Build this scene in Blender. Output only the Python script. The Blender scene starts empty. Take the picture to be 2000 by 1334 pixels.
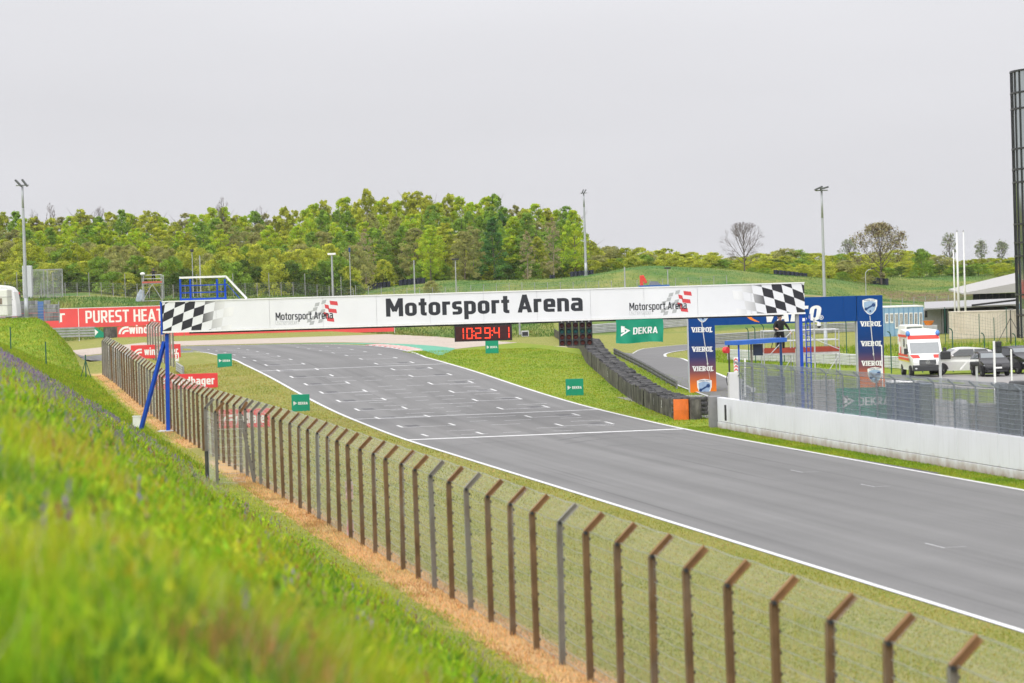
import bpy, bmesh, math, random
import numpy as np
from mathutils import Vector, Matrix, Euler
random.seed(7); rng = np.random.default_rng(7)
SC = bpy.context.scene
COL = SC.collection
# ------------------------------------------------------------------ camera
CAMZ = 6.6; FPX = 6000.0; ROLL = math.radians(1.7); PITCH = math.atan(119/6000)
cd = bpy.data.cameras.new('camera'); cam = bpy.data.objects.new('camera', cd); COL.objects.link(cam)
cd.sensor_width = 36; cd.lens = FPX/2000*36; cd.clip_start = 0.5; cd.clip_end = 9000
cam.matrix_world = Matrix.Translation((0, 0, CAMZ)) @ Euler((math.pi/2-PITCH, 0, 0)).to_matrix().to_4x4() @ Matrix.Rotation(-ROLL, 4, 'Z')
cd.dof.use_dof = True; cd.dof.focus_distance = 185; cd.dof.aperture_fstop = 2.2
SC.camera = cam
# ------------------------------------------------------------------ sky, sun, exposure
SUN_EL, SUN_AZ = math.radians(52), math.radians(-150)       # high, behind the camera's left shoulder
wd = bpy.data.worlds.new('World'); SC.world = wd; wd.use_nodes = True
nt = wd.node_tree; nt.nodes.clear()
def N(tree, typ, **kw):
    n = tree.nodes.new(typ)
    for k, v in kw.items(): setattr(n, k, v)
    return n
out = N(nt, 'ShaderNodeOutputWorld'); bg = N(nt, 'ShaderNodeBackground')
sky = N(nt, 'ShaderNodeTexSky', sky_type='NISHITA', sun_disc=False, sun_elevation=SUN_EL, sun_rotation=SUN_AZ)
sky.air_density = 1.0; sky.dust_density = 6.0; sky.ozone_density = 1.0
hs = N(nt, 'ShaderNodeHueSaturation'); hs.inputs['Saturation'].default_value = 0.15
nt.links.new(sky.outputs[0], hs.inputs['Color'])
tc = N(nt, 'ShaderNodeTexCoord'); sep = N(nt, 'ShaderNodeSeparateXYZ'); nt.links.new(tc.outputs['Generated'], sep.inputs[0])
# closed cloud layer: even grey, a little brighter overhead as under any overcast, with faint soft structure
rmp = N(nt, 'ShaderNodeMapRange'); rmp.inputs[1].default_value = 0.0; rmp.inputs[2].default_value = 1.0
rmp.inputs[3].default_value = 4.05; rmp.inputs[4].default_value = 6.9
nt.links.new(sep.outputs[2], rmp.inputs[0])
mp = N(nt, 'ShaderNodeMapping'); mp.inputs['Scale'].default_value = (2, 2, 9); nt.links.new(tc.outputs['Generated'], mp.inputs[0])
nz = N(nt, 'ShaderNodeTexNoise'); nz.inputs['Scale'].default_value = 1.6; nz.inputs['Detail'].default_value = 3
nt.links.new(mp.outputs[0], nz.inputs[0])
nr = N(nt, 'ShaderNodeMapRange'); nr.inputs[1].default_value = .3; nr.inputs[2].default_value = .7; nr.inputs[3].default_value = .95; nr.inputs[4].default_value = 1.04
nt.links.new(nz.outputs[0], nr.inputs[0])
mul = N(nt, 'ShaderNodeMath', operation='MULTIPLY'); nt.links.new(rmp.outputs[0], mul.inputs[0]); nt.links.new(nr.outputs[0], mul.inputs[1])
vm = N(nt, 'ShaderNodeVectorMath', operation='SCALE'); vm.inputs[0].default_value = (0.985, 0.985, 1.03); nt.links.new(mul.outputs[0], vm.inputs['Scale'])
mx = N(nt, 'ShaderNodeMix', data_type='RGBA'); mx.inputs[0].default_value = 0.93
nt.links.new(hs.outputs[0], mx.inputs[6]); nt.links.new(vm.outputs[0], mx.inputs[7])
nt.links.new(mx.outputs[2], bg.inputs[0]); bg.inputs[1].default_value = 0.10
nt.links.new(bg.outputs[0], out.inputs[0])
sl = bpy.data.lights.new('sun', 'SUN'); sl.energy = 1.5; sl.angle = math.radians(95); sl.color = (1, .98, .95)
so = bpy.data.objects.new('sun', sl); COL.objects.link(so)
# the sun stands at azimuth SUN_AZ (from +Y, clockwise) and elevation SUN_EL
sd = Vector((math.sin(SUN_AZ)*math.cos(SUN_EL), math.cos(SUN_AZ)*math.cos(SUN_EL), math.sin(SUN_EL)))
so.rotation_euler = (-sd).to_track_quat('-Z', 'Y').to_euler(); so.location = sd*50
vs = SC.view_settings; vs.view_transform = 'Standard'; vs.look = 'None'; vs.gamma = 1; vs.exposure = 0.95; vs.use_curve_mapping = False
SC.cycles.use_denoising = True; SC.cycles.max_bounces = 6; SC.cycles.transparent_max_bounces = 12
# ------------------------------------------------------------------ photo pixel -> direction
def ray(x, y):
    u, v = x-1000.0, y-667.0
    a = u*math.cos(ROLL)-v*math.sin(ROLL); b = v*math.cos(ROLL)+u*math.sin(ROLL)
    return a, FPX*math.cos(PITCH)-b*math.sin(PITCH), -FPX*math.sin(PITCH)-b*math.cos(PITCH)
def W(x, y, D):
    a, f, c = ray(x, y); k = D/f
    return Vector((a*k, D, CAMZ+c*k))
# ------------------------------------------------------------------ terrain height
K = 0.1836; TH = math.atan(K)
_D = np.arange(-60, 1200, 1.0)
_z = np.interp(_D, [0, 132, 153, 168, 183, 204, 225, 270, 346, 1200], [0, 0, .28, .71, 1.24, 1.78, 1.9, 1.88, 1.5, 1.5])
_k = np.exp(-0.5*(np.arange(-14, 15)/5.0)**2); _k /= _k.sum()
_z = np.convolve(np.pad(_z, 14, mode='edge'), _k, mode='valid')
def sm(a, b, t):
    t = np.clip((t-a)/(b-a), 0, 1); return t*t*(3-2*t)
_o = np.arange(-300, 400, .25)
_zb = np.interp(_o, [-300, .7, 8.5, 400], [1, 1, 0, 0])
_k2 = np.exp(-0.5*(np.arange(-8, 9)/2.6)**2); _k2 /= _k2.sum()
_zb = np.convolve(np.pad(_zb, 8, mode='edge'), _k2, mode='valid')
def vnoise(x, y, s=0):
    x = np.asarray(x, float); y = np.asarray(y, float)
    xi, yi = np.floor(x), np.floor(y); fx, fy = x-xi, y-yi
    fx = fx*fx*(3-2*fx); fy = fy*fy*(3-2*fy)
    def h(i, j):
        t = np.sin(i*127.1+j*311.7+s*74.7)*43758.5453
        return t-np.floor(t)
    return (h(xi, yi)*(1-fx)+h(xi+1, yi)*fx)*(1-fy)+(h(xi, yi+1)*(1-fx)+h(xi+1, yi+1)*fx)*fy
def g(x, y):
    x = np.asarray(x, float); y = np.asarray(y, float)
    o = x+K*y
    w = np.interp(o, [-50, 10, 19, 43, 57, 300], [.6, .6, 1, 1, .03, .03])
    z = np.interp(y, _D, _z)*w
    # spectator bank on the left, and the plateau it ends in
    amp = np.interp(y, [-60, 100, 200, 225, 236, 2000], [5.0, 5.0, 3.5, 3.3, 0, 0])
    z = z+amp*np.interp(o, _o, _zb)
    pl = (4.75-1.1)*sm(209, 236, y)*(1-sm(6.6, 11.2, o))*(1-sm(258, 285, y))
    z = np.where(y > 205, np.maximum(z, np.interp(y, _D, _z)*w+pl), z)
    # rise behind the far barrier
    left = 1-sm(28, 62, x)
    z = z+left*(np.interp(x, [-90, -62, -44, -20, 10], [6.3, 5.7, 4.0, 3.7, 4.0])*sm(351, 378, y)+2.2*sm(382, 450, y))
    z = z+(1-left)*(1.8*sm(330, 400, y)+3.6*sm(400, 470, y)+1.2*sm(470, 520, y))
    z = z+2.6*np.exp(-((x-19)/17.0)**2-((y-415)/14.0)**2)+1.3*np.exp(-((x+9)/11.0)**2-((y-425)/16.0)**2)
    z = z+.9*np.exp(-((x-44)/16.0)**2-((y-425)/16.0)**2)
    far = sm(340, 380, y)
    z = z+far*(vnoise(x/9, y/9, 3)-.5)*.7+(vnoise(x/2.3, y/2.3, 5)-.5)*.10*np.clip(np.interp(o, _o, _zb), 0, 1)
    return z
def gz(x, y): return float(g(x, y))
def G(x, y, lift=0.0, d0=12.0):
    """the ground point a photo pixel looks at"""
    a, f, c = ray(x, y); D = np.arange(d0, 900, .25)
    zz = CAMZ+c/f*D-g(a/f*D, D)-lift
    i = int(np.argmax(zz <= 0)); d = D[i] if zz[i] <= 0 else 600.0
    return Vector((a/f*d, d, gz(a/f*d, d)))
def OX(o, D): return o-K*D
# ------------------------------------------------------------------ materials
MATS = {}
def pm(name, col, rough=.6, var=.12, scale=6.0, metal=0.0, bump=0.0, bscale=40.0, spec=.4, emit=None, estr=0, dirt=None, dscale=2.0, alpha=None, trans=0):
    if name in MATS: return MATS[name]
    m = bpy.data.materials.new(name); m.use_nodes = True; t = m.node_tree; b = t.nodes['Principled BSDF']
    b.inputs['Roughness'].default_value = rough; b.inputs['Metallic'].default_value = metal; b.inputs['Specular IOR Level'].default_value = spec
    geo = N(t, 'ShaderNodeNewGeometry')
    n1 = N(t, 'ShaderNodeTexNoise'); n1.inputs['Scale'].default_value = scale; n1.inputs['Detail'].default_value = 5
    t.links.new(geo.outputs['Position'], n1.inputs['Vector'])
    r = N(t, 'ShaderNodeMapRange'); r.inputs[1].default_value = .3; r.inputs[2].default_value = .7; r.inputs[3].default_value = 1-var; r.inputs[4].default_value = 1+var
    t.links.new(n1.outputs[0], r.inputs[0])
    vmm = N(t, 'ShaderNodeVectorMath', operation='SCALE'); vmm.inputs[0].default_value = col[:3]; t.links.new(r.outputs[0], vmm.inputs['Scale'])
    last = vmm.outputs[0]
    if dirt is not None:
        n2 = N(t, 'ShaderNodeTexNoise'); n2.inputs['Scale'].default_value = dscale; n2.inputs['Detail'].default_value = 8; n2.inputs['Roughness'].default_value = .65
        mpp = N(t, 'ShaderNodeMapping'); mpp.inputs['Scale'].default_value = (1, 1, .35); t.links.new(geo.outputs['Position'], mpp.inputs[0]); t.links.new(mpp.outputs[0], n2.inputs['Vector'])
        r2 = N(t, 'ShaderNodeMapRange'); r2.inputs[1].default_value = .48; r2.inputs[2].default_value = .74; r2.inputs[3].default_value = 0; r2.inputs[4].default_value = dirt[3] if len(dirt) > 3 else .6
        t.links.new(n2.outputs[0], r2.inputs[0])
        mm = N(t, 'ShaderNodeMix', data_type='RGBA'); mm.inputs[7].default_value = (*dirt[:3], 1)
        t.links.new(r2.outputs[0], mm.inputs[0]); t.links.new(last, mm.inputs[6]); last = mm.outputs[2]
    t.links.new(last, b.inputs['Base Color'])
    if bump:
        n3 = N(t, 'ShaderNodeTexNoise'); n3.inputs['Scale'].default_value = bscale; n3.inputs['Detail'].default_value = 4; t.links.new(geo.outputs['Position'], n3.inputs['Vector'])
        bp = N(t, 'ShaderNodeBump'); bp.inputs['Strength'].default_value = bump; bp.inputs['Distance'].default_value = .02; t.links.new(n3.outputs[0], bp.inputs['Height']); t.links.new(bp.outputs[0], b.inputs['Normal'])
    if emit: b.inputs['Emission Color'].default_value = (*emit, 1); b.inputs['Emission Strength'].default_value = estr
    if alpha is not None: b.inputs['Alpha'].default_value = alpha
    if trans: b.inputs['Transmission Weight'].default_value = trans
    MATS[name] = m; return m
def vcol_mat(name, rough=.7, transl=.35, spec=.25):
    m = bpy.data.materials.new(name); m.use_nodes = True; t = m.node_tree; b = t.nodes['Principled BSDF']
    at = N(t, 'ShaderNodeAttribute', attribute_name='Col'); b.inputs['Roughness'].default_value = rough; b.inputs['Specular IOR Level'].default_value = spec
    t.links.new(at.outputs['Color'], b.inputs['Base Color'])
    if transl:
        tr = N(t, 'ShaderNodeBsdfTranslucent'); t.links.new(at.outputs['Color'], tr.inputs[0])
        ms = N(t, 'ShaderNodeMixShader'); ms.inputs[0].default_value = transl
        o_ = t.nodes['Material Output']; t.links.new(b.outputs[0], ms.inputs[1]); t.links.new(tr.outputs[0], ms.inputs[2]); t.links.new(ms.outputs[0], o_.inputs[0])
    MATS[name] = m; return m
# ------------------------------------------------------------------ mesh builder, things, parts
class MB:
    def __init__(s): s.v = []; s.f = []; s.m = []; s.mi = 0
    def add(s, vs, fs, mi=None):
        b = len(s.v); s.v += [tuple(p) for p in vs]; s.f += [tuple(i+b for i in f) for f in fs]; s.m += [s.mi if mi is None else mi]*len(fs); return s
    def box(s, x0, x1, y0, y1, z0, z1, mi=None):
        return s.add([(x0,y0,z0),(x1,y0,z0),(x1,y1,z0),(x0,y1,z0),(x0,y0,z1),(x1,y0,z1),(x1,y1,z1),(x0,y1,z1)],
                     [(0,3,2,1),(4,5,6,7),(0,1,5,4),(1,2,6,5),(2,3,7,6),(3,0,4,7)], mi)
    def hexa(s, p, mi=None):        # 4 bottom + 4 top points
        return s.add(p, [(0,3,2,1),(4,5,6,7),(0,1,5,4),(1,2,6,5),(2,3,7,6),(3,0,4,7)], mi)
    def bar(s, p0, p1, w, h=None, mi=None, up=(0,0,1)):     # square section bar
        h = h or w; p0 = Vector(p0); p1 = Vector(p1); d = (p1-p0).normalized(); u = Vector(up)
        if abs(d.dot(u)) > .98: u = Vector((0,1,0))
        a = d.cross(u).normalized()*(w/2); b = a.cross(d).normalized()*(h/2)
        return s.hexa([p0-a-b, p0+a-b, p0+a+b, p0-a+b, p1-a-b, p1+a-b, p1+a+b, p1-a+b], mi)
    def tube(s, p0, p1, r0, r1=None, n=8, mi=None, cap=True):
        r1 = r0 if r1 is None else r1; p0 = Vector(p0); p1 = Vector(p1); d = (p1-p0)
        if d.length < 1e-6: return s
        d.normalize(); u = Vector((0,0,1)) if abs(d.z) < .95 else Vector((1,0,0))
        a = d.cross(u).normalized(); b = d.cross(a)
        vs = []
        for p, r in ((p0, r0), (p1, r1)):
            vs += [p+a*(r*math.cos(2*math.pi*i/n))+b*(r*math.sin(2*math.pi*i/n)) for i in range(n)]
        fs = [(i, i+n, (i+1) % n+n, (i+1) % n) for i in range(n)]
        if cap: fs += [tuple(range(n)), tuple(range(2*n-1, n-1, -1))]
        return s.add(vs, fs, mi)
    def path(s, pts, r, n=6, mi=None):
        for a, b in zip(pts[:-1], pts[1:]): s.tube(a, b, r, n=n, mi=mi)
        return s
    def prism(s, pts, y0, y1, mi=None):     # outline in x,z extruded along y
        n = len(pts); vs = [(p[0], y0, p[1]) for p in pts]+[(p[0], y1, p[1]) for p in pts]
        return s.add(vs, [tuple(range(n)), tuple(range(2*n-1, n-1, -1))]+[(i, i+n, (i+1) % n+n, (i+1) % n) for i in range(n)], mi)
    def flat(s, pts, y, mi=None):           # outline in x,z as one face looking towards -y
        return s.add([(p[0], y, p[1]) for p in pts], [tuple(range(len(pts)))], mi)
    def ball(s, c, r, nu=10, nv=7, mi=None):
        r = (r, r, r) if not hasattr(r, '__len__') else r
        vs = [(c[0], c[1], c[2]-r[2])]
        for j in range(1, nv):
            t = -math.pi/2+math.pi*j/nv
            vs += [(c[0]+r[0]*math.cos(t)*math.cos(2*math.pi*i/nu), c[1]+r[1]*math.cos(t)*math.sin(2*math.pi*i/nu), c[2]+r[2]*math.sin(t)) for i in range(nu)]
        vs.append((c[0], c[1], c[2]+r[2])); L = len(vs)-1; fs = [(0, 1+(i+1) % nu, 1+i) for i in range(nu)]
        for j in range(nv-2):
            a = 1+j*nu
            fs += [(a+i, a+(i+1) % nu, a+nu+(i+1) % nu, a+nu+i) for i in range(nu)]
        a = 1+(nv-2)*nu; fs += [(a+i, a+(i+1) % nu, L) for i in range(nu)]
        return s.add(vs, fs, mi)
    def mesh(s, name, mats, smooth=False, off=(0,0,0)):
        me = bpy.data.meshes.new(name)
        me.from_pydata([(a-off[0], b-off[1], c-off[2]) for a, b, c in s.v], [], s.f)
        for mt in (mats if isinstance(mats, (list, tuple)) else [mats]): me.materials.append(mt)
        if any(s.m): me.polygons.foreach_set('material_index', s.m)
        if smooth: me.polygons.foreach_set('use_smooth', [True]*len(me.polygons))
        me.validate(); me.update(); return me
    def build(s, name, mats, parent=None, smooth=False, bevel=0, off=None):
        if off is None: off = ORG(parent)
        o = bpy.data.objects.new(name, s.mesh(name, mats, smooth, off)); COL.objects.link(o)
        if parent is not None: o.parent = parent
        if bevel:
            bv = o.modifiers.new('bevel', 'BEVEL'); bv.width = bevel; bv.segments = 2; bv.limit_method = 'ANGLE'
        return o
def ORG(p):
    while p is not None and p.parent is not None: p = p.parent
    if p is None or p.get('_loc'): return (0, 0, 0)
    return tuple(p.location)
def tag(o, label=None, cat=None, group=None, kind=None):
    if label: o['label'] = label
    if cat: o['category'] = cat
    if group: o['group'] = group
    if kind: o['kind'] = kind
    return o
LOCAL = set()
def thing(name, label, cat, loc, rotz=0, group=None):
    o = bpy.data.objects.new(name, None); COL.objects.link(o); o.location = loc; o.rotation_euler = (0, 0, rotz); o.empty_display_size = .3
    return tag(o, label, cat, group)
def lpart(mb, name, mats, parent, **kw): return mb.build(name, mats, parent, off=(0,0,0), **kw)   # built in the thing's own frame
def copy_tree(o, parent=None):
    c = o.copy(); COL.objects.link(c); c.parent = parent
    for ch in o.children: copy_tree(ch, c)
    return c
# ------------------------------------------------------------------ lettering: stroke alphabet drawn here, squarish bold grotesque
def _rr(x0, x1, y0, y1, r=.16, n=4):
    r = min(r, (x1-x0)/2-1e-3, (y1-y0)/2-1e-3); P_ = []
    for cx_, cy_, a0 in ((x1-r, y1-r, 0), (x0+r, y1-r, 90), (x0+r, y0+r, 180), (x1-r, y0+r, 270)):
        P_ += [(cx_+r*math.cos(math.radians(a0+90*i/n)), cy_+r*math.sin(math.radians(a0+90*i/n))) for i in range(n+1)]
    return P_
def _rl(pts, r=.14, n=3):          # open polyline with rounded corners
    R_ = [pts[0]]
    for a, b, c in zip(pts[:-2], pts[1:-1], pts[2:]):
        A, B, C = Vector(a), Vector(b), Vector(c); d1, d2 = (A-B), (C-B); q = min(r, d1.length*.49, d2.length*.49); p, s_ = B+d1.normalized()*q, B+d2.normalized()*q
        R_ += [tuple(p*(1-t)**2+B*2*t*(1-t)+s_*t*t) for t in [i/n for i in range(n+1)]]
    return R_+[pts[-1]]
def _glyph(ch, t):
    """strokes of one character in a cell 1.32 high, so that horizontals come out thinner than stems once scaled"""
    S = 1.32; h = t/2; X = .74*S; a, b = h, X-h; w = .62; q = w-h; A, B = h, S-h; c = .66; Q = c-h; Y = lambda k: k*S; dn = -.27*S
    L = lambda *p: (list(p), False); C = lambda p: (p, True); R = lambda *p, r=.15: (_rl(list(p), r), False)
    D_ = {
     'o': ([C(_rr(a, q, a, b))], w), 'n': ([L((a, 0), (a, X)), R((a, b), (q, b), (q, 0))], w), 'r': ([L((a, 0), (a, X)), R((a, b-.06), (a+.04, b), (.42, b), r=.08)], .42),
     's': ([R((.50, b), (a, b), (a, X/2), (.53-h, X/2), (.53-h, a), (.02, a), r=.12)], .53), 'p': ([L((a, dn), (a, X)), C(_rr(a, q, a, b))], w), 'd': ([L((q, 0), (q, S)), C(_rr(a, q, a, b))], w), 'b': ([L((a, 0), (a, S)), C(_rr(a, q, a, b))], w),
     'a': ([R((.05, b), (q, b), (q, 0)), C(_rr(a, q, a, X*.53, .12))], w), 'e': ([R((q, X*.42), (q, b), (a, b), (a, a), (w-.04, a), r=.14), L((a, X*.47), (q+h, X*.47))], w), 'c': ([R((.5, b), (a, b), (a, a), (.5, a))], .52), 'h': ([L((a, 0), (a, S)), R((a, b), (q, b), (q, 0))], w), 'l': ([L((a, 0), (a, S))], t), 'i': ([L((a, 0), (a, X)), L((a, Y(.84)), (a, S))], t),
     't': ([R((.10+h, Y(.95)), (.10+h, a), (.42, a), r=.12), L((0, b), (.42, b))], .42), 'g': ([C(_rr(a, q, a, b)), R((q, X), (q, dn+h), (.06, dn+h))], w), 'w': ([L((h*.8, X), (.22, 0)), L((.22, 0), (.42, X)), L((.42, X), (.62, 0)), L((.62, 0), (.84-h*.8, X))], .84), 'x': ([L((h, 0), (.5-h, X)), L((h, X), (.5-h, 0))], .5),
     'M': ([L((a, 0), (a, S)), L((.90-h, 0), (.90-h, S)), L((a+.02, S), (.45, Y(.28))), L((.45, Y(.28)), (.88-h, S))], .90), 'A': ([L((h*.9, 0), (.37, S)), L((.37, S), (.74-h*.9, 0)), L((.16, Y(.27)), (.58, Y(.27)))], .74), 'O': ([C(_rr(A, Q+.04, A, B, .22))], c+.04), 'D': ([R((a, A), (Q-.12, A), (Q, A+.14), (Q, B-.14), (Q-.12, B), (a, B), r=.12), L((a, 0), (a, S))], c), 'E': ([L((a, 0), (a, S)), L((a, A), (.54, A)), L((a, Y(.5)), (.51, Y(.5))), L((a, B), (.54, B))], .54),
     'K': ([L((a, 0), (a, S)), L((a+.02, Y(.42)), (.64-h*.7, S)), L((.24, Y(.58)), (.66-h*.6, 0))], .66), 'R': ([L((a, 0), (a, S)), R((a, B), (Q-.03, B), (Q-.03, Y(.44)), (a, Y(.44))), L((.30, Y(.44)), (Q, 0))], c), 'V': ([L((h*.8, S), (.36, 0)), L((.36, 0), (.72-h*.8, S))], .72), 'I': ([L((a, 0), (a, S))], t), 'L': ([L((a, 0), (a, S)), L((a, A), (.52, A))], .52), 'C': ([R((.60, B), (a, B), (a, A), (.60, A), r=.22)], .62), 'P': ([L((a, 0), (a, S)), R((a, B), (Q-.03, B), (Q-.03, Y(.42)), (a, Y(.42)))], c-.02), 'U': ([R((a, S), (a, A), (Q, A), (Q, S), r=.2)], c),
     'S': ([R((.60, B), (a, B), (a, Y(.5)), (.62-h, Y(.5)), (.62-h, A), (.02, A), r=.18)], .62), 'T': ([L((.31, 0), (.31, S)), L((0, B), (.62, B))], .62), 'H': ([L((a, 0), (a, S)), L((Q, 0), (Q, S)), L((a, Y(.5)), (Q, Y(.5)))], c), 'X': ([L((h, 0), (.64-h, S)), L((h, S), (.64-h, 0))], .64),
     '1': ([L((.30, 0), (.30, S)), L((.30, B), (.08, Y(.75)))], .42), '2': ([R((.04, B), (.5-h, B), (.5-h, Y(.52)), (a, Y(.42)), (a, A), r=.12), L((a, A), (.5, A))], .5), '3': ([R((.04, B), (.5-h, B), (.5-h, A), (.04, A), r=.12), L((.14, Y(.5)), (.5-h, Y(.5)))], .5), '5': ([R((.48, B), (a, B), (a, Y(.55)), (.5-h, Y(.55)), (.5-h, A), (.03, A), r=.1)], .5), '/': ([L((.05, 0), (.3, S))], .35)}
    return D_[ch]
def _stroke(pts, closed, t):
    n = len(pts); Lf, Rt = [], []; P_ = [Vector(p) for p in pts]
    for i in range(n):
        a = P_[i-1] if (i or closed) else None; c = P_[(i+1) % n] if (i < n-1 or closed) else None; b = P_[i]
        d1 = (b-a).normalized() if a is not None and (b-a).length > 1e-6 else None; d2 = (c-b).normalized() if c is not None and (c-b).length > 1e-6 else None
        d1 = d1 or d2; d2 = d2 or d1; m = Vector((-d1.y, d1.x))+Vector((-d2.y, d2.x)); m = m.normalized() if m.length > .2 else Vector((-d1.y, d1.x)); k = 1/max(.6, m.dot(Vector((-d1.y, d1.x))))
        Lf.append(b+m*(t/2*k)); Rt.append(b-m*(t/2*k))
    V = [tuple(v) for pr_ in zip(Lf, Rt) for v in pr_]; F = [(2*i+1, 2*((i+1) % n)+1, 2*((i+1) % n), 2*i) for i in range(n if closed else n-1)]
    return V, F
_txt = {}
def text2d(body, t=.2):
    k = (body, t)
    if k in _txt: return _txt[k]
    V, F, Ly, x = [], [], [], 0.0
    for ch in body:
        if ch == ' ': x += .34; continue
        st, w = _glyph(ch, t)
        lo, hi = (-.27*1.32 if ch in 'pg' else 0), (1.32 if (ch.isupper() or ch in 'dbhltik/123456789') else .74*1.32)
        for li, (pts, cl_) in enumerate(st):
            v, f = _stroke(pts, cl_, t); b0 = len(V); V += [(x+p[0], min(max(p[1], lo), hi)) for p in v]; F += [tuple(i+b0 for i in q) for q in f]; Ly += [li]*len(v)
        x += w+.10
    xs = [v[0] for v in V]; ys = [v[1] for v in V]; x0, x1, y0, y1 = min(xs), max(xs), min(ys), max(ys)
    _txt[k] = ([((a-x0)/(x1-x0), (b-y0)/(y1-y0)) for a, b in V], F, Ly); return _txt[k]
def letters(mb, body, x0, x1, z0, z1, y, bold=.2, shear=0.0, mi=None, fn=None):
    """flat lettering filling the box x0..x1, z0..z1 at depth y, readable from -y"""
    vs, fs, ly = text2d(body, bold); fn = fn or (lambda a, b: (a, y, b)); R_ = []
    for (a, b), l in zip(vs, ly):
        p = fn(x0+(x1-x0)*a+shear*b*(z1-z0), z0+(z1-z0)*b); R_.append((p[0], p[1]-.0016*l, p[2]))
    mb.add(R_, fs, mi); return mb
def clip(poly, x0, x1, z0, z1):
    def cl(P, inside, inter):
        R = []
        for i in range(len(P)):
            a, b = P[i-1], P[i]
            if inside(b):
                if not inside(a): R.append(inter(a, b))
                R.append(b)
            elif inside(a): R.append(inter(a, b))
        return R
    def ix(v, k):
        return lambda a, b: (v, a[1]+(b[1]-a[1])*(v-a[0])/(b[0]-a[0])) if k == 0 else (a[0]+(b[0]-a[0])*(v-a[1])/(b[1]-a[1]), v)
    for f, i in ((lambda p: p[0] >= x0, ix(x0, 0)), (lambda p: p[0] <= x1, ix(x1, 0)), (lambda p: p[1] >= z0, ix(z0, 1)), (lambda p: p[1] <= z1, ix(z1, 1))):
        poly = cl(poly, f, i)
        if not poly: return []
    return poly
def struct(name, me_or_mb, mats=None, kind='structure', label=None, cat=None, smooth=False):
    o = me_or_mb.build(name, mats, smooth=smooth); return tag(o, label, cat, kind=kind)
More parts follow.
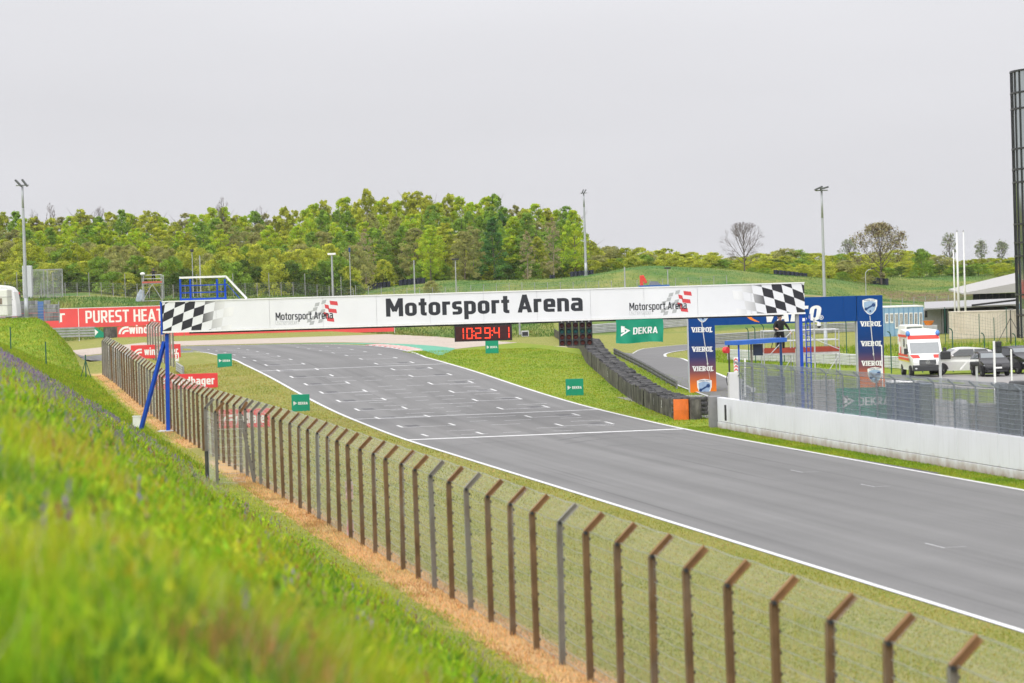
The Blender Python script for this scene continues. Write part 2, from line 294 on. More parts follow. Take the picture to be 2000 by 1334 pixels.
# ================================================================== ground and paved surfaces
def ground_material():
    m = bpy.data.materials.new('grass_ground'); m.use_nodes = True; t = m.node_tree; b = t.nodes['Principled BSDF']
    b.inputs['Roughness'].default_value = .9; b.inputs['Specular IOR Level'].default_value = .15
    geo = N(t, 'ShaderNodeNewGeometry'); sp = N(t, 'ShaderNodeSeparateXYZ'); t.links.new(geo.outputs['Position'], sp.inputs[0])
    def M(op, a, c=None, d=None):
        n = N(t, 'ShaderNodeMath', operation=op)
        for i, q in enumerate((a, c, d)):
            if q is None: continue
            if isinstance(q, (int, float)): n.inputs[i].default_value = q
            else: t.links.new(q, n.inputs[i])
        return n.outputs[0]
    def noise(scale, detail=5, rough=.6, vec=None):
        n = N(t, 'ShaderNodeTexNoise'); n.inputs['Scale'].default_value = scale; n.inputs['Detail'].default_value = detail; n.inputs['Roughness'].default_value = rough
        t.links.new(vec or geo.outputs['Position'], n.inputs['Vector']); return n.outputs[0]
    def rng_(v, a, c, lo=0., hi=1.):
        n = N(t, 'ShaderNodeMapRange', interpolation_type='SMOOTHSTEP'); n.inputs[1].default_value = a; n.inputs[2].default_value = c; n.inputs[3].default_value = lo; n.inputs[4].default_value = hi
        t.links.new(v, n.inputs[0]); return n.outputs[0]
    def mix(f, a, c):
        n = N(t, 'ShaderNodeMix', data_type='RGBA')
        if isinstance(f, (int, float)): n.inputs[0].default_value = f
        else: t.links.new(f, n.inputs[0])
        for i, q in ((6, a), (7, c)):
            if isinstance(q, tuple): n.inputs[i].default_value = (*q, 1)
            else: t.links.new(q, n.inputs[i])
        return n.outputs[2]
    o = M('ADD', sp.outputs[0], M('MULTIPLY', sp.outputs[1], K))
    n_big, n_mid, n_fine = noise(.12, 3), noise(.9, 5), noise(9, 6, .7)
    cv0 = N(t, 'ShaderNodeMapping'); cv0.inputs['Rotation'].default_value = (0, 0, -TH); t.links.new(geo.outputs['Position'], cv0.inputs[0]); cv = N(t, 'ShaderNodeMapping'); cv.inputs['Scale'].default_value = (1.3, .16, 1); t.links.new(cv0.outputs[0], cv.inputs[0])
    n_str = noise(1.0, 4, .6, cv.outputs[0])
    c = mix(rng_(n_mid, .36, .66), (.185, .225, .030), (.27, .275, .060))
    c = mix(rng_(n_fine, .38, .64), c, (.38, .33, .12))
    c = mix(rng_(n_fine, .58, .36), c, (.14, .20, .022))
    c = mix(M('MULTIPLY', rng_(n_str, .5, .72), .45), c, (.37, .32, .13))
    # lush, longer grass on the banks beyond the far barrier and on the plateau
    lush = mix(rng_(n_mid, .35, .7), (.05, .145, .035), (.10, .195, .045)); lush = mix(rng_(n_fine, .5, .75), lush, (.17, .22, .06))
    lf = rng_(sp.outputs[1], 348, 356)
    c = mix(M('MULTIPLY', lf, rng_(n_big, .75, .3)), c, lush)
    # right-hand verge and wedge: fresh green
    fr = M('MULTIPLY', rng_(o, 30, 32), rng_(sp.outputs[1], 250, 235))
    fresh = mix(rng_(n_mid, .35, .68), (.165, .27, .016), (.27, .315, .035)); fresh = mix(rng_(n_fine, .52, .75), fresh, (.31, .31, .07))
    c = mix(M('MULTIPLY', fr, .85), c, fresh)
    # bank: green
    bk = M('MULTIPLY', rng_(o, 9.6, 8.6), rng_(sp.outputs[1], 262, 255))
    bkc = mix(rng_(n_mid, .35, .7), (.17, .27, .020), (.29, .34, .035)); c = mix(bk, c, bkc)
    # mown strip at the foot of the bank
    # burnt-off straw along the fence
    wob = M('ADD', o, M('MULTIPLY', M('SUBTRACT', n_mid, .5), 1.1))
    st = M('MULTIPLY', M('MULTIPLY', rng_(wob, 9.45, 9.75), rng_(wob, 11.0, 10.5)), rng_(sp.outputs[1], 214, 205))
    brk = N(t, 'ShaderNodeMapping'); brk.inputs['Scale'].default_value = (.05, .14, 1); t.links.new(geo.outputs['Position'], brk.inputs[0]); st = M('MULTIPLY', st, M('MAXIMUM', rng_(noise(1.0, 4, .6, brk.outputs[0]), .40, .52, .12, 1), rng_(sp.outputs[1], 78, 62)))
    straw = mix(n_fine, (.56, .33, .145), (.72, .48, .25)); c = mix(M('MULTIPLY', st, .95), c, straw)
    # worn path on the rise in front of the far mesh fence
    pth = M('MULTIPLY', M('MULTIPLY', rng_(sp.outputs[1], 377, 379), rng_(sp.outputs[1], 385, 382)), rng_(n_mid, .3, .55))
    c = mix(M('MULTIPLY', pth, .8), c, (.40, .29, .16))
    # bare earth on the right-hand slope
    ea = M('MULTIPLY', M('MULTIPLY', rng_(sp.outputs[0], 46, 52), rng_(sp.outputs[0], 74, 66)), M('MULTIPLY', rng_(sp.outputs[1], 404, 410), rng_(sp.outputs[1], 428, 420)))
    c = mix(M('MULTIPLY', ea, rng_(n_mid, .35, .55)), c, (.17, .115, .07))
    t.links.new(c, b.inputs['Base Color'])
    bp = N(t, 'ShaderNodeBump'); bp.inputs['Strength'].default_value = .9; bp.inputs['Distance'].default_value = .06
    t.links.new(noise(14, 6, .7), bp.inputs['Height']); t.links.new(bp.outputs[0], b.inputs['Normal']); MATS['ground'] = m; return m
def grid_sheet(name, PX, PY, mat, dz, kind='structure'):
    """sheet over the terrain from 2-D arrays of x and y"""
    Z = g(PX, PY)+dz; n, k = PX.shape
    v = np.stack([PX, PY, Z], -1).reshape(-1, 3)
    i = np.arange((n-1)*k).reshape(n-1, k)[:, :-1].ravel(); f = np.stack([i, i+1, i+k+1, i+k], -1)
    me = bpy.data.meshes.new(name); me.vertices.add(len(v)); me.vertices.foreach_set('co', v.ravel().astype('f4'))
    me.loops.add(len(f)*4); me.loops.foreach_set('vertex_index', f.ravel().astype('i4')); me.polygons.add(len(f))
    me.polygons.foreach_set('loop_start', (np.arange(len(f))*4).astype('i4')); me.polygons.foreach_set('loop_total', np.full(len(f), 4, 'i4'))
    me.update(calc_edges=True); me.validate(); me.polygons.foreach_set('use_smooth', [True]*len(f)); me.materials.append(mat)
    if me.polygons[0].normal.z < 0: me.flip_normals()
    o = bpy.data.objects.new(name, me); COL.objects.link(o); return tag(o, kind=kind) if kind else o
GM = ground_material()
oo = np.concatenate([-np.geomspace(2500, 14, 26), np.arange(-12, 46, .5), np.arange(46, 190, 2.0), np.geomspace(194, 2700, 24)])
DD = np.concatenate([np.arange(-30, 262, 1.5), np.arange(262, 560, 3.0), np.geomspace(565, 5000, 26)])
Og, Dg = np.meshgrid(oo, DD)
grid_sheet('ground', Og-K*np.minimum(Dg, 600), Dg, GM, 0.0)

def asphalt_mat(name, base, streak=.42, rot=-TH):
    m = bpy.data.materials.new(name); m.use_nodes = True; t = m.node_tree; b = t.nodes['Principled BSDF']
    b.inputs['Roughness'].default_value = .72; b.inputs['Specular IOR Level'].default_value = .35
    geo = N(t, 'ShaderNodeNewGeometry')
    mp0 = N(t, 'ShaderNodeMapping'); mp0.inputs['Rotation'].default_value = (0, 0, rot); t.links.new(geo.outputs['Position'], mp0.inputs[0]); mpn = N(t, 'ShaderNodeMapping'); mpn.inputs['Scale'].default_value = (.9, .012, 1); t.links.new(mp0.outputs[0], mpn.inputs[0])
    def nz_(scale, det, vec, rough=.6):
        n = N(t, 'ShaderNodeTexNoise'); n.inputs['Scale'].default_value = scale; n.inputs['Detail'].default_value = det; n.inputs['Roughness'].default_value = rough; t.links.new(vec, n.inputs['Vector']); return n.outputs[0]
    def mr(v, a, c, lo, hi):
        n = N(t, 'ShaderNodeMapRange'); n.inputs[1].default_value = a; n.inputs[2].default_value = c; n.inputs[3].default_value = lo; n.inputs[4].default_value = hi; t.links.new(v, n.inputs[0]); return n.outputs[0]
    def mu(a, c):
        n = N(t, 'ShaderNodeMath', operation='MULTIPLY'); t.links.new(a, n.inputs[0]); t.links.new(c, n.inputs[1]); return n.outputs[0]
    s1 = mr(nz_(1, 4, mpn.outputs[0]), .35, .7, 1.0+streak*.25, 1.0-streak*.55)
    s2 = mr(nz_(.16, 4, geo.outputs['Position']), .3, .7, .93, 1.07)
    s3 = mr(nz_(28, 3, geo.outputs['Position'], .8), .3, .7, .88, 1.12)
    mp2 = N(t, 'ShaderNodeMapping'); mp2.inputs['Scale'].default_value = (3.2, .016, 1); t.links.new(mp0.outputs[0], mp2.inputs[0])
    s4 = mr(nz_(1, 2, mp2.outputs[0]), .62, .74, 1.0, 1-streak*.8)
    k = mu(mu(s1, s2), mu(s3, s4))
    v = N(t, 'ShaderNodeVectorMath', operation='SCALE'); v.inputs[0].default_value = base; t.links.new(k, v.inputs['Scale']); t.links.new(v.outputs[0], b.inputs['Base Color'])
    bp = N(t, 'ShaderNodeBump'); bp.inputs['Strength'].default_value = .25; bp.inputs['Distance'].default_value = .01; t.links.new(nz_(60, 2, geo.outputs['Position']), bp.inputs['Height']); t.links.new(bp.outputs[0], b.inputs['Normal'])
    MATS[name] = m; return m
ASPH = asphalt_mat('track_asphalt', (.176, .174, .172)); ASPH2 = asphalt_mat('service_asphalt', (.165, .163, .162), .15, 0.4)
def resample(P, n):
    P = np.array(P, float); d = np.r_[0, np.cumsum(np.hypot(*np.diff(P, axis=0).T))]
    t = np.linspace(0, d[-1], n); return np.stack([np.interp(t, d, P[:, 0]), np.interp(t, d, P[:, 1])], -1)
def smooth_line(P, it=3):
    P = np.array(P, float)
    for _ in range(it):
        Q = [P[0]]
        for a, b in zip(P[:-1], P[1:]): Q += [.75*a+.25*b, .25*a+.75*b]
        P = np.array(Q+[P[-1]])
    return P
def loft(name, A, B, n, k, mat, dz, kind='structure'):
    A = resample(A, n); B = resample(B, n); t = np.linspace(0, 1, k)[None, :, None]
    P = A[:, None]*(1-t)+B[:, None]*t; return grid_sheet(name, P[..., 0], P[..., 1], mat, dz, kind)
EL = 19.1; TW = 12.2
def T(D0, l): return (EL-K*D0+l*math.cos(TH), D0+l*math.sin(TH))
Lst = [T(d, 0) for d in (-10, 60, 130, 200)]; Rst = [T(d, TW) for d in (-10, 60, 130, 200)]
Lc = [T(200, 0)]+[(-18.9, 208), (-21.4, 221), (-23.2, 231), (-25.5, 237), (-30, 239.5), (-40, 240), (-140, 240)]
Rc = [T(200, TW)]+[(-6.9, 214), (-8.9, 228), (-11.5, 240), (-15, 249), (-20, 255.5), (-29, 259), (-45, 260), (-140, 260)]
Lc = smooth_line(Lc, 2); Rc = smooth_line(Rc, 2)
# one strip: straight then left-hand bend, cut into stations along both edges
def track_grid(n1=150, n2=110, k=14):
    A = np.vstack([resample(Lst, n1), resample(Lc, n2)[1:]]); B = np.vstack([resample(Rst, n1), resample(Rc, n2)[1:]])
    t = np.linspace(0, 1, k)[None, :, None]; P = A[:, None]*(1-t)+B[:, None]*t
    return P
P = track_grid(); grid_sheet('race_track', P[..., 0], P[..., 1], ASPH, .010)
PAINT = pm('white_line_paint', (.70, .70, .70), .6, .10, 3, dirt=(.25, .25, .26, .7), dscale=3)
PAINT2 = pm('worn_white_paint', (.58, .58, .59), .7, .15, 3, dirt=(.24, .24, .245, .7), dscale=2.2)
RUB = pm('dark_rubber_patch', (.11, .11, .115), .8, .2, 3)
def strip(parent, name, A, B, n, mat, dz=.0135): 
    o = loft(name, A, B, n, 2, mat, dz, kind=None); o.parent = parent; return o
trk = bpy.data.objects['race_track']
def offs(Pl, d):      # offset a polyline sideways
    Pl = np.array(Pl, float); tn = np.gradient(Pl, axis=0); tn /= np.linalg.norm(tn, axis=1)[:, None]
    return Pl+np.stack([tn[:, 1], -tn[:, 0]], -1)*d
LE = np.vstack([resample(Lst, 60), resample(Lc, 60)[1:]]); RE = np.vstack([resample(Rst, 60), resample(Rc, 60)[1:]])
strip(trk, 'edge_line', offs(LE, .02), offs(LE, .19), 260, PAINT); strip(trk, 'edge_line', offs(RE, -.19), offs(RE, -.02), 260, PAINT)
def cross_line(D0, l0, l1, w, mat=PAINT, name='marking', n=16, dz=.0135):
    return strip(trk, name, [T(D0, l0), T(D0, l1)], [T(D0+w, l0), T(D0+w, l1)], n, mat, dz)
def long_bar(D0, D1, l, w, mat=PAINT, name='marking', dz=.0160):
    return strip(trk, name, [T(D0, l), T(D1, l)], [T(D0, l+w), T(D1, l+w)], 4, mat, dz)
cross_line(129.0, 0, TW, .55, PAINT, 'start_line', 24)
cross_line(146.3, 0, TW, .30, PAINT2, 'grid_row_line', 24); cross_line(190.5, 0, TW, .30, PAINT2, 'grid_row_line', 24)
for i in range(-1, 15):
    D0 = 138.6+7.26*i
    for side, (l0, l1, dd) in enumerate(((1.25, 3.75, 0), (7.9, 10.3, 3.6))):
        d = D0+dd-(0 if side == 0 else 3.6*2)
        if d < 130.5 and side == 1: continue
        mt = PAINT if i < 11 else PAINT2
        if i >= 0: cross_line(d, l0, l1, .14, PAINT2, 'grid_slot_line', 6)
        long_bar(d, d+1.75, l0, .13, mt, 'grid_slot_bar'); long_bar(d, d+1.75, l1-.1, .13, mt, 'grid_slot_bar')
        if 0 <= i < 9: strip(trk, 'rubber_patch', [T(d+.25, l0+.35 if side == 0 else l1-.9), T(d+1.6, l0+.35 if side == 0 else l1-.9)], [T(d+.25, l0+.95 if side == 0 else l1-.3), T(d+1.6, l0+.95 if side == 0 else l1-.3)], 4, RUB, .0118)
rr = random.Random(3)
for i in range(17):
    D0 = 131.5+3.05*i
    for l in (2.9, 5.0, 6.5, 9.0):
        if rr.random() < .8:
            w = rr.uniform(.7, 1.6); q = l+rr.uniform(-.3, .3); cross_line(D0+rr.uniform(-.5, .5), q, q+w, .12, PAINT2, 'worn_marking', 4, .0125)
for (px, py, dx) in ((1565, 924, 33), (1705, 952, 30), (1840, 1072, 46)):
    q = G(px, py); D0 = q.y; l = (q.x+K*q.y-EL)/1.017; D0 -= l*math.sin(TH)
    cross_line(D0, l, l+.6, .035, PAINT2, 'worn_marking', 3, .0125); long_bar(D0-.1, D0+1.3, l, .045, PAINT2, 'worn_marking', .0145)
SKID = pm('tyre_rubber_smear', (.095, .095, .10), .75, .12, 2, dirt=(.16, .16, .165, .7), dscale=1.2)
for k, (lp_, w_) in enumerate(((((1085, 861), (1150, 851), (1220, 846), (1290, 846), (1330, 849)), .16), (((1100, 868), (1180, 857), (1250, 852), (1320, 855)), .12), (((1165, 850), (1230, 842), (1280, 838)), .10), (((1180, 872), (1290, 866), (1420, 872)), .10), (((900, 870), (985, 862), (1060, 860)), .10), (((1560, 880), (1700, 902), (1840, 925)), .22))):
    P_ = smooth_line([tuple(G(*p)[:2]) for p in lp_], 2); strip(trk, 'skid_mark', offs(P_, 0), offs(P_, w_), 40, SKID, .0112+.0003*k)
# kerb and green painted run-off on the outside of the bend
def sub(P, d0, d1): P = np.array(P); return P[(P[:, 1] >= d0) & (P[:, 1] <= d1) & (P[:, 0] > -40)]
REf = np.vstack([resample(Rst, 400), resample(Rc, 500)[1:]]); kp = sub(REf, 205, 256)
GREEN = pm('green_runoff_paint', (.09, .36, .24), .7, .15, 2, dirt=(.2, .3, .22, .5))
wid = np.interp(np.linspace(0, 1, len(kp)), [0, .25, .7, 1], [.3, 2.6, 1.9, .4])
nrm = offs(kp, 1.0)-kp
loft('green_runoff', kp+nrm*.95, kp+nrm*(.95+wid[:, None]), 60, 4, GREEN, .016)
RED = pm('kerb_red', (.50, .10, .08), .6, .15, 3); WHT = pm('kerb_white', (.62, .60, .57), .6, .12, 3)
km = MB(); kk = resample(kp, 44); ko = offs(kk, .95)
kerb = None
mbk = MB()
for i in range(9, 27):
    a, b, c, d = kk[i], kk[i+1], ko[i+1], ko[i]
    za = lambda q, h: (q[0], q[1], gz(*q)+h)
    mbk.hexa([za(a, .0), za(b, .0), za(c, .0), za(d, .0), za(a, .05), za(b, .05), za(c, .10), za(d, .10)], i % 2)
kb = mbk.build('kerb', [RED, WHT]); tag(kb, kind='structure')
# gravel trap beyond the bend
GRAV = pm('gravel', (.47, .40, .34), .95, .18, 5, bump=.9, bscale=24, dirt=(.36, .30, .25, .7), dscale=.5)
gA = [(-150, 262.5), (-45, 262.5), (-29, 262), (-19, 259.5), (-13.5, 254.5), (-8.5, 240), (-5.6, 226), (-4.6, 216)]
gB = [(-150, 292), (-60, 292), (-33, 291), (-20, 295), (-6.5, 301), (4.5, 304), (6, 290), (4.6, 245)]
gA = smooth_line(gA, 2); gB = smooth_line(gB, 2)
loft('gravel_trap', gA, gB, 160, 24, GRAV, .013)
# service road, pit lane and paddock hard standing on the right
def px_line(pts): return [tuple(G(*p)[:2]) for p in pts]
ra = px_line([(1440, 800), (1400, 778), (1322, 752), (1260, 718), (1203, 692)]); rb = px_line([(1470, 762), (1421, 741), (1399, 731), (1346, 713), (1294, 696)])
ra += px_line([(1240, 684), (1290, 678), (1345, 673), (1420, 668)]); rb += px_line([(1298, 691), (1318, 687), (1350, 683), (1420, 678)])
loft('service_road', smooth_line(ra, 2), smooth_line(rb, 2), 90, 5, ASPH2, .034)
sr = bpy.data.objects['service_road']
strip(sr, 'edge_line', offs(smooth_line(rb, 2), .0), offs(smooth_line(rb, 2), .22), 90, PAINT, .039)
strip(sr, 'edge_line', offs(smooth_line(ra, 2), -.2), offs(smooth_line(ra, 2), -.05), 90, PAINT2, .039)
CONC = pm('pit_lane_concrete', (.30, .29, .28), .85, .1, 1.5, dirt=(.2, .19, .18, .5), dscale=.7)
pl = [(OX(34.3, d), d) for d in (10, 60, 100, 140, 158)]; pr = [(OX(48.5, d), d) for d in (10, 60, 100, 140, 158)]
loft('pit_lane', pl, pr, 60, 10, CONC, .010)
pk1 = [(19.4, 164), (22, 163), (28, 162), (50, 158)]; pk2 = [(20.5, 190.5), (24, 190.5), (27.5, 187), (55, 185)]
loft('car_park', pk1, pk2, 30, 10, CONC, .014)
# ================================================================== common materials
BLUE = pm('gantry_blue', (.008, .065, .46), .5, .10, 4, dirt=(.04, .08, .30, .4), spec=.2)
WHITEP = pm('white_panel', (.75, .755, .785), .5, .03, .6, dirt=(.67, .675, .69, .35), dscale=.8)
BLACKP = pm('black_print', (.018, .018, .026), .5, .05)
GALV = pm('galvanised_steel', (.34, .35, .36), .5, .16, 5, metal=.35, dirt=(.20, .20, .20, .6), dscale=3)
DARK = pm('dark_metal', (.03, .03, .033), .55, .2, 5)
ALU = pm('aluminium', (.52, .53, .54), .4, .1, 5, metal=.4)
REDP = pm('red_sheet', (.72, .045, .05), .5, .05, 1.5, dirt=(.62, .10, .10, .4))
DKG = pm('teal_green_print', (.0, .255, .145), .55, .06, 1.5)
WPR = pm('white_print', (.80, .80, .79), .5, .04)
RUSTB = pm('rust_brown_post', (.205, .125, .062), .8, .25, 3, dirt=(.25, .22, .185, .8), dscale=2.5)
RUSTL = pm('rust_light_post', (.25, .235, .21), .7, .16, 3, dirt=(.17, .115, .07, .8), dscale=2.5)
ARMR = pm('rust_orange_arm', (.25, .135, .060), .8, .2, 4, dirt=(.20, .11, .055, .6), dscale=6)
CONCW = pm('white_concrete', (.60, .60, .615), .8, .05, 1.2, dirt=(.47, .45, .43, .45), dscale=1.2, bump=.15)
GLASS = pm('dark_glass', (.02, .025, .03), .06, .05, 2, spec=.8)
TYRE = pm('tyre_rubber', (.030, .030, .032), .5, .3, 4, dirt=(.13, .125, .115, .85), dscale=3.5, spec=.5)
def fade_mat(name, c0, x0, x1):
    """printed tone that runs from black at x0 to white at x1 (part of the printed design)"""
    m = bpy.data.materials.new(name); m.use_nodes = True; t = m.node_tree; b = t.nodes['Principled BSDF']; b.inputs['Roughness'].default_value = .5
    ge = N(t, 'ShaderNodeNewGeometry'); s = N(t, 'ShaderNodeSeparateXYZ'); t.links.new(ge.outputs['Position'], s.inputs[0])
    r = N(t, 'ShaderNodeMapRange'); r.inputs[1].default_value = x0; r.inputs[2].default_value = x1; t.links.new(s.outputs[0], r.inputs[0])
    mx_ = N(t, 'ShaderNodeMix', data_type='RGBA'); mx_.inputs[6].default_value = (.018, .018, .026, 1); mx_.inputs[7].default_value = (.78, .78, .79, 1)
    t.links.new(r.outputs[0], mx_.inputs[0]); t.links.new(mx_.outputs[2], b.inputs['Base Color']); return m
# ================================================================== start gantry
GD = 142.0
pl_, pr_ = W(317.5, 618, GD), W(1571.5, 583, GD)
gx0, gx1 = pl_.x, pr_.x
gzt = (W(317.5, 588, GD).z+W(1571.5, 553, GD).z)/2; gzb = (W(317.5, 648.5, GD).z+W(1571.5, 612.5, GD).z)/2
gan = thing('start_gantry', 'long white start gantry with chequered ends spanning the race track on blue legs', 'gantry', (gx0, GD, gz(gx0, GD)))
def gp(x, y): q = W(x, y, GD); return q.x, q.z
body = MB().box(gx0+.05, gx1-.05, GD+.04, GD+.95, gzb+.02, gzt-.02).build('beam', pm('gantry_back', (.55, .56, .58), .6), gan)
npan = 12; pw = (gx1-gx0)/npan
for i in range(npan):
    MB().box(gx0+i*pw+.006, gx0+(i+1)*pw-.006, GD, GD+.038, gzb+.05, gzt-.035).build('panel', WHITEP, gan)
MB().box(gx0-.02, gx1+.02, GD-.03, GD+.97, gzt-.03, gzt+.02).build('top_trim', WPR, gan)
MB().box(gx0-.02, gx1+.02, GD-.03, GD+.97, gzb-.03, gzb+.045).build('bottom_trim', WPR, gan)
MB().box(gx0+1.2, gx1-1, GD+.15, GD+.8, gzb-.10, gzb-.034).build('under_truss', DARK, gan)
MB().box(gx0-.10, gx0-.022, GD-.02, GD+.9, gzb-.1, gzt).build('end_post', BLUE, gan)
# printed chequers: cells follow a sheared, slightly drooping lattice measured on the photo
def chequer(mir):
    cells = {0: [], 1: [], 2: []}
    cw, ch = .462, .415
    for i in range(-1, 7):
        for j in range(-3, 9):
            if (i+j) % 2: continue
            def q(a, c):
                xx = cw*a; rise = .235*a-.012*a*a
                zz = gzt-.44-ch*c+rise-.10
                xx += .17*(zz-(gzt+gzb)/2)
                return (gx0+.03+xx, zz) if not mir else (gx1-.03-xx, zz+.06)
            P4 = [q(i, j+1), q(i+1, j+1), q(i+1, j), q(i, j)]
            if mir: P4 = P4[::-1]
            P4 = clip(P4, gx0+.004, gx1-.004, gzb+.055, gzt-.04)
            if len(P4) >= 3: cells[0 if i < 4 else (1 if i == 4 else 2)].append(P4)
    mats = [BLACKP]
    a, bq = (gx0, 1) if not mir else (gx1, -1)
    mats += [fade_mat('print_fade_dark', 0, a+bq*1.75, a+bq*2.95), fade_mat('print_fade_light', 0, a+bq*1.1, a+bq*3.1)]
    mb = MB()
    for k, L in cells.items():
        for P4 in L: mb.flat(P4, GD-.004, k)
    mb.build('chequered_print', mats, gan)
chequer(False); chequer(True)
TXT = pm('anthracite_print', (.022, .024, .032), .5, .05); GREYP = pm('grey_print', (.42, .43, .44), .5, .05); REDPR = pm('red_print', (.62, .06, .07), .5, .05); PALEP = pm('pale_print', (.50, .51, .53), .5, .04)
def gtext(body_, x0, x1, ytop, ybot, bold, mat, nm='lettering', xm=None):
    xm = xm or (x0+x1)/2; mb = MB()
    letters(mb, body_, gp(x0, ytop)[0], gp(x1, ytop)[0], gp(xm, ybot)[1], gp(xm, ytop)[1], GD-.004, bold)
    return mb.build(nm, mat, gan)
def flag_logo(x0, dy, s=1.0):
    """small chequered flag of grey and red cells behind the small lettering; x0 = left of the wordmark"""
    mg, mr_ = MB(), MB()
    def cell(mb, a, b, w, h, sh=.25, droop=0):
        X, Z = gp(x0+a, dy+b); w_ = w/42.2; h_ = h/42.2
        mb.flat([(X, Z-h_), (X+w_, Z-h_-droop/42.2), (X+w_+sh*h_, Z-droop/42.2), (X+sh*h_, Z)], GD-.0025)
    for a, b in ((62, 23), (69, 33), (72, 16), (79, 26), (76, 7-.0), (87, 20), (89, 2), (90, 30), (66, 43), (61, 38), (83, 39)):
        cell(mg, a, b, 8.4, 7.2, .3, -1.5)
    for a, b, w in ((97, 9, 8), (107, 2, 15), (104, 17, 16), (95, 24, 8), (101, 34, 14)):
        cell(mr_, a, b, w, 8, -.18, 2.2)
    mg.build('flag_print', GREYP, gan); mr_.build('flag_print', REDPR, gan)
gtext('Motorsport Arena', 753, 1137.5, 577.5, 622.5, .23, TXT, xm=945)
for xx, yy in ((538, 585), (1229, 566)):
    flag_logo(xx, yy+0, 1)
    gtext('Motorsport Arena', xx, xx+112, yy+24, yy+43, .19, TXT, 'lettering', xx+56)
    gtext('Oschersleben', xx, xx+45, yy+40, yy+49, .1, PALEP, 'lettering', xx+22)
# legs on the left
zb0 = gz(W(327, 847, GD).x, GD)
ltop, lbase = W(319.5, 652, GD), W(327.3, 847, GD); lbase.z = zb0-.05
MB().bar(ltop+Vector((.12, .3, 0)), lbase+Vector((0, .3, 0)), .17, .17).build('leg', BLUE, gan)
q = G(281, 838); q2 = W(317, 668, GD)
MB().bar((q2.x+.06, GD+.3, q2.z), (q.x, GD+1.2, gz(q.x, GD+1.2)-.05), .155, .155).build('brace_leg', BLUE, gan)
MB().box(lbase.x-.45, lbase.x+.35, GD-.1, GD+.8, zb0-.05, zb0+.05).build('foot_plate', CONCW, gan)
# mast with ladder on the right
mxx = W(1563, 660, GD).x; zg = gz(mxx, GD)
MB().box(mxx-.02, mxx+.13, GD+.1, GD+.75, zg-.05, gzb-.03).build('mast', BLUE, gan)
MB().box(mxx-.17, mxx-.025, GD+.1, GD+.6, zg-.05, gzb-.03).build('mast_channel', GALV, gan)
lad = MB(); lx = mxx+.30
for dx in (0, .2): lad.bar((lx+dx, GD+.3, zg), (lx+dx, GD+.3, gzb-.03), .05)
for k in range(18): lad.bar((lx, GD+.3, zg+.25*k), (lx+.2, GD+.3, zg+.25*k), .035)
lad.build('ladder', BLUE, gan)
# walkway with rails on top of the left end
for px in (352, 369, 421.5, 439.5):
    a = gp(px, 582)[0]; z1 = W(px, 545, GD).z; hh = gzt+.02
    MB().bar((a, GD+(.2 if px in (352, 439.5) else .8), hh), (a, GD+(.2 if px in (352, 439.5) else .8), z1+.03*0), .085).build('rail_post', BLUE, gan)
zt = W(395, 542, GD).z+.02; zm1 = W(395, 557, GD).z; zm2 = W(395, 571, GD).z; xa, xb = gp(350, 560)[0], gp(441, 560)[0]
MB().bar((xa, GD+.2, zt), (xb, GD+.2, zt), .09).build('hand_rail', WPR, gan)
MB().bar((xa, GD+.2, zm1), (xb, GD+.2, zm1), .05).build('mid_rail', BLUE, gan); MB().bar((xa, GD+.2, zm2), (xb, GD+.2, zm2), .05).build('mid_rail', BLUE, gan)
MB().bar((xa, GD+.8, zm1), (xb, GD+.8, zm1), .05).build('mid_rail', BLUE, gan)
MB().bar((xa, GD+.2, gzt+.07), (xb, GD+.2, gzt+.07), .09).build('toe_rail', BLUE, gan)
MB().bar((xb, GD+.2, zt), (gp(481, 580)[0], GD+.2, gzt+.03), .09).build('stay', WPR, gan)
MB().bar((xb, GD+.8, zm1), (gp(466, 580)[0], GD+.8, gzt+.03), .03).build('stay', BLUE, gan)
# ------------------------------------------------------------------ clock
c0, c1 = W(887.5, 645, GD), W(1000, 645, GD); cz1 = gzb-.10; cz0 = cz1-.74
clk = thing('digital_clock', 'black digital clock with red numerals hung under the white gantry', 'clock', ((c0.x+c1.x)/2, GD, cz0))
MB().box(c0.x, c1.x, GD-.12, GD+.2, cz0, cz1).build('housing', pm('clock_case', (.02, .019, .02), .5), clk)
MB().box(c0.x+.06, c1.x-.06, GD-.135, GD-.122, cz0+.05, cz1-.05).build('display', pm('clock_face', (.045, .008, .01), .35), clk)
LED = pm('red_led', (.6, .02, .01), .5, .02, emit=(1.0, .06, .02), estr=.95)
def seg7(mb, cx, cz, w, h, segs, t, y):
    S = {'a': (-w/2, w/2, h/2-t, h/2), 'd': (-w/2, w/2, -h/2, -h/2+t), 'g': (-w/2, w/2, -t/2, t/2),
         'f': (-w/2, -w/2+t, t*.55, h/2-t*.2), 'b': (w/2-t, w/2, t*.55, h/2-t*.2), 'e': (-w/2, -w/2+t, -h/2+t*.2, -t*.55), 'c': (w/2-t, w/2, -h/2+t*.2, -t*.55)}
    for s_ in segs:
        a, b, c, d = S[s_]; mb.box(cx+a, cx+b, y, y+.01, cz+c, cz+d)
SEG = {'0': 'abcdef', '1': 'bc', '2': 'abged', '9': 'abcdfg', '4': 'fgbc'}
ccx = lambda px: W(px, 645, GD).x
for ch, px in (('1', 900), ('0', 917), ('2', 934), ('9', 952), ('4', 970), ('1', 989)):
    mb = MB(); seg7(mb, ccx(px), (cz0+cz1)/2, .27, .50, SEG[ch], .042, GD-.148); mb.build('numeral', LED, clk)
for px in (925.5, 961):
    for dz in (.1, -.1): MB().box(ccx(px)-.025, ccx(px)+.025, GD-.148, GD-.138, (cz0+cz1)/2+dz-.025, (cz0+cz1)/2+dz+.025).build('colon_dot', LED, clk)
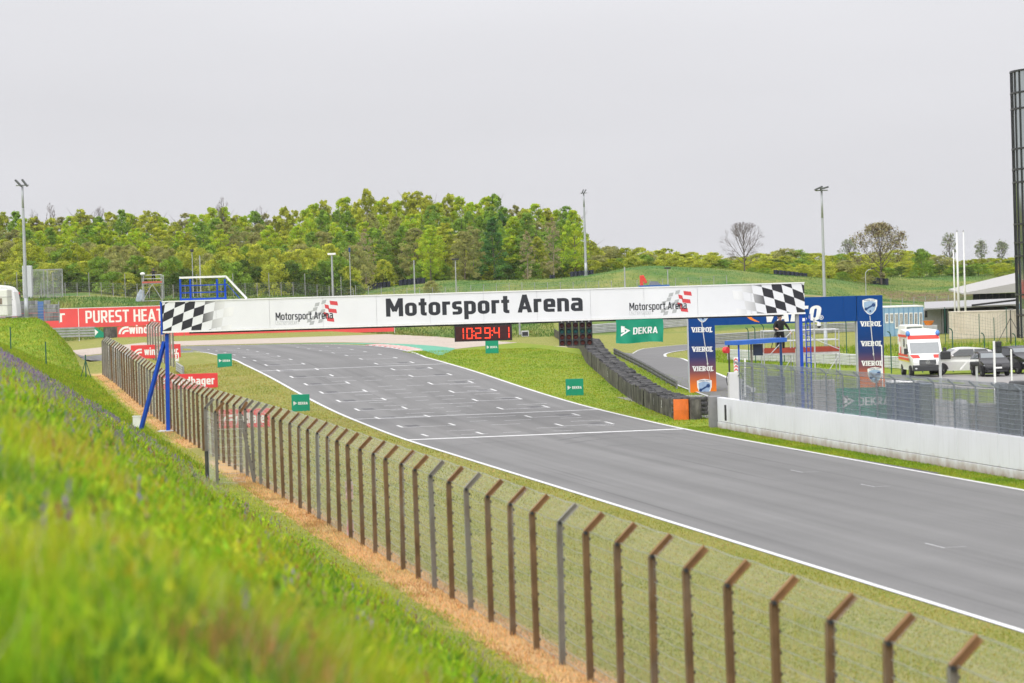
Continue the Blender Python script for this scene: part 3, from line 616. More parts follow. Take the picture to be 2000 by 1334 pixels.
# small camera box hung next to it
cc = thing('box_camera', 'small light grey camera box hanging under the gantry beside the clock', 'camera', (W(1018, 640, GD).x, GD, W(1018, 655, GD).z))
cx = W(1017, 640, GD).x
MB().box(cx-.09, cx-.01, GD-.05, GD+.05, W(1017, 654, GD).z, gzb-.03).build('bracket', GALV, cc)
MB().box(cx+.03, cx+.36, GD-.42, GD-.1, W(1017, 657, GD).z, W(1017, 646, GD).z).build('case', pm('camera_case', (.55, .56, .56), .5), cc)
MB().box(cx+.06, cx+.33, GD-.43, GD-.421, W(1017, 656, GD).z, W(1017, 648, GD).z).build('window', DARK, cc)
MB().box(cx-.02, cx+.08, GD-.2, GD+.0, W(1017, 652, GD).z, W(1017, 650, GD).z).build('arm', GALV, cc)
# ------------------------------------------------------------------ start lights, five columns of four
x0, x1 = W(1091, 650, GD).x, W(1157.5, 650, GD).x; zt = gzb-.10; zb = W(1124, 675, GD).z; cwid = (x1-x0)/5
stl = thing('start_lights', 'block of five dark signal columns with red and green lenses under the gantry', 'traffic light', ((x0+x1)/2, GD, zb))
LR = pm('red_lens', (.09, .008, .01), .15, .1, spec=.7); LG = pm('green_lens', (.0, .075, .085), .15, .1, spec=.7); LB = pm('dark_red_lens', (.05, .01, .012), .2, .1)
for c in range(5):
    a = x0+c*cwid
    hs_ = MB().box(a+.012, a+cwid-.012, GD-.1, GD+.16, zb, zt).build('signal_column', pm('signal_housing', (.032, .034, .036), .5, .15), stl, bevel=.02)
    for r in range(4):
        zc = zt-(r+.5)*(zt-zb)/4; xc = a+cwid/2; rad = .105
        mb = MB(); mb.tube((xc, GD-.125, zc), (xc, GD-.101, zc), rad*.7, rad, n=16); mb.build('lens', [LB, LG, LR, LR][r], hs_)
        mb = MB()
        for k in range(9):
            t0, t1 = math.pi*(.0+k/9), math.pi*(k+1)/9
            P4 = [(xc+rad*1.1*math.cos(t), zc+rad*1.1*math.sin(t)) for t in (t0, t1)]; P5 = [(xc+rad*1.25*math.cos(t), zc+rad*1.25*math.sin(t)) for t in (t0, t1)]
            mb.hexa([(P4[0][0], GD-.24, P4[0][1]), (P4[1][0], GD-.24, P4[1][1]), (P4[1][0], GD-.1, P4[1][1]), (P4[0][0], GD-.1, P4[0][1]),
                     (P5[0][0], GD-.24, P5[0][1]), (P5[1][0], GD-.24, P5[1][1]), (P5[1][0], GD-.1, P5[1][1]), (P5[0][0], GD-.1, P5[0][1])])
        mb.build('visor', DARK, hs_)
    MB().bar((a+cwid/2, GD, zt), (a+cwid/2, GD, gzb-.03), .05).build('hanger', GALV, stl)
# ------------------------------------------------------------------ cloth banner under the gantry
def dekra(mb_w, x0, x1, z0, z1, y, fn=None, mark=True):
    w, h = x1-x0, z1-z0
    fn = fn or (lambda a, b: (a, y, b))
    if mark:
        for P_ in ([(0, 1), (.11, .94), (.11, .42), (0, .36)], [(.0, 1.0), (.27, .56), (.18, .5), (.055, .80)], [(.27, .56), (.0, 0), (.0, .2), (.16, .50)]):
            mb_w.add([fn(x0+a*w*.92, z0+b*h) for a, b in P_][::-1], [tuple(range(4))])
    letters(mb_w, 'DEKRA', x0+.33*w, x1, z0+.16*h, z0+.82*h, y, .21, fn=fn)
bx0, bx1 = W(1203, 645, GD).x, W(1295, 645, GD).x; bz1 = gzb-.05; bz0 = W(1249, 669, GD).z
def cloth(a, b):
    u = (a-bx0)/(bx1-bx0); v = (bz1-b)/(bz1-bz0)
    return (a+.02*math.sin(v*5), GD-.15+.05*math.sin(u*9+v*3)*v+.04*math.sin(u*21-v*6)*v*.7, b-.03*math.sin(u*6.3)*v)
ban = thing('cloth_banner', 'green cloth banner with white lettering tied under the white gantry', 'banner', ((bx0+bx1)/2, GD, bz0))
mb = MB(); nx, nz_ = 40, 16
vv = [cloth(bx0+(bx1-bx0)*i/nx, bz0+(bz1-bz0)*j/nz_) for j in range(nz_+1) for i in range(nx+1)]
mb.add(vv, [(j*(nx+1)+i, j*(nx+1)+i+1, (j+1)*(nx+1)+i+1, (j+1)*(nx+1)+i) for j in range(nz_) for i in range(nx)])
cb = mb.build('cloth', DKG, ban, smooth=True)
mb = MB(); wl = bx1-bx0; dekra(mb, bx0+.10*wl, bx0+.88*wl, bz0+.30*(bz1-bz0), bz0+.74*(bz1-bz0), 0, fn=lambda a, b: tuple(Vector(cloth(a, b))+Vector((0, -.012, 0)))); mb.build('lettering', WPR, cb)
# ================================================================== sponsor arch over the pit exit
AD = 160.0
def ap(x, y): q = W(x, y, AD); return q.x, q.z
ax0, ax1, ax2, ax3 = ap(1346, 690)[0], ap(1397.5, 690)[0], ap(1676, 690)[0], ap(1726.5, 690)[0]
azt = ap(1722, 576.5)[1]; azb = (ap(1675, 627)[1]+ap(1397, 636)[1])/2; ag = min(gz(ax0, AD), gz(ax3, AD))
arch = thing('sponsor_arch', 'blue arch fading to orange at the feet with white lettering beyond the tyre wall', 'arch', ((ax0+ax3)/2, AD, ag))
def arch_mat():
    m = bpy.data.materials.new('arch_print'); m.use_nodes = True; t = m.node_tree; b = t.nodes['Principled BSDF']; b.inputs['Roughness'].default_value = .6; b.inputs['Specular IOR Level'].default_value = .15
    ge = N(t, 'ShaderNodeNewGeometry'); s = N(t, 'ShaderNodeSeparateXYZ'); t.links.new(ge.outputs['Position'], s.inputs[0])
    r = N(t, 'ShaderNodeMapRange'); r.inputs[1].default_value = ap(1370, 770)[1]; r.inputs[2].default_value = ap(1370, 640)[1]; t.links.new(s.outputs[2], r.inputs[0])
    cr = N(t, 'ShaderNodeValToRGB'); E = cr.color_ramp.elements; E[0].position = 0; E[0].color = (.82, .22, .015, 1); E[1].position = 1; E[1].color = (.003, .052, .225, 1)
    for p_, c_ in ((.14, (.72, .17, .025)), (.34, (.20, .075, .085)), (.56, (.030, .042, .14)), (.8, (.006, .045, .185))):
        e = E.new(p_); e.color = (*c_, 1)
    t.links.new(r.outputs[0], cr.inputs[0]); t.links.new(cr.outputs[0], b.inputs['Base Color']); return m
AM = arch_mat(); AW = pm('arch_side', (.50, .53, .58), .5)
for a, b in ((ax0, ax1), (ax2, ax3)):
    MB().box(a, b, AD, AD+.9, ag-.1, azb).build('pillar', AM, arch)
    MB().box(a-.03, a-.002, AD+.0, AD+.9, ag-.1, azt).build('side_edge', AW, arch)
nb = 5
for i in range(nb):
    a = ax0+(ax3-ax0)*i/nb; MB().box(a+.003, a+(ax3-ax0)/nb-.003, AD+.0, AD+.9, azb+.003, azt).build('beam_panel', AM, arch)
def atext(s_, xa, xb, yt, yb, bold, mat=WPR, shear=0, d=.006):
    mb = MB(); xm = (xa+xb)/2; letters(mb, s_, ap(xa, yt)[0], ap(xb, yt)[0], ap(xm, yb)[1], ap(xm, yt)[1], AD-d, bold, shear); return mb.build('lettering', mat, arch)
def vierol(cx_, cy_):
    """slab-serif capitals: bold letters with short bars at head and foot"""
    mb = MB(); letters(mb, 'VIEROL', ap(cx_-20.5, cy_)[0], ap(cx_+20.5, cy_)[0], ap(cx_, cy_+4.8)[1], ap(cx_, cy_-4.8)[1], AD-.006, .24)
    for i, dx in enumerate((-18.7, -10.6, -7.2, -.4, 16.2)):
        for yy in ((cy_-4.3,) if i == 0 else (cy_-4.3, cy_+4.3)):
            X, Z = ap(cx_+dx, yy); mb.flat([(X-.075, Z-.018), (X+.075, Z-.018), (X+.075, Z+.018), (X-.075, Z+.018)], AD-.007)
    mb.build('lettering', WPR, arch)
for yy in (644, 682, 720): vierol(1371+(yy-644)*.03, yy)
for yy in (632.5, 671, 709.5): vierol(1701+(yy-632)*.03, yy)
SHB = pm('shield_blue', (.30, .42, .60), .5, .1); NAVY = pm('navy_print', (.012, .05, .17), .5, .05)
def shield(cxp, cyp, w, h):
    cx_, cz_ = ap(cxp, cyp); W_, H_ = w/37.5, h/37.5
    base = [(-.5, .40), (-.25, .47), (0, .5), (.25, .47), (.5, .40), (.49, .05), (.38, -.22), (.18, -.42), (0, -.5), (-.18, -.42), (-.38, -.22), (-.49, .05)]
    def pol(k, dz): return [(cx_+a*W_*k, cz_+b*H_*k+dz) for a, b in base][::-1]
    MB().flat(pol(1, 0), AD-.005).build('shield_print', WPR, arch); MB().flat(pol(.80, -.05*H_), AD-.009).build('shield_print', SHB, arch)
    mb = MB(); a0, a1 = Vector((cx_-.27*W_, 0, cz_-.14*H_)), Vector((cx_+.25*W_, 0, cz_+.10*H_)); d = (a1-a0).normalized(); n_ = Vector((-d.z, 0, d.x))*.055*W_
    mb.flat([((a0-n_).x, (a0-n_).z), ((a1-n_).x, (a1-n_).z), ((a1+n_).x, (a1+n_).z), ((a0+n_).x, (a0+n_).z)], AD-.013)
    for c_, r_ in ((a0, .11*W_), (a1, .13*W_)):
        mb.flat([(c_.x+r_*math.cos(t*math.pi/6), c_.z+r_*math.sin(t*math.pi/6)) for t in range(12)], AD-.0125)
    mb.flat([(cx_+.02*W_+.07*W_*math.cos(t*math.pi/5), cz_-.27*H_+.07*W_*math.sin(t*math.pi/5)) for t in range(10)], AD-.013)
    mb.build('wrench_print', NAVY, arch)
    mb = MB(); letters(mb, 'EXPERT KITS', cx_-.36*W_, cx_+.36*W_, cz_+.36*H_, cz_+.43*H_, AD-.012, .18); mb.build('lettering', NAVY, arch)
shield(1372, 614, 29, 32); shield(1699, 599, 29, 32); shield(1376, 757, 29, 34); shield(1709, 733, 29, 32)
atext('VAICO', 1489, 1600, 598, 628, .27, WPR, .18)
mb = MB(); c_ = ap(1604, 620); mb.add([(c_[0]+r_*math.cos(t*math.pi/8), AD-.006, c_[1]+r_*math.sin(t*math.pi/8)) for r_ in (.12, .095) for t in range(16)], [(i, (i+1) % 16, 16+(i+1) % 16, 16+i) for i in range(16)]); mb.build('ring_print', WPR, arch); mb = MB()
letters(mb, 'R', c_[0]-.045, c_[0]+.05, c_[1]-.06, c_[1]+.06, AD-.006, .2); mb.build('lettering', WPR, arch)
mb = MB(); sw = [(1450, 611), (1457, 618), (1465, 624), (1474, 628), (1483, 629.5)]; sw2 = [(1483, 628.5), (1472, 623), (1464, 616), (1460, 609)]
mb.flat([ap(*p) for p in sw+sw2], AD-.006); mb.build('swoosh_print', pm('orange_print', (.85, .23, .015), .5, .05), arch)
ROPE = pm('white_rope', (.62, .62, .60), .8)
for a, b, c_ in (((1370, 626), (1382, 709), (1387, 745)), ((1699, 617), (1706, 690), (1710, 722))):
    pa, pb, pc = W(*a, AD-.25), W(*b, AD-.3), W(*c_, AD-.3)
    MB().path([pa, pb], .022, 5).path([pb, pc], .008, 4).tube(pb, pb+Vector((0, 0, -.14)), .05, .02, n=6).build('tie_rope', ROPE, arch)
# ================================================================== catch fences
wdir = Vector((math.cos(TH), math.sin(TH), 0))         # towards the track
ldir = Vector((-math.sin(TH), math.cos(TH), 0))        # along the track, away from the camera
def post_mesh(name, mats, H=2.44, arm=.43, clips=True):
    mb = MB(); w = wdir; l = ldir
    def slab(a, b, du, dl, mi=0):     # profile flange; du across fence, dl along fence
        a = Vector(a); b = Vector(b); d = (b-a).normalized(); u = (w-d*w.dot(d)).normalized() if abs(w.dot(d)) < .9 else Vector((0, 0, 1)); u = u*(du/2); e = l*(dl/2)
        mb.hexa([a-u-e, a+u-e, a+u+e, a-u+e, b-u-e, b+u-e, b+u+e, b-u+e], mi)
    top = Vector((0, 0, H)); tip = top+w*arm*.707+Vector((0, 0, arm*.707))
    slab(w*-.045+Vector((0, 0, -.25)), top+w*-.045, .010, .10); slab(w*.045+Vector((0, 0, -.25)), top+w*.045, .010, .10); slab((0, 0, -.25), (0, 0, H), .080, .012)
    nrm_ = (w*-.707+Vector((0, 0, .707)))
    for k in (-.042, .042): slab(top+nrm_*k, tip+nrm_*k, .010, .10, 1)
    slab(top, tip, .074, .012, 1)
    mb.tube(top-l*.06, top+l*.06, .030, n=8, mi=2)
    if clips:
        for i in range(9): mb.ball(w*.066+Vector((0, 0, .18+i*.27)), (.022, .022, .03), 6, 4, 2)
    return mb.mesh(name, mats)
P_BR = post_mesh('post', [RUSTB, ARMR, DARK]); P_GR = post_mesh('post', [RUSTL, RUSTL, DARK]); P_MX = post_mesh('post', [RUSTL, ARMR, DARK])
WIRE = pm('fence_wire', (.52, .53, .52), .55, .12, 4, metal=.3)
def wire_bay(parent, A, B, H, arm, vs_, hs_, r, thick=.3, low=.25, name='wire_panel', mat=None, armdir=None, rc=1.8):
    mb = MB(); ad = armdir or wdir; A = Vector(A)+ad*.05; B = Vector(B)+ad*.05; up = Vector((0, 0, 1)); L = (B-A).length; n = max(2, int(L/vs_)); rr_ = random.Random(int(A.y*100))
    tipo = ad*arm*.707+up*arm*.707
    for i in range(n+1):
        t = i/n; p = A.lerp(B, t); q = p+up*H; j = Vector((rr_.uniform(-.01, .01), rr_.uniform(-.01, .01), 0))
        mb.tube(p+up*.02, q+j, r, n=3, cap=False)
        if arm: mb.tube(q+j, q+tipo, r, n=3, cap=False)
    m = int(H/hs_)
    for i in range(m+1):
        z = .03+i*(H-.03)/m; s_ = -.012-.02*rr_.random()
        mid = A.lerp(B, .5)+up*(z+s_); mb.tube(A+up*z, mid, r, n=3, cap=False); mb.tube(mid, B+up*z, r, n=3, cap=False)
    for i in range(int(low/.05)): mb.tube(A+up*(.02+i*.05), B+up*(.02+i*.05), r*1.2, n=3, cap=False)
    if thick:
        for i in range(int(H/thick)+1):
            z = .06+i*thick; mid = A.lerp(B, .5)+up*(z-.03*rr_.random()); mb.tube(A+up*z, mid, r*rc, n=3, cap=False); mb.tube(mid, B+up*z, r*rc, n=3, cap=False)
    if arm:
        for i in range(1, 5):
            o_ = up*H+tipo*(i/4); mid = A.lerp(B, .5)+o_-up*.03; mb.tube(A+o_, mid, r*(rc if i == 4 else 1), n=3, cap=False); mb.tube(mid, B+o_, r*(rc if i == 4 else 1), n=3, cap=False)
    return mb.build(name, mat or WIRE, parent)
FO = 10.33
fen = thing('catch_fence', 'long catch fence of brown and grey posts with angled tops between bank and race track', 'fence', (OX(FO, 110), 110, 0))
fr_ = random.Random(11); prev = None; D_ = 24.0
SP = 2.33*math.cos(TH)
nposts = int((206-24)/SP)+1
for i in range(nposts):
    d = 206-(nposts-1-i)*SP; x = OX(FO, d); z = gz(x, d)
    t = fr_.random(); me = P_BR if t < .76 else (P_MX if t < .91 else P_GR)
    if 103 < d < 111 or d > 195: me = P_GR
    o = bpy.data.objects.new('post', me); COL.objects.link(o); o.parent = fen; o.location = Vector((x, d, z))-fen.location; o.rotation_euler = (fr_.uniform(-.012, .012), fr_.uniform(-.012, .012), 0)
    hk = float(np.interp(d, [95, 130], [1.0, .93])); o.scale = (1, 1, hk)
    cur = Vector((x, d, z))
    if prev is not None:
        near = d < 80
        wire_bay(fen, prev, cur, 2.44*hk, .43*hk, .11 if near else .16, .22 if near else .24, 0.0020 if near else .0030, .20, rc=4.2 if near else 2.2)
    prev = cur
# jog with the leaning gate post
jog = thing('fence_gate_bay', 'three-post side bay with sagging mesh and one leaning post beside the long fence', 'fence', tuple(G(424, 947)))
jp = [G(405, 935), G(424.7, 947.5), G(497, 944)]
for k, q in enumerate(jp):
    o = bpy.data.objects.new('post', P_MX if k else P_GR); COL.objects.link(o); o.parent = jog; o.location = Vector(q)-jog.location
    if k == 2: o.rotation_euler = (0, -.17, 0)
wire_bay(jog, jp[0], jp[1], 2.35, 0, .12, .14, .0026, .3); wire_bay(jog, jp[1]+Vector((0, 0, .0)), jp[2]+Vector((-.35, 0, 0)), 2.35, 0, .12, .16, .0026, .3)
MB().box(jp[0].x-.06, jp[0].x+.08, jp[0].y-.08, jp[0].y+.06, jp[0].z-.1, jp[0].z+.95).build('rubber_stub', TYRE, jog)
# second run past the opening
f2 = thing('catch_fence_end', 'short far run of grey catch fence standing nearer the track than the long fence', 'fence', (OX(15, 219), 219, gz(OX(15, 219), 219)))
prev = None
for i in range(10):
    d = 206+i*2.9; cur = Vector((OX(15.1, d), d, gz(OX(15.1, d), d)))
    o = bpy.data.objects.new('post', P_GR if i % 3 else P_MX); COL.objects.link(o); o.parent = f2; o.location = cur-f2.location
    if prev is not None: wire_bay(f2, prev, cur, 2.44, .43, .2, .25, .004, 0)
    prev = cur
# ================================================================== pit wall with its own fence
WO, WH = 33.0, 1.32
pw_ = thing('pit_wall', 'long low white concrete pit wall along the right side of the race track', 'wall', (OX(WO, 110), 110, gz(OX(WO, 110), 110)))
def wp(d, dx=0, dz=0): x = OX(WO, d)+dx; return Vector((x, d, gz(x, d)+dz))
PWM = None
def pit_wall_mat():
    m = bpy.data.materials.new('pit_wall_paint'); m.use_nodes = True; t = m.node_tree; b = t.nodes['Principled BSDF']; b.inputs['Roughness'].default_value = .75
    ge = N(t, 'ShaderNodeNewGeometry'); s = N(t, 'ShaderNodeSeparateXYZ'); t.links.new(ge.outputs['Position'], s.inputs[0])
    def nn(sc, det, scale=(1, 1, 1)):
        mp_ = N(t, 'ShaderNodeMapping'); mp_.inputs['Scale'].default_value = scale; t.links.new(ge.outputs['Position'], mp_.inputs[0])
        n = N(t, 'ShaderNodeTexNoise'); n.inputs['Scale'].default_value = sc; n.inputs['Detail'].default_value = det; t.links.new(mp_.outputs[0], n.inputs['Vector']); return n.outputs[0]
    def mr(v, a, c, lo, hi):
        n = N(t, 'ShaderNodeMapRange'); n.inputs[1].default_value = a; n.inputs[2].default_value = c; n.inputs[3].default_value = lo; n.inputs[4].default_value = hi; t.links.new(v, n.inputs[0]); return n.outputs[0]
    def ma(op, a, c):
        n = N(t, 'ShaderNodeMath', operation=op)
        for i, q_ in enumerate((a, c)):
            if isinstance(q_, float): n.inputs[i].default_value = q_
            else: t.links.new(q_, n.inputs[i])
        return n.outputs[0]
    def mix(f, a, c):
        n = N(t, 'ShaderNodeMix', data_type='RGBA'); t.links.new(f, n.inputs[0])
        for i, q_ in ((6, a), (7, c)):
            if isinstance(q_, tuple): n.inputs[i].default_value = (*q_, 1)
            else: t.links.new(q_, n.inputs[i])
        return n.outputs[2]
    c = mix(mr(nn(.5, 4), .35, .65, 0, 1), (.71, .72, .77), (.65, .66, .70))
    c = mix(mr(nn(7, 5, (1, 1, .12)), .5, .8, 0, .35), c, (.50, .50, .51))
    # splash of red-brown soil, thrown up unevenly along the foot
    hgt = ma('ADD', s.outputs[2], ma('MULTIPLY', nn(2.2, 6), -.55)); c = mix(mr(hgt, -.30, .08, .85, 0), c, (.30, .21, .155))
    t.links.new(c, b.inputs['Base Color']); return m
PWM = pit_wall_mat()
d = 131.6; seg = 0
while d > 62:
    d2 = d-3.9; n_ = .14
    for nm, za, zb_, th in (('wall_block', .30, WH, .0), ('plinth_block', -.2, .285, .012)):
        a, b = wp(d-.008), wp(d2+.008); pr2 = wdir*(-.125-th); pr3 = wdir*.125
        MB().hexa([a+pr2+Vector((0, 0, za)), b+pr2+Vector((0, 0, za)), b+pr3+Vector((0, 0, za)), a+pr3+Vector((0, 0, za)), a+pr2+Vector((0, 0, zb_)), b+pr2+Vector((0, 0, zb_)), b+pr3+Vector((0, 0, zb_)), a+pr3+Vector((0, 0, zb_))]).build(nm, PWM, pw_, bevel=.012)
    d = d2
a, b = wp(131.6), wp(62); MB().hexa([a-wdir*.10+Vector((0, 0, .2)), b-wdir*.10+Vector((0, 0, .2)), b+wdir*.1+Vector((0, 0, .2)), a+wdir*.1+Vector((0, 0, .2)), a-wdir*.10+Vector((0, 0, WH-.05)), b-wdir*.10+Vector((0, 0, WH-.05)), b+wdir*.1+Vector((0, 0, WH-.05)), a+wdir*.1+Vector((0, 0, WH-.05))]).build('wall_core', DARK, pw_)
MB().box(wp(132.6).x-.25, wp(132.6).x+.28, 131.75, 132.9, wp(132).z-.2, wp(132).z+WH+.02).build('end_block', pm('grey_end', (.20, .20, .21), .8, .15, 3, dirt=(.3, .29, .28, .6)), pw_, bevel=.02)
q = wp(130.3); MB().box(q.x-.22, q.x-.14, 129.2, 129.36, q.z+.42, q.z+1.08).build('slot_plate', DARK, pw_)
pf = thing('pit_wall_fence', 'silvery mesh fence with clouded screens on top of the white pit wall', 'fence', tuple(wp(100, 0, WH)))
def screen_mat():
    m = bpy.data.materials.new('clouded_screen'); m.use_nodes = True; t = m.node_tree; b = t.nodes['Principled BSDF']
    b.inputs['Base Color'].default_value = (.24, .27, .30, 1); b.inputs['Roughness'].default_value = .4; b.inputs['Specular IOR Level'].default_value = .2
    ge = N(t, 'ShaderNodeNewGeometry'); mp_ = N(t, 'ShaderNodeMapping'); mp_.inputs['Scale'].default_value = (3.5, 3.5, .25); t.links.new(ge.outputs['Position'], mp_.inputs[0])
    n = N(t, 'ShaderNodeTexNoise'); n.inputs['Scale'].default_value = 1.2; n.inputs['Detail'].default_value = 5; t.links.new(mp_.outputs[0], n.inputs['Vector'])
    r = N(t, 'ShaderNodeMapRange'); r.inputs[1].default_value = .3; r.inputs[2].default_value = .75; r.inputs[3].default_value = .20; r.inputs[4].default_value = .58; t.links.new(n.outputs[0], r.inputs[0])
    tr = N(t, 'ShaderNodeBsdfTransparent'); ms = N(t, 'ShaderNodeMixShader'); t.links.new(r.outputs[0], ms.inputs[0]); t.links.new(tr.outputs[0], ms.inputs[1]); t.links.new(b.outputs[0], ms.inputs[2]); t.links.new(ms.outputs[0], t.nodes['Material Output'].inputs[0]); return m
SCR = screen_mat(); PG = pm('fence_galv', (.22, .245, .275), .5, .15, 4, metal=.2)
d = 128.2; prev = None; FH = 1.43
while d > 60:
    q = wp(d, 0, WH); MB().bar(q+Vector((0, 0, -.02)), q+Vector((0, 0, FH)), .05).bar(q+Vector((0, 0, FH)), q+Vector((0, 0, FH))-wdir*.22+Vector((0, 0, .18)), .05).build('post', PG, pf)
    if prev is not None:
        wire_bay(pf, prev, q, FH, .30, .10, .30, .0035, .155, .0, mat=PG, armdir=-wdir, rc=2.6)
        mbt = MB()
        for k in range(7):
            oo_ = Vector((0, 0, FH))-wdir*(.05+.032*k)+Vector((0, 0, .028*k)); mbt.tube(prev+oo_, q+oo_, .006, n=3, cap=False)
        mbt.build('overhang_wires', PG, pf)
        e = wdir*.06; v0, v1 = prev+e, q+e
        MB().add([v0+Vector((0, 0, .03)), v1+Vector((0, 0, .03)), v1+Vector((0, 0, FH-.06)), v0+Vector((0, 0, FH-.06)), v0+e*.1+Vector((0, 0, .03)), v1+e*.1+Vector((0, 0, .03)), v1+e*.1+Vector((0, 0, FH-.06)), v0+e*.1+Vector((0, 0, FH-.06))], [(0, 1, 2, 3), (7, 6, 5, 4), (3, 2, 6, 7), (0, 4, 5, 1)]).build('screen', SCR, pf)
    prev = q; d -= 2.1
# ================================================================== tyre wall
tpx = [(1318, 818), (1280, 804), (1243, 787), (1218, 769), (1194, 751), (1176, 735), (1159, 721), (1137.6, 700), (1113, 679), (1092, 663), (1083, 656)]
tw_pts = resample(smooth_line([tuple(G(*p)[:2]) for p in tpx], 2), 400)
arc = np.r_[0, np.cumsum(np.hypot(*np.diff(tw_pts, axis=0).T))]; TL = arc[-1]
def twp(s_): return Vector((np.interp(s_, arc, tw_pts[:, 0]), np.interp(s_, arc, tw_pts[:, 1]), 0))
def twn(s_):
    a, b = twp(max(0, s_-.4)), twp(min(TL, s_+.4)); dd = (b-a).normalized(); return Vector((dd.y, -dd.x, 0))     # away from the track
tw = thing('tyre_wall', 'curving black tyre wall faced with rubber belting along the right-hand grass', 'tyre wall', (tw_pts[0][0], tw_pts[0][1], gz(*tw_pts[0])))
BELT = pm('rubber_belting', (.055, .051, .045), .6, .3, 2.5, dirt=(.25, .235, .20, .85), dscale=3.0)
BH = .84; s_ = 0; k = 0; tr_ = random.Random(5)
while s_ < TL-.3:
    L = .82+tr_.uniform(-.12, .2); e = min(s_+L, TL-.02); a, b = twp(s_+.012), twp(e-.012); na, nb_ = twn(s_), twn(e); j0, j1 = tr_.uniform(-.05, .05), tr_.uniform(-.05, .05)
    ga, gb = gz(a.x, a.y), gz(b.x, b.y); h = BH+tr_.uniform(-.09, .07); m0 = a.lerp(b, .5)-na*(.03+tr_.uniform(0, .05)); gm = (ga+gb)/2
    mb = MB()
    for p0, p1, n0, n1, z0_, z1_ in ((a-na*j0, m0, na, na, ga, gm), (m0, b-nb_*j1, na, nb_, gm, gb)):
        mb.hexa([p0+Vector((0, 0, z0_-.05)), p1+Vector((0, 0, z1_-.05)), p1+n1*.02+Vector((0, 0, z1_-.05)), p0+n0*.02+Vector((0, 0, z0_-.05)), p0+Vector((0, 0, z0_+h)), p1+Vector((0, 0, z1_+h)), p1+n1*.02+Vector((0, 0, z1_+h)), p0+n0*.02+Vector((0, 0, z0_+h))])
    mb.build('belt_panel', BELT, tw)
    s_ = e; k += 1
def tyre_stack_mesh(seed, n=4):
    r_ = random.Random(seed); mb = MB(); z = 0
    for i in range(n):
        ro, ri, h = .31+r_.uniform(-.02, .02), .17, .205; cx_, cy_ = r_.uniform(-.03, .03), r_.uniform(-.03, .03); prof = [(ri, .03), (ri+.05, 0), (ro-.03, .0), (ro, .05), (ro, h-.05), (ro-.03, h), (ri+.05, h), (ri, h-.03)]
        nn_ = 12; vs = [(cx_+p[0]*math.cos(2*math.pi*a/nn_), cy_+p[0]*math.sin(2*math.pi*a/nn_), z+p[1]) for a in range(nn_) for p in prof]
        m = len(prof); mb.add(vs, [(a*m+q_, ((a+1) % nn_)*m+q_, ((a+1) % nn_)*m+(q_+1) % m, a*m+(q_+1) % m) for a in range(nn_) for q_ in range(m)]); z += h
    return mb.mesh('tyre_stack', TYRE, True)
TS = [tyre_stack_mesh(i) for i in range(5)]
s_ = .35; cnt = 0
while s_ < TL and cnt < 290:
    p, n_ = twp(s_), twn(s_)
    for r in range(2):
        q = p+n_*(.36+.62*r); o = bpy.data.objects.new('tyre_stack', tr_.choice(TS)); COL.objects.link(o); o.parent = tw; o.location = Vector((q.x, q.y, gz(q.x, q.y)-.06+tr_.uniform(-.05, .07)))-tw.location; o.rotation_euler = (tr_.uniform(-.05, .05), tr_.uniform(-.05, .05), tr_.uniform(0, 6)); cnt += 1
    s_ += .63+.0012*s_
for ch, px, py in (('5', 1191, 733), ('1', 1221, 757), ('/', 1282, 788), ('2', 1298, 790)):
    # the marks are painted on the belting: set them on its face
    best = min(range(400), key=lambda i: abs((lambda r_: tw_pts[i][0]-r_[0]/r_[1]*tw_pts[i][1])(ray(px, py))))
    c_ = Vector((*tw_pts[best], 0)); s0 = arc[best]; n_ = twn(s0); dr = Vector((n_.y, -n_.x, 0)); dr = dr if dr.x > 0 else -dr
    zc = gz(c_.x, c_.y)+.52; mb = MB(); hw = .11 if ch in '52' else .05
    letters(mb, ch, -hw, hw, -.17, .17, 0, .22, fn=lambda a, b: tuple(c_+dr*a-n_*.14+Vector((0, 0, zc+b)))); mb.build('painted_mark', PAINT2, tw)
# orange and black end stacks
oe = thing('orange_end_block', 'bright orange wrapped tyre block at the near end of the tyre wall', 'tyre block', tuple(G(1331, 821)))
def wrap_block(th_, mat, x0p, x1p, yb, h, dep, nm):
    a, b = G(x0p, yb), G(x1p, yb); mb = MB(); n = 8
    P0 = [(a.x+(b.x-a.x)*(.5-.5*math.cos(math.pi*i/n)), -.10*math.sin(math.pi*i/n)*1.0) for i in range(n+1)]
    z0 = a.z-.05; vs = []
    for z in (z0, z0+h*.5, z0+h): vs += [(x, a.y+dy-(0.03 if z == z0+h*.5 else 0), z) for x, dy in P0]
    m = n+1; mb.add(vs, [(j*m+i, j*m+i+1, (j+1)*m+i+1, (j+1)*m+i) for j in range(2) for i in range(n)])
    mb.box(a.x+.01, b.x-.01, a.y+.002, a.y+dep, z0, z0+h-.01); return mb.build(nm, mat, th_, smooth=False)
wrap_block(oe, pm('orange_wrap', (.74, .16, .02), .5, .12, 3, dirt=(.45, .10, .02, .5), dscale=3), 1316.5, 1347, 821, .98, .7, 'wrapping')
be = thing('black_end_block', 'black wrapped tyre block between the orange block and the pit wall', 'tyre block', tuple(G(1359, 820)))
wrap_block(be, BELT, 1347.5, 1371, 820, .96, .7, 'wrapping')
for k, dx in enumerate((.2, .55)):
    for th_, px in ((oe, 1318), (be, 1348)):
        q = G(px, 820); o = bpy.data.objects.new('tyre_stack', TS[k]); COL.objects.link(o); o.parent = th_; o.location = Vector((q.x+dx, q.y+.42, q.z+.18))-th_.location
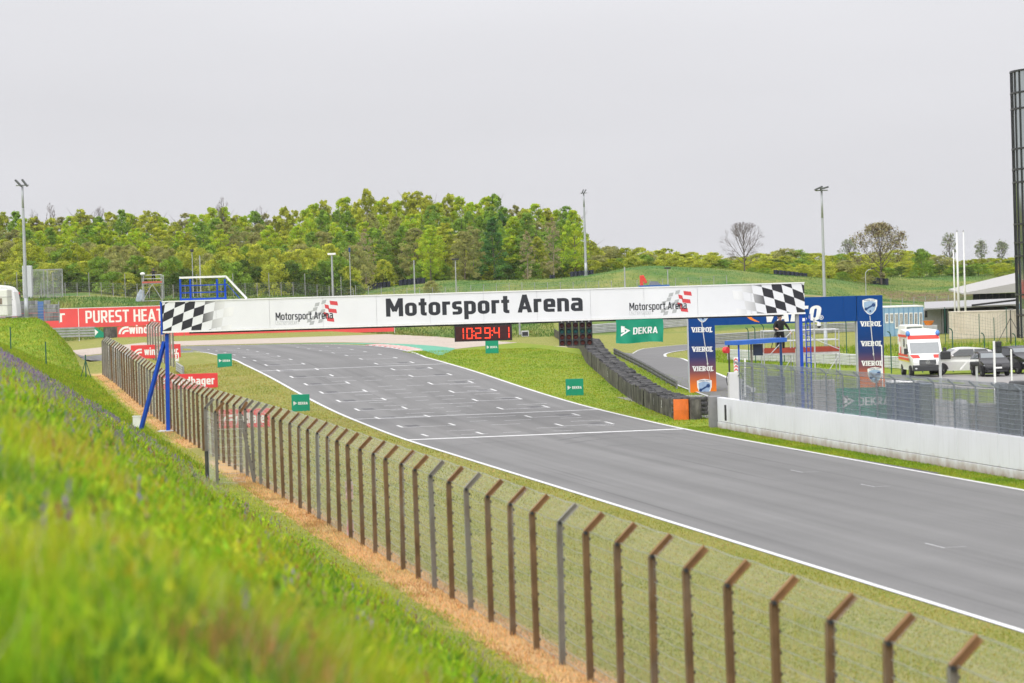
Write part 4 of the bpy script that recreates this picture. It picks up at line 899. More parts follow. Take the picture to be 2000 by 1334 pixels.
# ================================================================== boards on the grass
def board(label, x0, x1, yt, yb, mat, thick=.14, cat='sign', name='advert_board', xb=None, group=None):
    q = G((x0+x1)/2 if xb is None else xb, yb); D = q.y; a, b = W(x0, yb, D).x, W(x1, yb, D).x; h = W((x0+x1)/2, yt, D).z-W((x0+x1)/2, yb, D).z
    th = thing(name, label, cat, ((a+b)/2, D, q.z), group=group)
    MB().box(a, b, D, D+thick, q.z-.02, q.z+h).build('panel', mat, th, bevel=.01)
    mb = MB()
    for t in (.25, .75): mb.box(a+(b-a)*t-.03, a+(b-a)*t+.03, D+thick+.003, D+thick+.35, q.z-.05, q.z+.04)
    mb.build('foot', DARK, th)
    return th, a, b, D, q.z, h
for lab, x0, x1, yt, yb in (('green square board with white lettering on the left grass by the far bend', 425, 453, 691, 717),
        ('green square board nearest the catch fence on the left of the track', 570, 605, 770.5, 803.5),
        ('green square board on the grass below the red digital clock', 948.5, 974, 664.5, 690.5),
        ('green square board on the grass between race track and tyre wall', 1105.5, 1140, 740, 772.5)):
    th, a, b, D, z, h = board(lab, x0, x1, yt, yb, DKG, .18)
    mb = MB(); w = b-a; dekra(mb, a+.10*w, b-.10*w, z+.36*h, z+.60*h, D-.006); mb.build('lettering', WPR, th)
def windlogo(mb, x, z, h, D):
    for r0, r1 in ((.95, .70), (.52, .27)):
        vs = []
        for i in range(9):
            t = math.pi*.5+math.pi*.5*i/8
            vs += [(x+h*(1.0+r0*1.05*math.cos(t)), D-.006, z+h*(r0*math.sin(t))), (x+h*(1.0+r1*1.05*math.cos(t)), D-.006, z+h*(r1*math.sin(t)))]
        mb.add(vs, [(2*i, 2*i+1, 2*i+3, 2*i+2) for i in range(8)])
        mb.add([(x+h*1.0, D-.006, z+h*r1), (x+h*1.28, D-.006, z+h*r1), (x+h*1.28, D-.006, z+h*r0), (x+h*1.0, D-.006, z+h*r0)], [(0, 1, 2, 3)])
for lab, x0, x1, yt, yb, xg in (('red board with white lettering just right of the blue gantry legs', 302, 425.5, 729, 757.5, 420),
        ('red board with white lettering behind the short far fence run', 256, 353, 672, 698, 350),
        ('red board half hidden behind the catch fence nearest the camera', 428, 528, 797.5, 834, 526)):
    th, a, b, D, z, h = board(lab, x0, x1, yt, yb, REDP, .10, xb=xg)
    mb = MB(); w = b-a; windlogo(mb, a+.05*w, z+.25*h, .5*h, D); letters(mb, 'windhager', a+.27*w, b-.05*w, z+.08*h, z+.80*h, D-.006, .24); mb.build('lettering', WPR, th)
q = G(346, 706); th = thing('number_board', 'small white board with red print beside the short far fence run', 'sign', tuple(q))
MB().box(q.x-.13, q.x+.13, q.y, q.y+.05, q.z, q.z+.62).build('panel', WPR, th); mb = MB(); letters(mb, '3', q.x-.07, q.x+.07, q.z+.2, q.z+.5, q.y-.005, .2); mb.build('lettering', REDP, th)
q = G(267, 836); th = thing('junction_box', 'small white box on the grass beside the slanting blue gantry leg', 'box', tuple(q))
MB().box(q.x-.18, q.x+.18, q.y, q.y+.3, q.z-.05, q.z+.52).build('case', WPR, th, bevel=.02); MB().box(q.x-.2, q.x+.2, q.y-.02, q.y+.32, q.z+.525, q.z+.56).build('lid', WPR, th)
q = W(683, 985, G(683, 1048).y); 
sg = thing('fence_notice', 'white and red printed notice tied low on the catch fence', 'sign', (q.x, q.y, q.z-.5))
MB().box(q.x-.10, q.x+.10, q.y-.02, q.y-.01, W(683, 975, q.y).z, W(683, 940, q.y).z).box(q.x-.09, q.x+.09, q.y-.02, q.y-.01, W(683, 1046, q.y).z, W(683, 1014, q.y).z).build('panel', pm('faded_notice', (.55, .42, .43), .7, .4, 12, dirt=(.55, .07, .12, .9), dscale=7), sg)
# ================================================================== far sponsor barrier
BD = 346.0
def bp(x, y): q = W(x, y, BD); return q.x, q.z
bar_ = thing('sponsor_barrier', 'tall red sponsor barrier with white lettering behind the gravel trap', 'barrier', (bp(240, 655)[0], BD, gz(bp(240, 655)[0], BD)))
# REDS is a slightly paler red than REDP
REDS = pm('paler_red_sheet', (.72, .075, .075), .55, .06, .5)
zt1, zt0 = bp(235, 600)[1], bp(235, 637.5)[1]; zl0 = bp(235, 658)[1]-.3
seams = [-40, 153.5, 350, 560, 770, 980]
for a, b in zip(seams[:-1], seams[1:]):
    xa, xb = bp(a, 620)[0], bp(b, 620)[0]
    MB().box(xa+.03, xb-.03, BD, BD+.08, zt0, zt1).build('banner_panel', REDS, bar_)
    MB().box(xa-.04, xa+.025, BD-.02, BD+.1, zl0-.2, zt1+.06).build('post', WPR, bar_)
    MB().box(xa+.03, xb-.03, BD-.012, BD+.09, zt1, zt1+.06).build('rail', WPR, bar_)
mb = MB(); letters(mb, 'PUREST HEAT', bp(167, 620)[0], bp(318, 612)[0], bp(240, 629)[1], bp(240, 605)[1], BD-.006, .19); letters(mb, 'r', bp(115.5, 620)[0], bp(127, 620)[0], bp(121, 629)[1], bp(121, 612)[1], BD-.006, .2)
mb.build('lettering', WPR, bar_)
for a, b in ((229, 360), (360, 560), (560, 770)):
    MB().box(bp(a, 645)[0]+.03, bp(b, 645)[0]-.03, BD-.25, BD-.17, zl0, zt0-.06).build('banner_panel', REDS, bar_)
mb = MB(); windlogo(mb, bp(232, 650)[0], bp(240, 652.5)[1], .9, BD-.25); letters(mb, 'windhager', bp(252.5, 645)[0], bp(338, 645)[0], bp(285, 655.5)[1], bp(285, 634)[1], BD-.256, .24); mb.build('lettering', WPR, bar_)
MB().box(bp(203, 645)[0], bp(228.5, 645)[0], BD-.4, BD-.1, zl0, bp(215, 639)[1]).build('dark_block', BELT, bar_)
for k in range(4):
    z = bp(180, 656)[1]+.30*k; xa, xb = bp(60, 645)[0], bp(186, 645)[0]
    MB().box(xa, xb, BD-.2, BD-.12, z-.06, z+.14).build('guard_rail', GALV, bar_)
x0, x1 = bp(185.5, 640)[0], bp(203, 640)[0]; z0, z1 = bp(194, 659)[1], bp(194, 638)[1]
MB().prism([(x0, z1), (x1, z0+.55), (x1, z0), (x0, z0)], BD-.42, BD-.38).build('folded_banner', DKG, bar_)
MB().prism([(x0+.02, z1-.25), (x0+.42, z0+.62), (x0+.04, z0+.2)], BD-.44, BD-.425).build('banner_print', WPR, bar_)
# ================================================================== guard rails
def rail(label, pts, h=.78, rows=3, every=4.0, mat=None, group=None):
    P_ = resample([tuple(G(*p)[:2]) for p in pts], 60); d = np.r_[0, np.cumsum(np.hypot(*np.diff(P_, axis=0).T))]; L = d[-1]; pt = lambda s: Vector((np.interp(s, d, P_[:, 0]), np.interp(s, d, P_[:, 1]), 0))
    th = thing('guard_rail', label, 'guard rail', (*P_[0], gz(*P_[0])), group=group); n = max(2, int(L/every)); mat = mat or pm('rail_steel', (.42, .43, .44), .5, .12, 2, metal=.3)
    for i in range(n+1):
        p = pt(L*i/n); MB().box(p.x-.05, p.x+.05, p.y+.05, p.y+.17, gz(p.x, p.y)-.1, gz(p.x, p.y)+h+.02).build('post', GALV, th)
    for r in range(rows):
        zb_ = h/rows*r+.05; hh = h/rows-.012
        for i in range(n):
            a, b = pt(L*i/n+.01), pt(L*(i+1)/n-.01); mb = MB()
            prof = [(0, 0), (-.05, hh*.18), (-.05, hh*.36), (-.005, hh*.5), (-.05, hh*.64), (-.05, hh*.82), (0, hh)]
            dd = (b-a).normalized(); nn_ = Vector((-dd.y, dd.x, 0)); nn_ = nn_ if nn_.y > 0 else -nn_
            vs = [p+nn_*q_[0]+Vector((0, 0, gz(p.x, p.y)+zb_+q_[1])) for p in (a, b) for q_ in prof]; m = len(prof)
            mb.add(vs, [(j, j+m, j+m+1, j+1) for j in range(m-1)]); mb.build('beam', mat, th)
    return th
LIGHTR = pm('pale_rail', (.60, .61, .61), .5, .08, 2)
rail('pale triple guard rail behind the blue-roofed marshal stand', [(1422, 704), (1530, 708), (1640, 714), (1765, 722)], .80, 4, 2.6, LIGHTR)
rail('grey guard rail seen through the arch left of the camera scaffold', [(1396, 673), (1470, 668), (1545, 662)], .95, 3, 3.0)
rail('grey guard rail seen through the arch right of the camera scaffold', [(1560, 656), (1620, 651), (1690, 648)], 1.0, 3, 3.0)
rail('grey guard rail on the grass behind the hanging green cloth banner', [(1150, 653), (1240, 646), (1345, 638)], 1.05, 3, 4.0)
rail('low dark guard rail between the tyre wall and the service road', [(1322, 760), (1270, 730), (1200, 694)], .42, 1, 2.4, pm('dark_rail', (.10, .10, .10), .6, .2))
rail('short steel rail at the near end of the far fence run', [(345, 726), (358, 735)], .6, 2, 1.2)
# ================================================================== marshal stand with blue roof
MD = 138.0
def mp_(x, y, D=MD): return W(x, y, D)
ms = thing('marshal_stand', 'small marshal stand with flat blue roof at the start of the pit wall', 'booth', tuple(G(1433, 790)))
a = mp_(1417, 674); b = mp_(1541, 672)
zr0, zr1 = mp_(1437, 674).z, mp_(1437, 666).z; xr0, xr1 = a.x, b.x
MB().hexa([(xr0, MD+.5, zr0), (mp_(1437, 674).x, MD-.3, zr0), (xr1, MD+.9, zr0+.06), (xr1-.5, MD+1.9, zr0+.06), (xr0, MD+.5, zr1), (mp_(1437, 674).x, MD-.3, zr1), (xr1, MD+.9, zr1+.06), (xr1-.5, MD+1.9, zr1+.06)]).build('roof', pm('roof_blue', (.03, .13, .50), .5, .08), ms)
gzm = gz(a.x, MD)
for px in (1425, 1443): MB().box(mp_(px-1.6, 700).x, mp_(px+1.6, 700).x, MD+(.3 if px == 1425 else -.1), MD+(.38 if px == 1425 else -.02), mp_(px, 727).z, zr0).build('roof_post', BLUE if px == 1443 else DARK, ms)
MB().box(mp_(1527, 700).x, mp_(1532, 700).x, MD+1, MD+1.1, gzm, zr0+.05).build('roof_post', NAVY, ms)
MB().box(mp_(1423, 750).x, mp_(1442, 750).x, MD-.4, MD+.6, gzm-.1, mp_(1433, 727.5).z).build('concrete_base', CONCW, ms, bevel=.02)
MB().box(mp_(1442.3, 750).x, mp_(1452, 750).x, MD-.1, MD+.7, gzm-.1, mp_(1447, 740).z).build('side_block', CONCW, ms, bevel=.02)
MB().box(mp_(1473, 690).x, mp_(1492, 690).x, MD+.5, MD+.7, mp_(1480, 695).z, zr0).build('cabinet', pm('navy_cabinet', (.012, .022, .05), .5), ms)
MB().box(mp_(1467.5, 690).x, mp_(1471.5, 690).x, MD+.5, MD+.6, gzm, zr0+.03).build('roof_post', pm('brown_post', (.17, .15, .13), .7), ms)
MB().box(mp_(1432, 711).x, mp_(1440.5, 711).x, MD-.36, MD-.33, mp_(1436, 726).z, mp_(1436, 697).z).build('chevron_plate', WPR, ms)
mb = MB()
for k in range(4):
    x0, x1 = mp_(1432.6, 711).x, mp_(1439.9, 711).x; xm = (x0+x1)/2; z = mp_(1436, 723-6.6*k).z
    mb.flat([(x0, z-.05), (xm, z+.03), (x1, z-.05), (x1, z+.02), (xm, z+.10), (x0, z+.02)], MD-.365)
mb.build('chevron_print', REDP, ms)
c_ = mp_(1415.5, 684); MB().tube((c_.x, MD+.2, c_.z), (c_.x+.14, MD+.05, c_.z), .145, n=16).tube((c_.x-.01, MD+.22, c_.z), (c_.x+.15, MD+.03, c_.z), .05, n=10).build('alarm_bell', REDP, ms)
mb = MB(); cp = [mp_(1441, 735, MD-.45), mp_(1447, 728, MD-.45), mp_(1452, 742, MD-.4), mp_(1450, 765, MD-.3)]; mb.path(cp, .02, 5); mb.path([mp_(1422, 728, MD-.45), mp_(1418.5, 740, MD-.45), mp_(1421, 752, MD-.45)], .02, 5); mb.build('cable', DARK, ms)
MB().box(mp_(1449.5, 760).x, mp_(1458.5, 760).x, 133.0, 133.15, W(1454, 766, 133).z, W(1454, 757.5, 133).z).bar(W(1455, 775, 133.1), W(1455, 700, 133.1), .07).build('switch_box', WPR, ms)
# ================================================================== camera scaffold with its operator
SD = 150.0
def sp_(x, y): return W(x, y, SD)
sc_ = thing('camera_scaffold', 'steel scaffold platform with red-brown toe boards behind the pit wall', 'scaffold', (sp_(1565, 690).x, SD, gz(sp_(1565, 690).x, SD)))
xA, xB = sp_(1492, 680).x, sp_(1639, 677).x; zd = (sp_(1492, 688).z+sp_(1639, 684).z)/2; zg = gz(sp_(1565, 690).x, SD); dy0, dy1 = SD, SD+1.6
for x in (xA, xA+1.45, (xA+xB)/2+.35, xB):
    for y in (dy0, dy1): MB().tube((x, y, zg-.1), (x, y, zd+1.05), .026, n=8).build('standard', ALU, sc_)
for z, nm in ((zd+1.02, 'guard_tube'), (zd+.52, 'guard_tube')):
    for y in (dy0, dy1): MB().tube((xA, y-.03, z), (xB, y-.03, z), .025, n=8).build(nm, ALU, sc_)
MB().box(xA-.03, xB+.03, dy0-.02, dy1+.02, zd-.16, zd-.06).build('deck', pm('deck_edge', (.55, .55, .54), .6), sc_)
TOE = pm('toe_board', (.33, .055, .03), .7, .15, 3)
MB().box(xA, xB, dy0-.05, dy0-.025, zd-.055, zd+.17).build('toe_board', TOE, sc_); MB().box(xA, xB, dy1+.025, dy1+.05, zd-.055, zd+.17).build('toe_board', TOE, sc_)
for p0, p1 in (((xA+.3, zd-.1), (xA+1.4, zd+1.0)), ((xA+1.5, zd+1.0), (xB, zd+.05)), ((xA, zg+.1), (xA+1.4, zd-.2)), ((xB-1.5, zg+.1), (xB, zd-.2))): MB().tube((p0[0], dy0-.06, p0[1]), (p1[0], dy0-.06, p1[1]), .022, n=6).build('brace', ALU, sc_)
MB().box(sp_(1552, 690).x, sp_(1561, 690).x, SD-.5, SD-.3, zg, sp_(1556, 681).z).build('pale_post', pm('beige_post', (.52, .49, .44), .7), sc_)
# vertical aluminium pole with dome camera
dc = thing('dome_camera', 'white dome camera with black globe on a slim pole beside the gantry mast', 'camera', (sp_(1589, 700).x, SD-.8, gz(sp_(1589, 700).x, SD-.8)))
MB().tube((sp_(1588.5, 700).x, SD-.8, gz(sp_(1589, 700).x, SD-.8)), (sp_(1588.5, 700).x, SD-.8, sp_(1589, 622).z), .04, n=8).build('pole', ALU, dc)
p = sp_(1596.5, 634); MB().tube((p.x, SD-.8, p.z-.05), (p.x, SD-.8, p.z+.12), .10, .09, n=14).bar((p.x, SD-.8, p.z+.12), (sp_(1588.5, 640).x, SD-.8, p.z+.18), .06).build('housing', WPR, dc, smooth=False)
MB().ball((p.x, SD-.8, p.z-.08), .09, 12, 8).build('globe', GLASS, dc, smooth=True)
def skin_mesh(name, verts, edges, radii, mats, assign=None, subs=1):
    me = bpy.data.meshes.new(name); me.from_pydata(verts, edges, []); o = bpy.data.objects.new(name, me); COL.objects.link(o)
    o.modifiers.new('skin', 'SKIN'); sb = o.modifiers.new('sub', 'SUBSURF'); sb.levels = subs; sb.render_levels = subs
    for i, sv in enumerate(me.skin_vertices[0].data):
        sv.radius = radii[i] if hasattr(radii[i], '__len__') else (radii[i], radii[i]); sv.use_root = (i == 0)
    bpy.context.view_layer.update(); ev = o.evaluated_get(bpy.context.evaluated_depsgraph_get()); m2 = bpy.data.meshes.new_from_object(ev)
    bpy.data.objects.remove(o); bpy.data.meshes.remove(me); m2.materials.clear()
    for mt in mats: m2.materials.append(mt)
    for p in m2.polygons:
        p.use_smooth = True
        if assign: p.material_index = assign(p.center)
    return m2
SKIN = pm('skin', (.48, .27, .19), .5, .05); CLOTH = pm('black_clothing', (.012, .012, .014), .8, .3, 6); HAIR = pm('dark_hair', (.03, .022, .018), .6, .2)
def person(label, loc, rotz, pose, hat=None, scl=1.0):
    """standing figure about 1.78 m tall facing local -y; pose gives elbow and hand points for left and right"""
    V, E, R = [], [], []
    def v(p, r): V.append(p); R.append(r); return len(V)-1
    pel = v((0, 0, .96), (.155, .12)); wst = v((0, .0, 1.10), (.145, .105)); ch = v((0, -.01, 1.32), (.18, .125)); nk0 = v((0, .0, 1.47), (.10, .08)); nk = v((0, -.01, 1.54), .055); hd = v((0, -.02, 1.63), (.075, .09)); tp = v((0, -.015, 1.72), (.07, .085))
    E += [(pel, wst), (wst, ch), (ch, nk0), (nk0, nk), (nk, hd), (hd, tp)]
    for s_, (el, ha) in zip((-1, 1), pose):
        sh = v((s_*.185, 0, 1.42), .075); e = v(el, .052); w_ = v(tuple(Vector(ha)-(Vector(ha)-Vector(el)).normalized()*.08), .036); h_ = v(ha, (.04, .022)); E += [(ch, sh), (sh, e), (e, w_), (w_, h_)]
        d = (Vector(ha)-Vector(el)).normalized(); side = d.cross(Vector((0, 0, 1))); side = side.normalized() if side.length > .1 else Vector((1, 0, 0))
        for k in range(4):
            b = v(tuple(Vector(ha)+d*.05+side*(.03-.02*k)), .010); t_ = v(tuple(Vector(ha)+d*(.085+.008*(k in (1, 2)))+side*(.032-.021*k)+Vector((0, 0, -.02))), .008); E += [(h_, b), (b, t_)]
        b = v(tuple(Vector(ha)+side*.045+d*.01), .011); t_ = v(tuple(Vector(ha)+side*.055+d*.045), .009); E += [(h_, b), (b, t_)]
    for s_ in (-1, 1):
        hp = v((s_*.10, 0, .90), .105); kn = v((s_*.13, -.03, .50), .066); an = v((s_*.15, .02, .10), .048); to = v((s_*.17, -.14, .045), (.045, .035)); E += [(pel, hp), (hp, kn), (kn, an), (an, to)]
    th = thing('person', label, 'person', loc, rotz)
    m = skin_mesh('body', V, E, R, [CLOTH, SKIN], lambda c: 1 if (c.z > 1.52 or any((c-Vector(ha)).length < .12 for _, ha in pose)) else 0, 1)
    o = bpy.data.objects.new('body', m); COL.objects.link(o); o.parent = th
    mb = MB(); mb.ball((0, .008, 1.685), (.092, .105, .095), 12, 8); mb.ball((0, .07, 1.62), (.075, .05, .08), 10, 6); lpart(mb, 'hair' if not hat else 'cap', hat or HAIR, th, smooth=True)
    mb = MB(); mb.ball((-.03, -.105, 1.645), .012, 6, 4, 0); mb.ball((.03, -.105, 1.645), .012, 6, 4, 0); lpart(mb, 'eyes', DARK, th); mb = MB(); mb.ball((0, -.118, 1.615), (.012, .02, .022), 6, 5); lpart(mb, 'nose', SKIN, th)
    mb = MB(); mb.box(-.022, .022, -.108, -.100, 1.574, 1.582); lpart(mb, 'mouth', pm('lips', (.35, .13, .11), .5), th)
    mb = MB(); mb.ball((-.085, 0, 1.63), (.014, .025, .034), 6, 5); mb.ball((.085, 0, 1.63), (.014, .025, .034), 6, 5); lpart(mb, 'ears', SKIN, th)
    for s_ in (-1, 1): mb = MB(); mb.ball((s_*.165, -.07, .045), (.055, .14, .05), 10, 6); lpart(mb, 'shoe', DARK, th)
    mb = MB(); mb.box(-.16, .16, .12, .27, 1.02, 1.44); lpart(mb, 'backpack', CLOTH, th, bevel=.05)
    th.scale = (scl*1.1, scl*1.1, scl); return th
pp = sp_(1526, 676); person('person in black clothing with a backpack standing on the camera scaffold', (pp.x, SD+.45, zd-.055), .35, [((-.33, -.10, 1.17), (-.30, -.34, 1.12)), ((.34, -.05, 1.15), (.38, -.22, .93))], None, 1.06)
tc_ = thing('video_camera', 'black video camera on a tripod in front of the person on the scaffold', 'camera', (pp.x-.25, SD+.28, zd-.055))
for k in range(3):
    t = 2*math.pi*k/3+.5; mb = MB(); mb.tube((.32*math.cos(t), .24*math.sin(t), 0), (0, 0, 1.02), .018, .022, n=6); lpart(mb, 'tripod_leg', DARK, tc_)
mb = MB(); mb.box(-.07, .07, -.16, .2, 1.04, 1.2); lpart(mb, 'camera_body', DARK, tc_, bevel=.02); mb = MB(); mb.tube((0, -.16, 1.12), (0, -.36, 1.12), .05, .065, n=12); lpart(mb, 'lens', DARK, tc_)
# ================================================================== vehicles
def wheel(th, x, y, r, w, side):
    mb = MB(); n = 20; prof = [(r*.62, -w/2), (r*.92, -w/2), (r, -w/2+.03), (r, w/2-.03), (r*.92, w/2), (r*.62, w/2)]; m = len(prof)
    mb.add([(x+p[1], y+p[0]*math.cos(2*math.pi*a/n), r+p[0]*math.sin(2*math.pi*a/n)) for a in range(n) for p in prof], [(a*m+q_, ((a+1) % n)*m+q_, ((a+1) % n)*m+(q_+1) % m, a*m+(q_+1) % m) for a in range(n) for q_ in range(m)])
    wo = lpart(mb, 'wheel', pm('car_tyre', (.018, .018, .019), .8), th, smooth=True)
    mb = MB(); mb.tube((x+side*(w/2-.06), y, r), (x+side*(w/2-.03), y, r), r*.2, n=10)
    for k in range(10):
        t = 2*math.pi*k/10; mb.bar((x+side*(w/2-.04), y+r*.12*math.cos(t), r+r*.12*math.sin(t)), (x+side*(w/2-.03), y+r*.62*math.cos(t), r+r*.62*math.sin(t)), .05, .03)
    lpart(mb, 'rim', pm('wheel_rim', (.35, .36, .37), .3, .1, metal=.7), wo)
    mb = MB(); mb.tube((x-side*w*.2, y, r), (x+side*w*.2, y, r), r*.6, n=18); lpart(mb, 'brake', DARK, wo)
def shell(mb, prof, half, mi=0, nlat=7):
    """closed body from a side outline (y,z) and a half-width function half(y,z); rounded in plan and towards the top"""
    n = len(prof); rows = []
    ts = [math.sin(math.pi/2*(-1+2*i/(nlat-1))) for i in range(nlat)]
    vs = [(t*half(y, z), y, z) for y, z in prof for t in ts]
    fs = [(i*nlat+j, ((i+1) % n)*nlat+j, ((i+1) % n)*nlat+j+1, i*nlat+j+1) for i in range(n) for j in range(nlat-1)]
    mb.add(vs, fs, mi)
    for j in (0, nlat-1):
        idx = [i*nlat+j for i in range(n)]; mb.add([vs[i] for i in idx], [tuple(range(n))] if j == 0 else [tuple(range(n))[::-1]], mi)
    return mb
def skinquad(mb, A, B, x0, x1, half, off=.006, frac=True, mi=None, n=4):
    """patch on the outer face between outline points A and B (y,z), across x fractions x0..x1 of the half width, lifted by off"""
    d = Vector((0, B[0]-A[0], B[1]-A[1])); nn_ = Vector((0, -d.z, d.y)).normalized(); nn_ = nn_ if nn_.y < 0 or (abs(nn_.y) < .05 and nn_.z > 0) else -nn_
    vs = []
    for q_ in (A, B):
        h = half(*q_); vs += [Vector(((x0+(x1-x0)*i/n)*(h if frac else 1), q_[0], q_[1]))+nn_*off for i in range(n+1)]
    mb.add(vs, [(i, i+1, n+2+i, n+1+i) for i in range(n)], mi)
VWHITE = pm('van_white', (.78, .78, .77), .3, .03, spec=.5); VRED = pm('signal_red', (.75, .045, .03), .4, .04, emit=None); VYEL = pm('signal_yellow', (.75, .60, .05), .4, .04); PLAST = pm('dark_plastic', (.04, .042, .046), .5, .1); WSCR = pm('windscreen', (.20, .22, .23), .08, .05, spec=.9); LAMP = pm('head_lamp', (.55, .57, .60), .1, .05, spec=.9); BLULT = pm('blue_beacon', (.10, .25, .62), .2, .05)  # WSCR: sky reflection put into the paler grey base colour
am_q = W(1809, 748, 185); am = thing('ambulance', 'white and red ambulance van facing the camera behind the pit wall fence', 'ambulance', (am_q.x, 187.0, gz(am_q.x, 187)+.04), .0)
vp = [(-2.85, .38), (-2.93, .55), (-2.92, .95), (-2.78, 1.12), (-2.05, 1.34), (-1.38, 2.08), (-1.28, 2.22), (-.90, 2.66), (-.6, 2.78), (2.9, 2.80), (3.0, 2.70), (3.02, .45), (2.9, .38)]
def vh(y, z):
    h = 1.0
    if z > 2.0: h -= .06*(z-2.0)/.8
    if y < -2.3 and z < 1.4: h -= .16*(-2.3-y)/.6
    return h-(.06 if z > 2.72 else 0)-(.03 if z < .5 else 0)
mb = MB(); shell(mb, vp, vh); lpart(mb, 'body', VWHITE, am, bevel=.03)
mb = MB(); skinquad(mb, (-2.0, 1.39), (-1.42, 2.04), -.88, .88, vh, .008); lpart(mb, 'windscreen', WSCR, am)
mb = MB(); skinquad(mb, (-1.27, 2.24), (-1.06, 2.475), -.98, .98, vh, .008); lpart(mb, 'forehead_stripe', VRED, am)
mb = MB(); skinquad(mb, (-2.935, .40), (-2.935, .72), -.985, .985, lambda y, z: .93, .02); mb.box(-.90, .90, -2.99, -2.9, .36, .66); lpart(mb, 'bumper', PLAST, am, bevel=.03)
mb = MB(); skinquad(mb, (-2.94, .74), (-2.90, 1.04), -.60, .60, vh, .012); lpart(mb, 'grille', PLAST, am)
mb = MB()
for k in range(3): skinquad(mb, (-2.935, .79+.08*k), (-2.93, .815+.08*k), -.56, .56, vh, .02)
lpart(mb, 'grille_bar', pm('grille_chrome', (.16, .165, .17), .3, .05, metal=.6), am)
mb = MB(); cxe, cze, re = .0, .90, .115
mb.add([(cxe+r_*math.cos(t*math.pi/12), -2.965, cze+r_*math.sin(t*math.pi/12)) for r_ in (re, re*.82) for t in range(24)], [(i, (i+1) % 24, 24+(i+1) % 24, 24+i) for i in range(24)])
for k in range(3):
    t = math.pi/2+2*math.pi*k/3; u = Vector((math.cos(t), 0, math.sin(t))); p_ = Vector((-u.z, 0, u.x))*.022; c0_ = Vector((cxe, -2.966, cze)); mb.add([c0_-p_, c0_+u*re*.9, c0_+p_], [(0, 1, 2)])
lpart(mb, 'emblem', pm('chrome', (.7, .7, .71), .2, .02, metal=.6), am)
for s_ in (-1, 1):
    mb = MB(); skinquad(mb, (-2.92, .80), (-2.80, 1.08), s_*.68, s_*.98, vh, .014); lpart(mb, 'headlight', LAMP, am)
    mb = MB(); mb.ball((s_*.70, -2.97, .52), (.10, .03, .07), 8, 6); lpart(mb, 'fog_lamp', LAMP, am)
    mb = MB(); mb.box(s_*1.17-.11, s_*1.17+.11, -1.98, -1.88, 1.36, 1.72); lpart(mb, 'mirror', PLAST, am, bevel=.03); mb = MB(); mb.bar((s_*.95, -1.86, 1.46), (s_*1.1, -1.92, 1.46), .06); lpart(mb, 'mirror_arm', PLAST, am)
    mb = MB(); mb.ball((s_*.90, -.98, 2.58), (.14, .26, .19), 10, 8); lpart(mb, 'beacon', BLULT, am, smooth=True)
    xs = s_*1.006
    def sq(y0, y1, z0, z1, x=None):
        X = xs if x is None else x; q4 = [(X, y0, z0), (X, y1, z0), (X, y1, z1), (X, y0, z1)]; return q4 if s_ > 0 else q4[::-1]
    mb = MB()
    for y0, y1, z0, z1 in ((-1.9, 3.0, .98, 1.12), (-1.6, 3.0, 1.20, 1.33), (-.9, 3.0, 2.36, 2.50), (1.75, 2.15, 1.33, 1.75), (2.2, 2.5, 2.05, 2.36)):
        mb.add(sq(y0, y1, z0, z1, s_*(1.006 if z1 < 2 else .99)), [(0, 1, 2, 3)])
    lpart(mb, 'side_stripe', VRED, am)
    mb = MB(); mb.add(sq(-2.2, 3.0, .90, .965), [(0, 1, 2, 3)]); lpart(mb, 'side_stripe', VYEL, am)
    mb = MB(); mb.add([(s_*1.008, -1.78, 1.42), (s_*1.008, -.85, 1.42), (s_*1.006, -.85, 1.95), (s_*1.006, -1.36, 1.95)][::s_], [(0, 1, 2, 3)]); lpart(mb, 'cab_window', GLASS, am)
    mb = MB(); mb.add(sq(.0, .6, 1.75, 2.25, s_*.999), [(0, 1, 2, 3)]); lpart(mb, 'side_window', GLASS, am)
    for y in (-1.95, 1.7): wheel(am, s_*.86, y, .35, .26, s_)
for xa_, xb_ in ((.45, .97), (-.97, -.45)): mb = MB(); skinquad(mb, (-2.75, 1.13), (-2.1, 1.325), xa_, xb_, vh, .008); lpart(mb, 'bonnet_stripe', VRED, am)
mb = MB(); mb.box(-.5, .5, .5, 1.3, 2.79, 2.85); lpart(mb, 'roof_vent', VWHITE, am, bevel=.04)
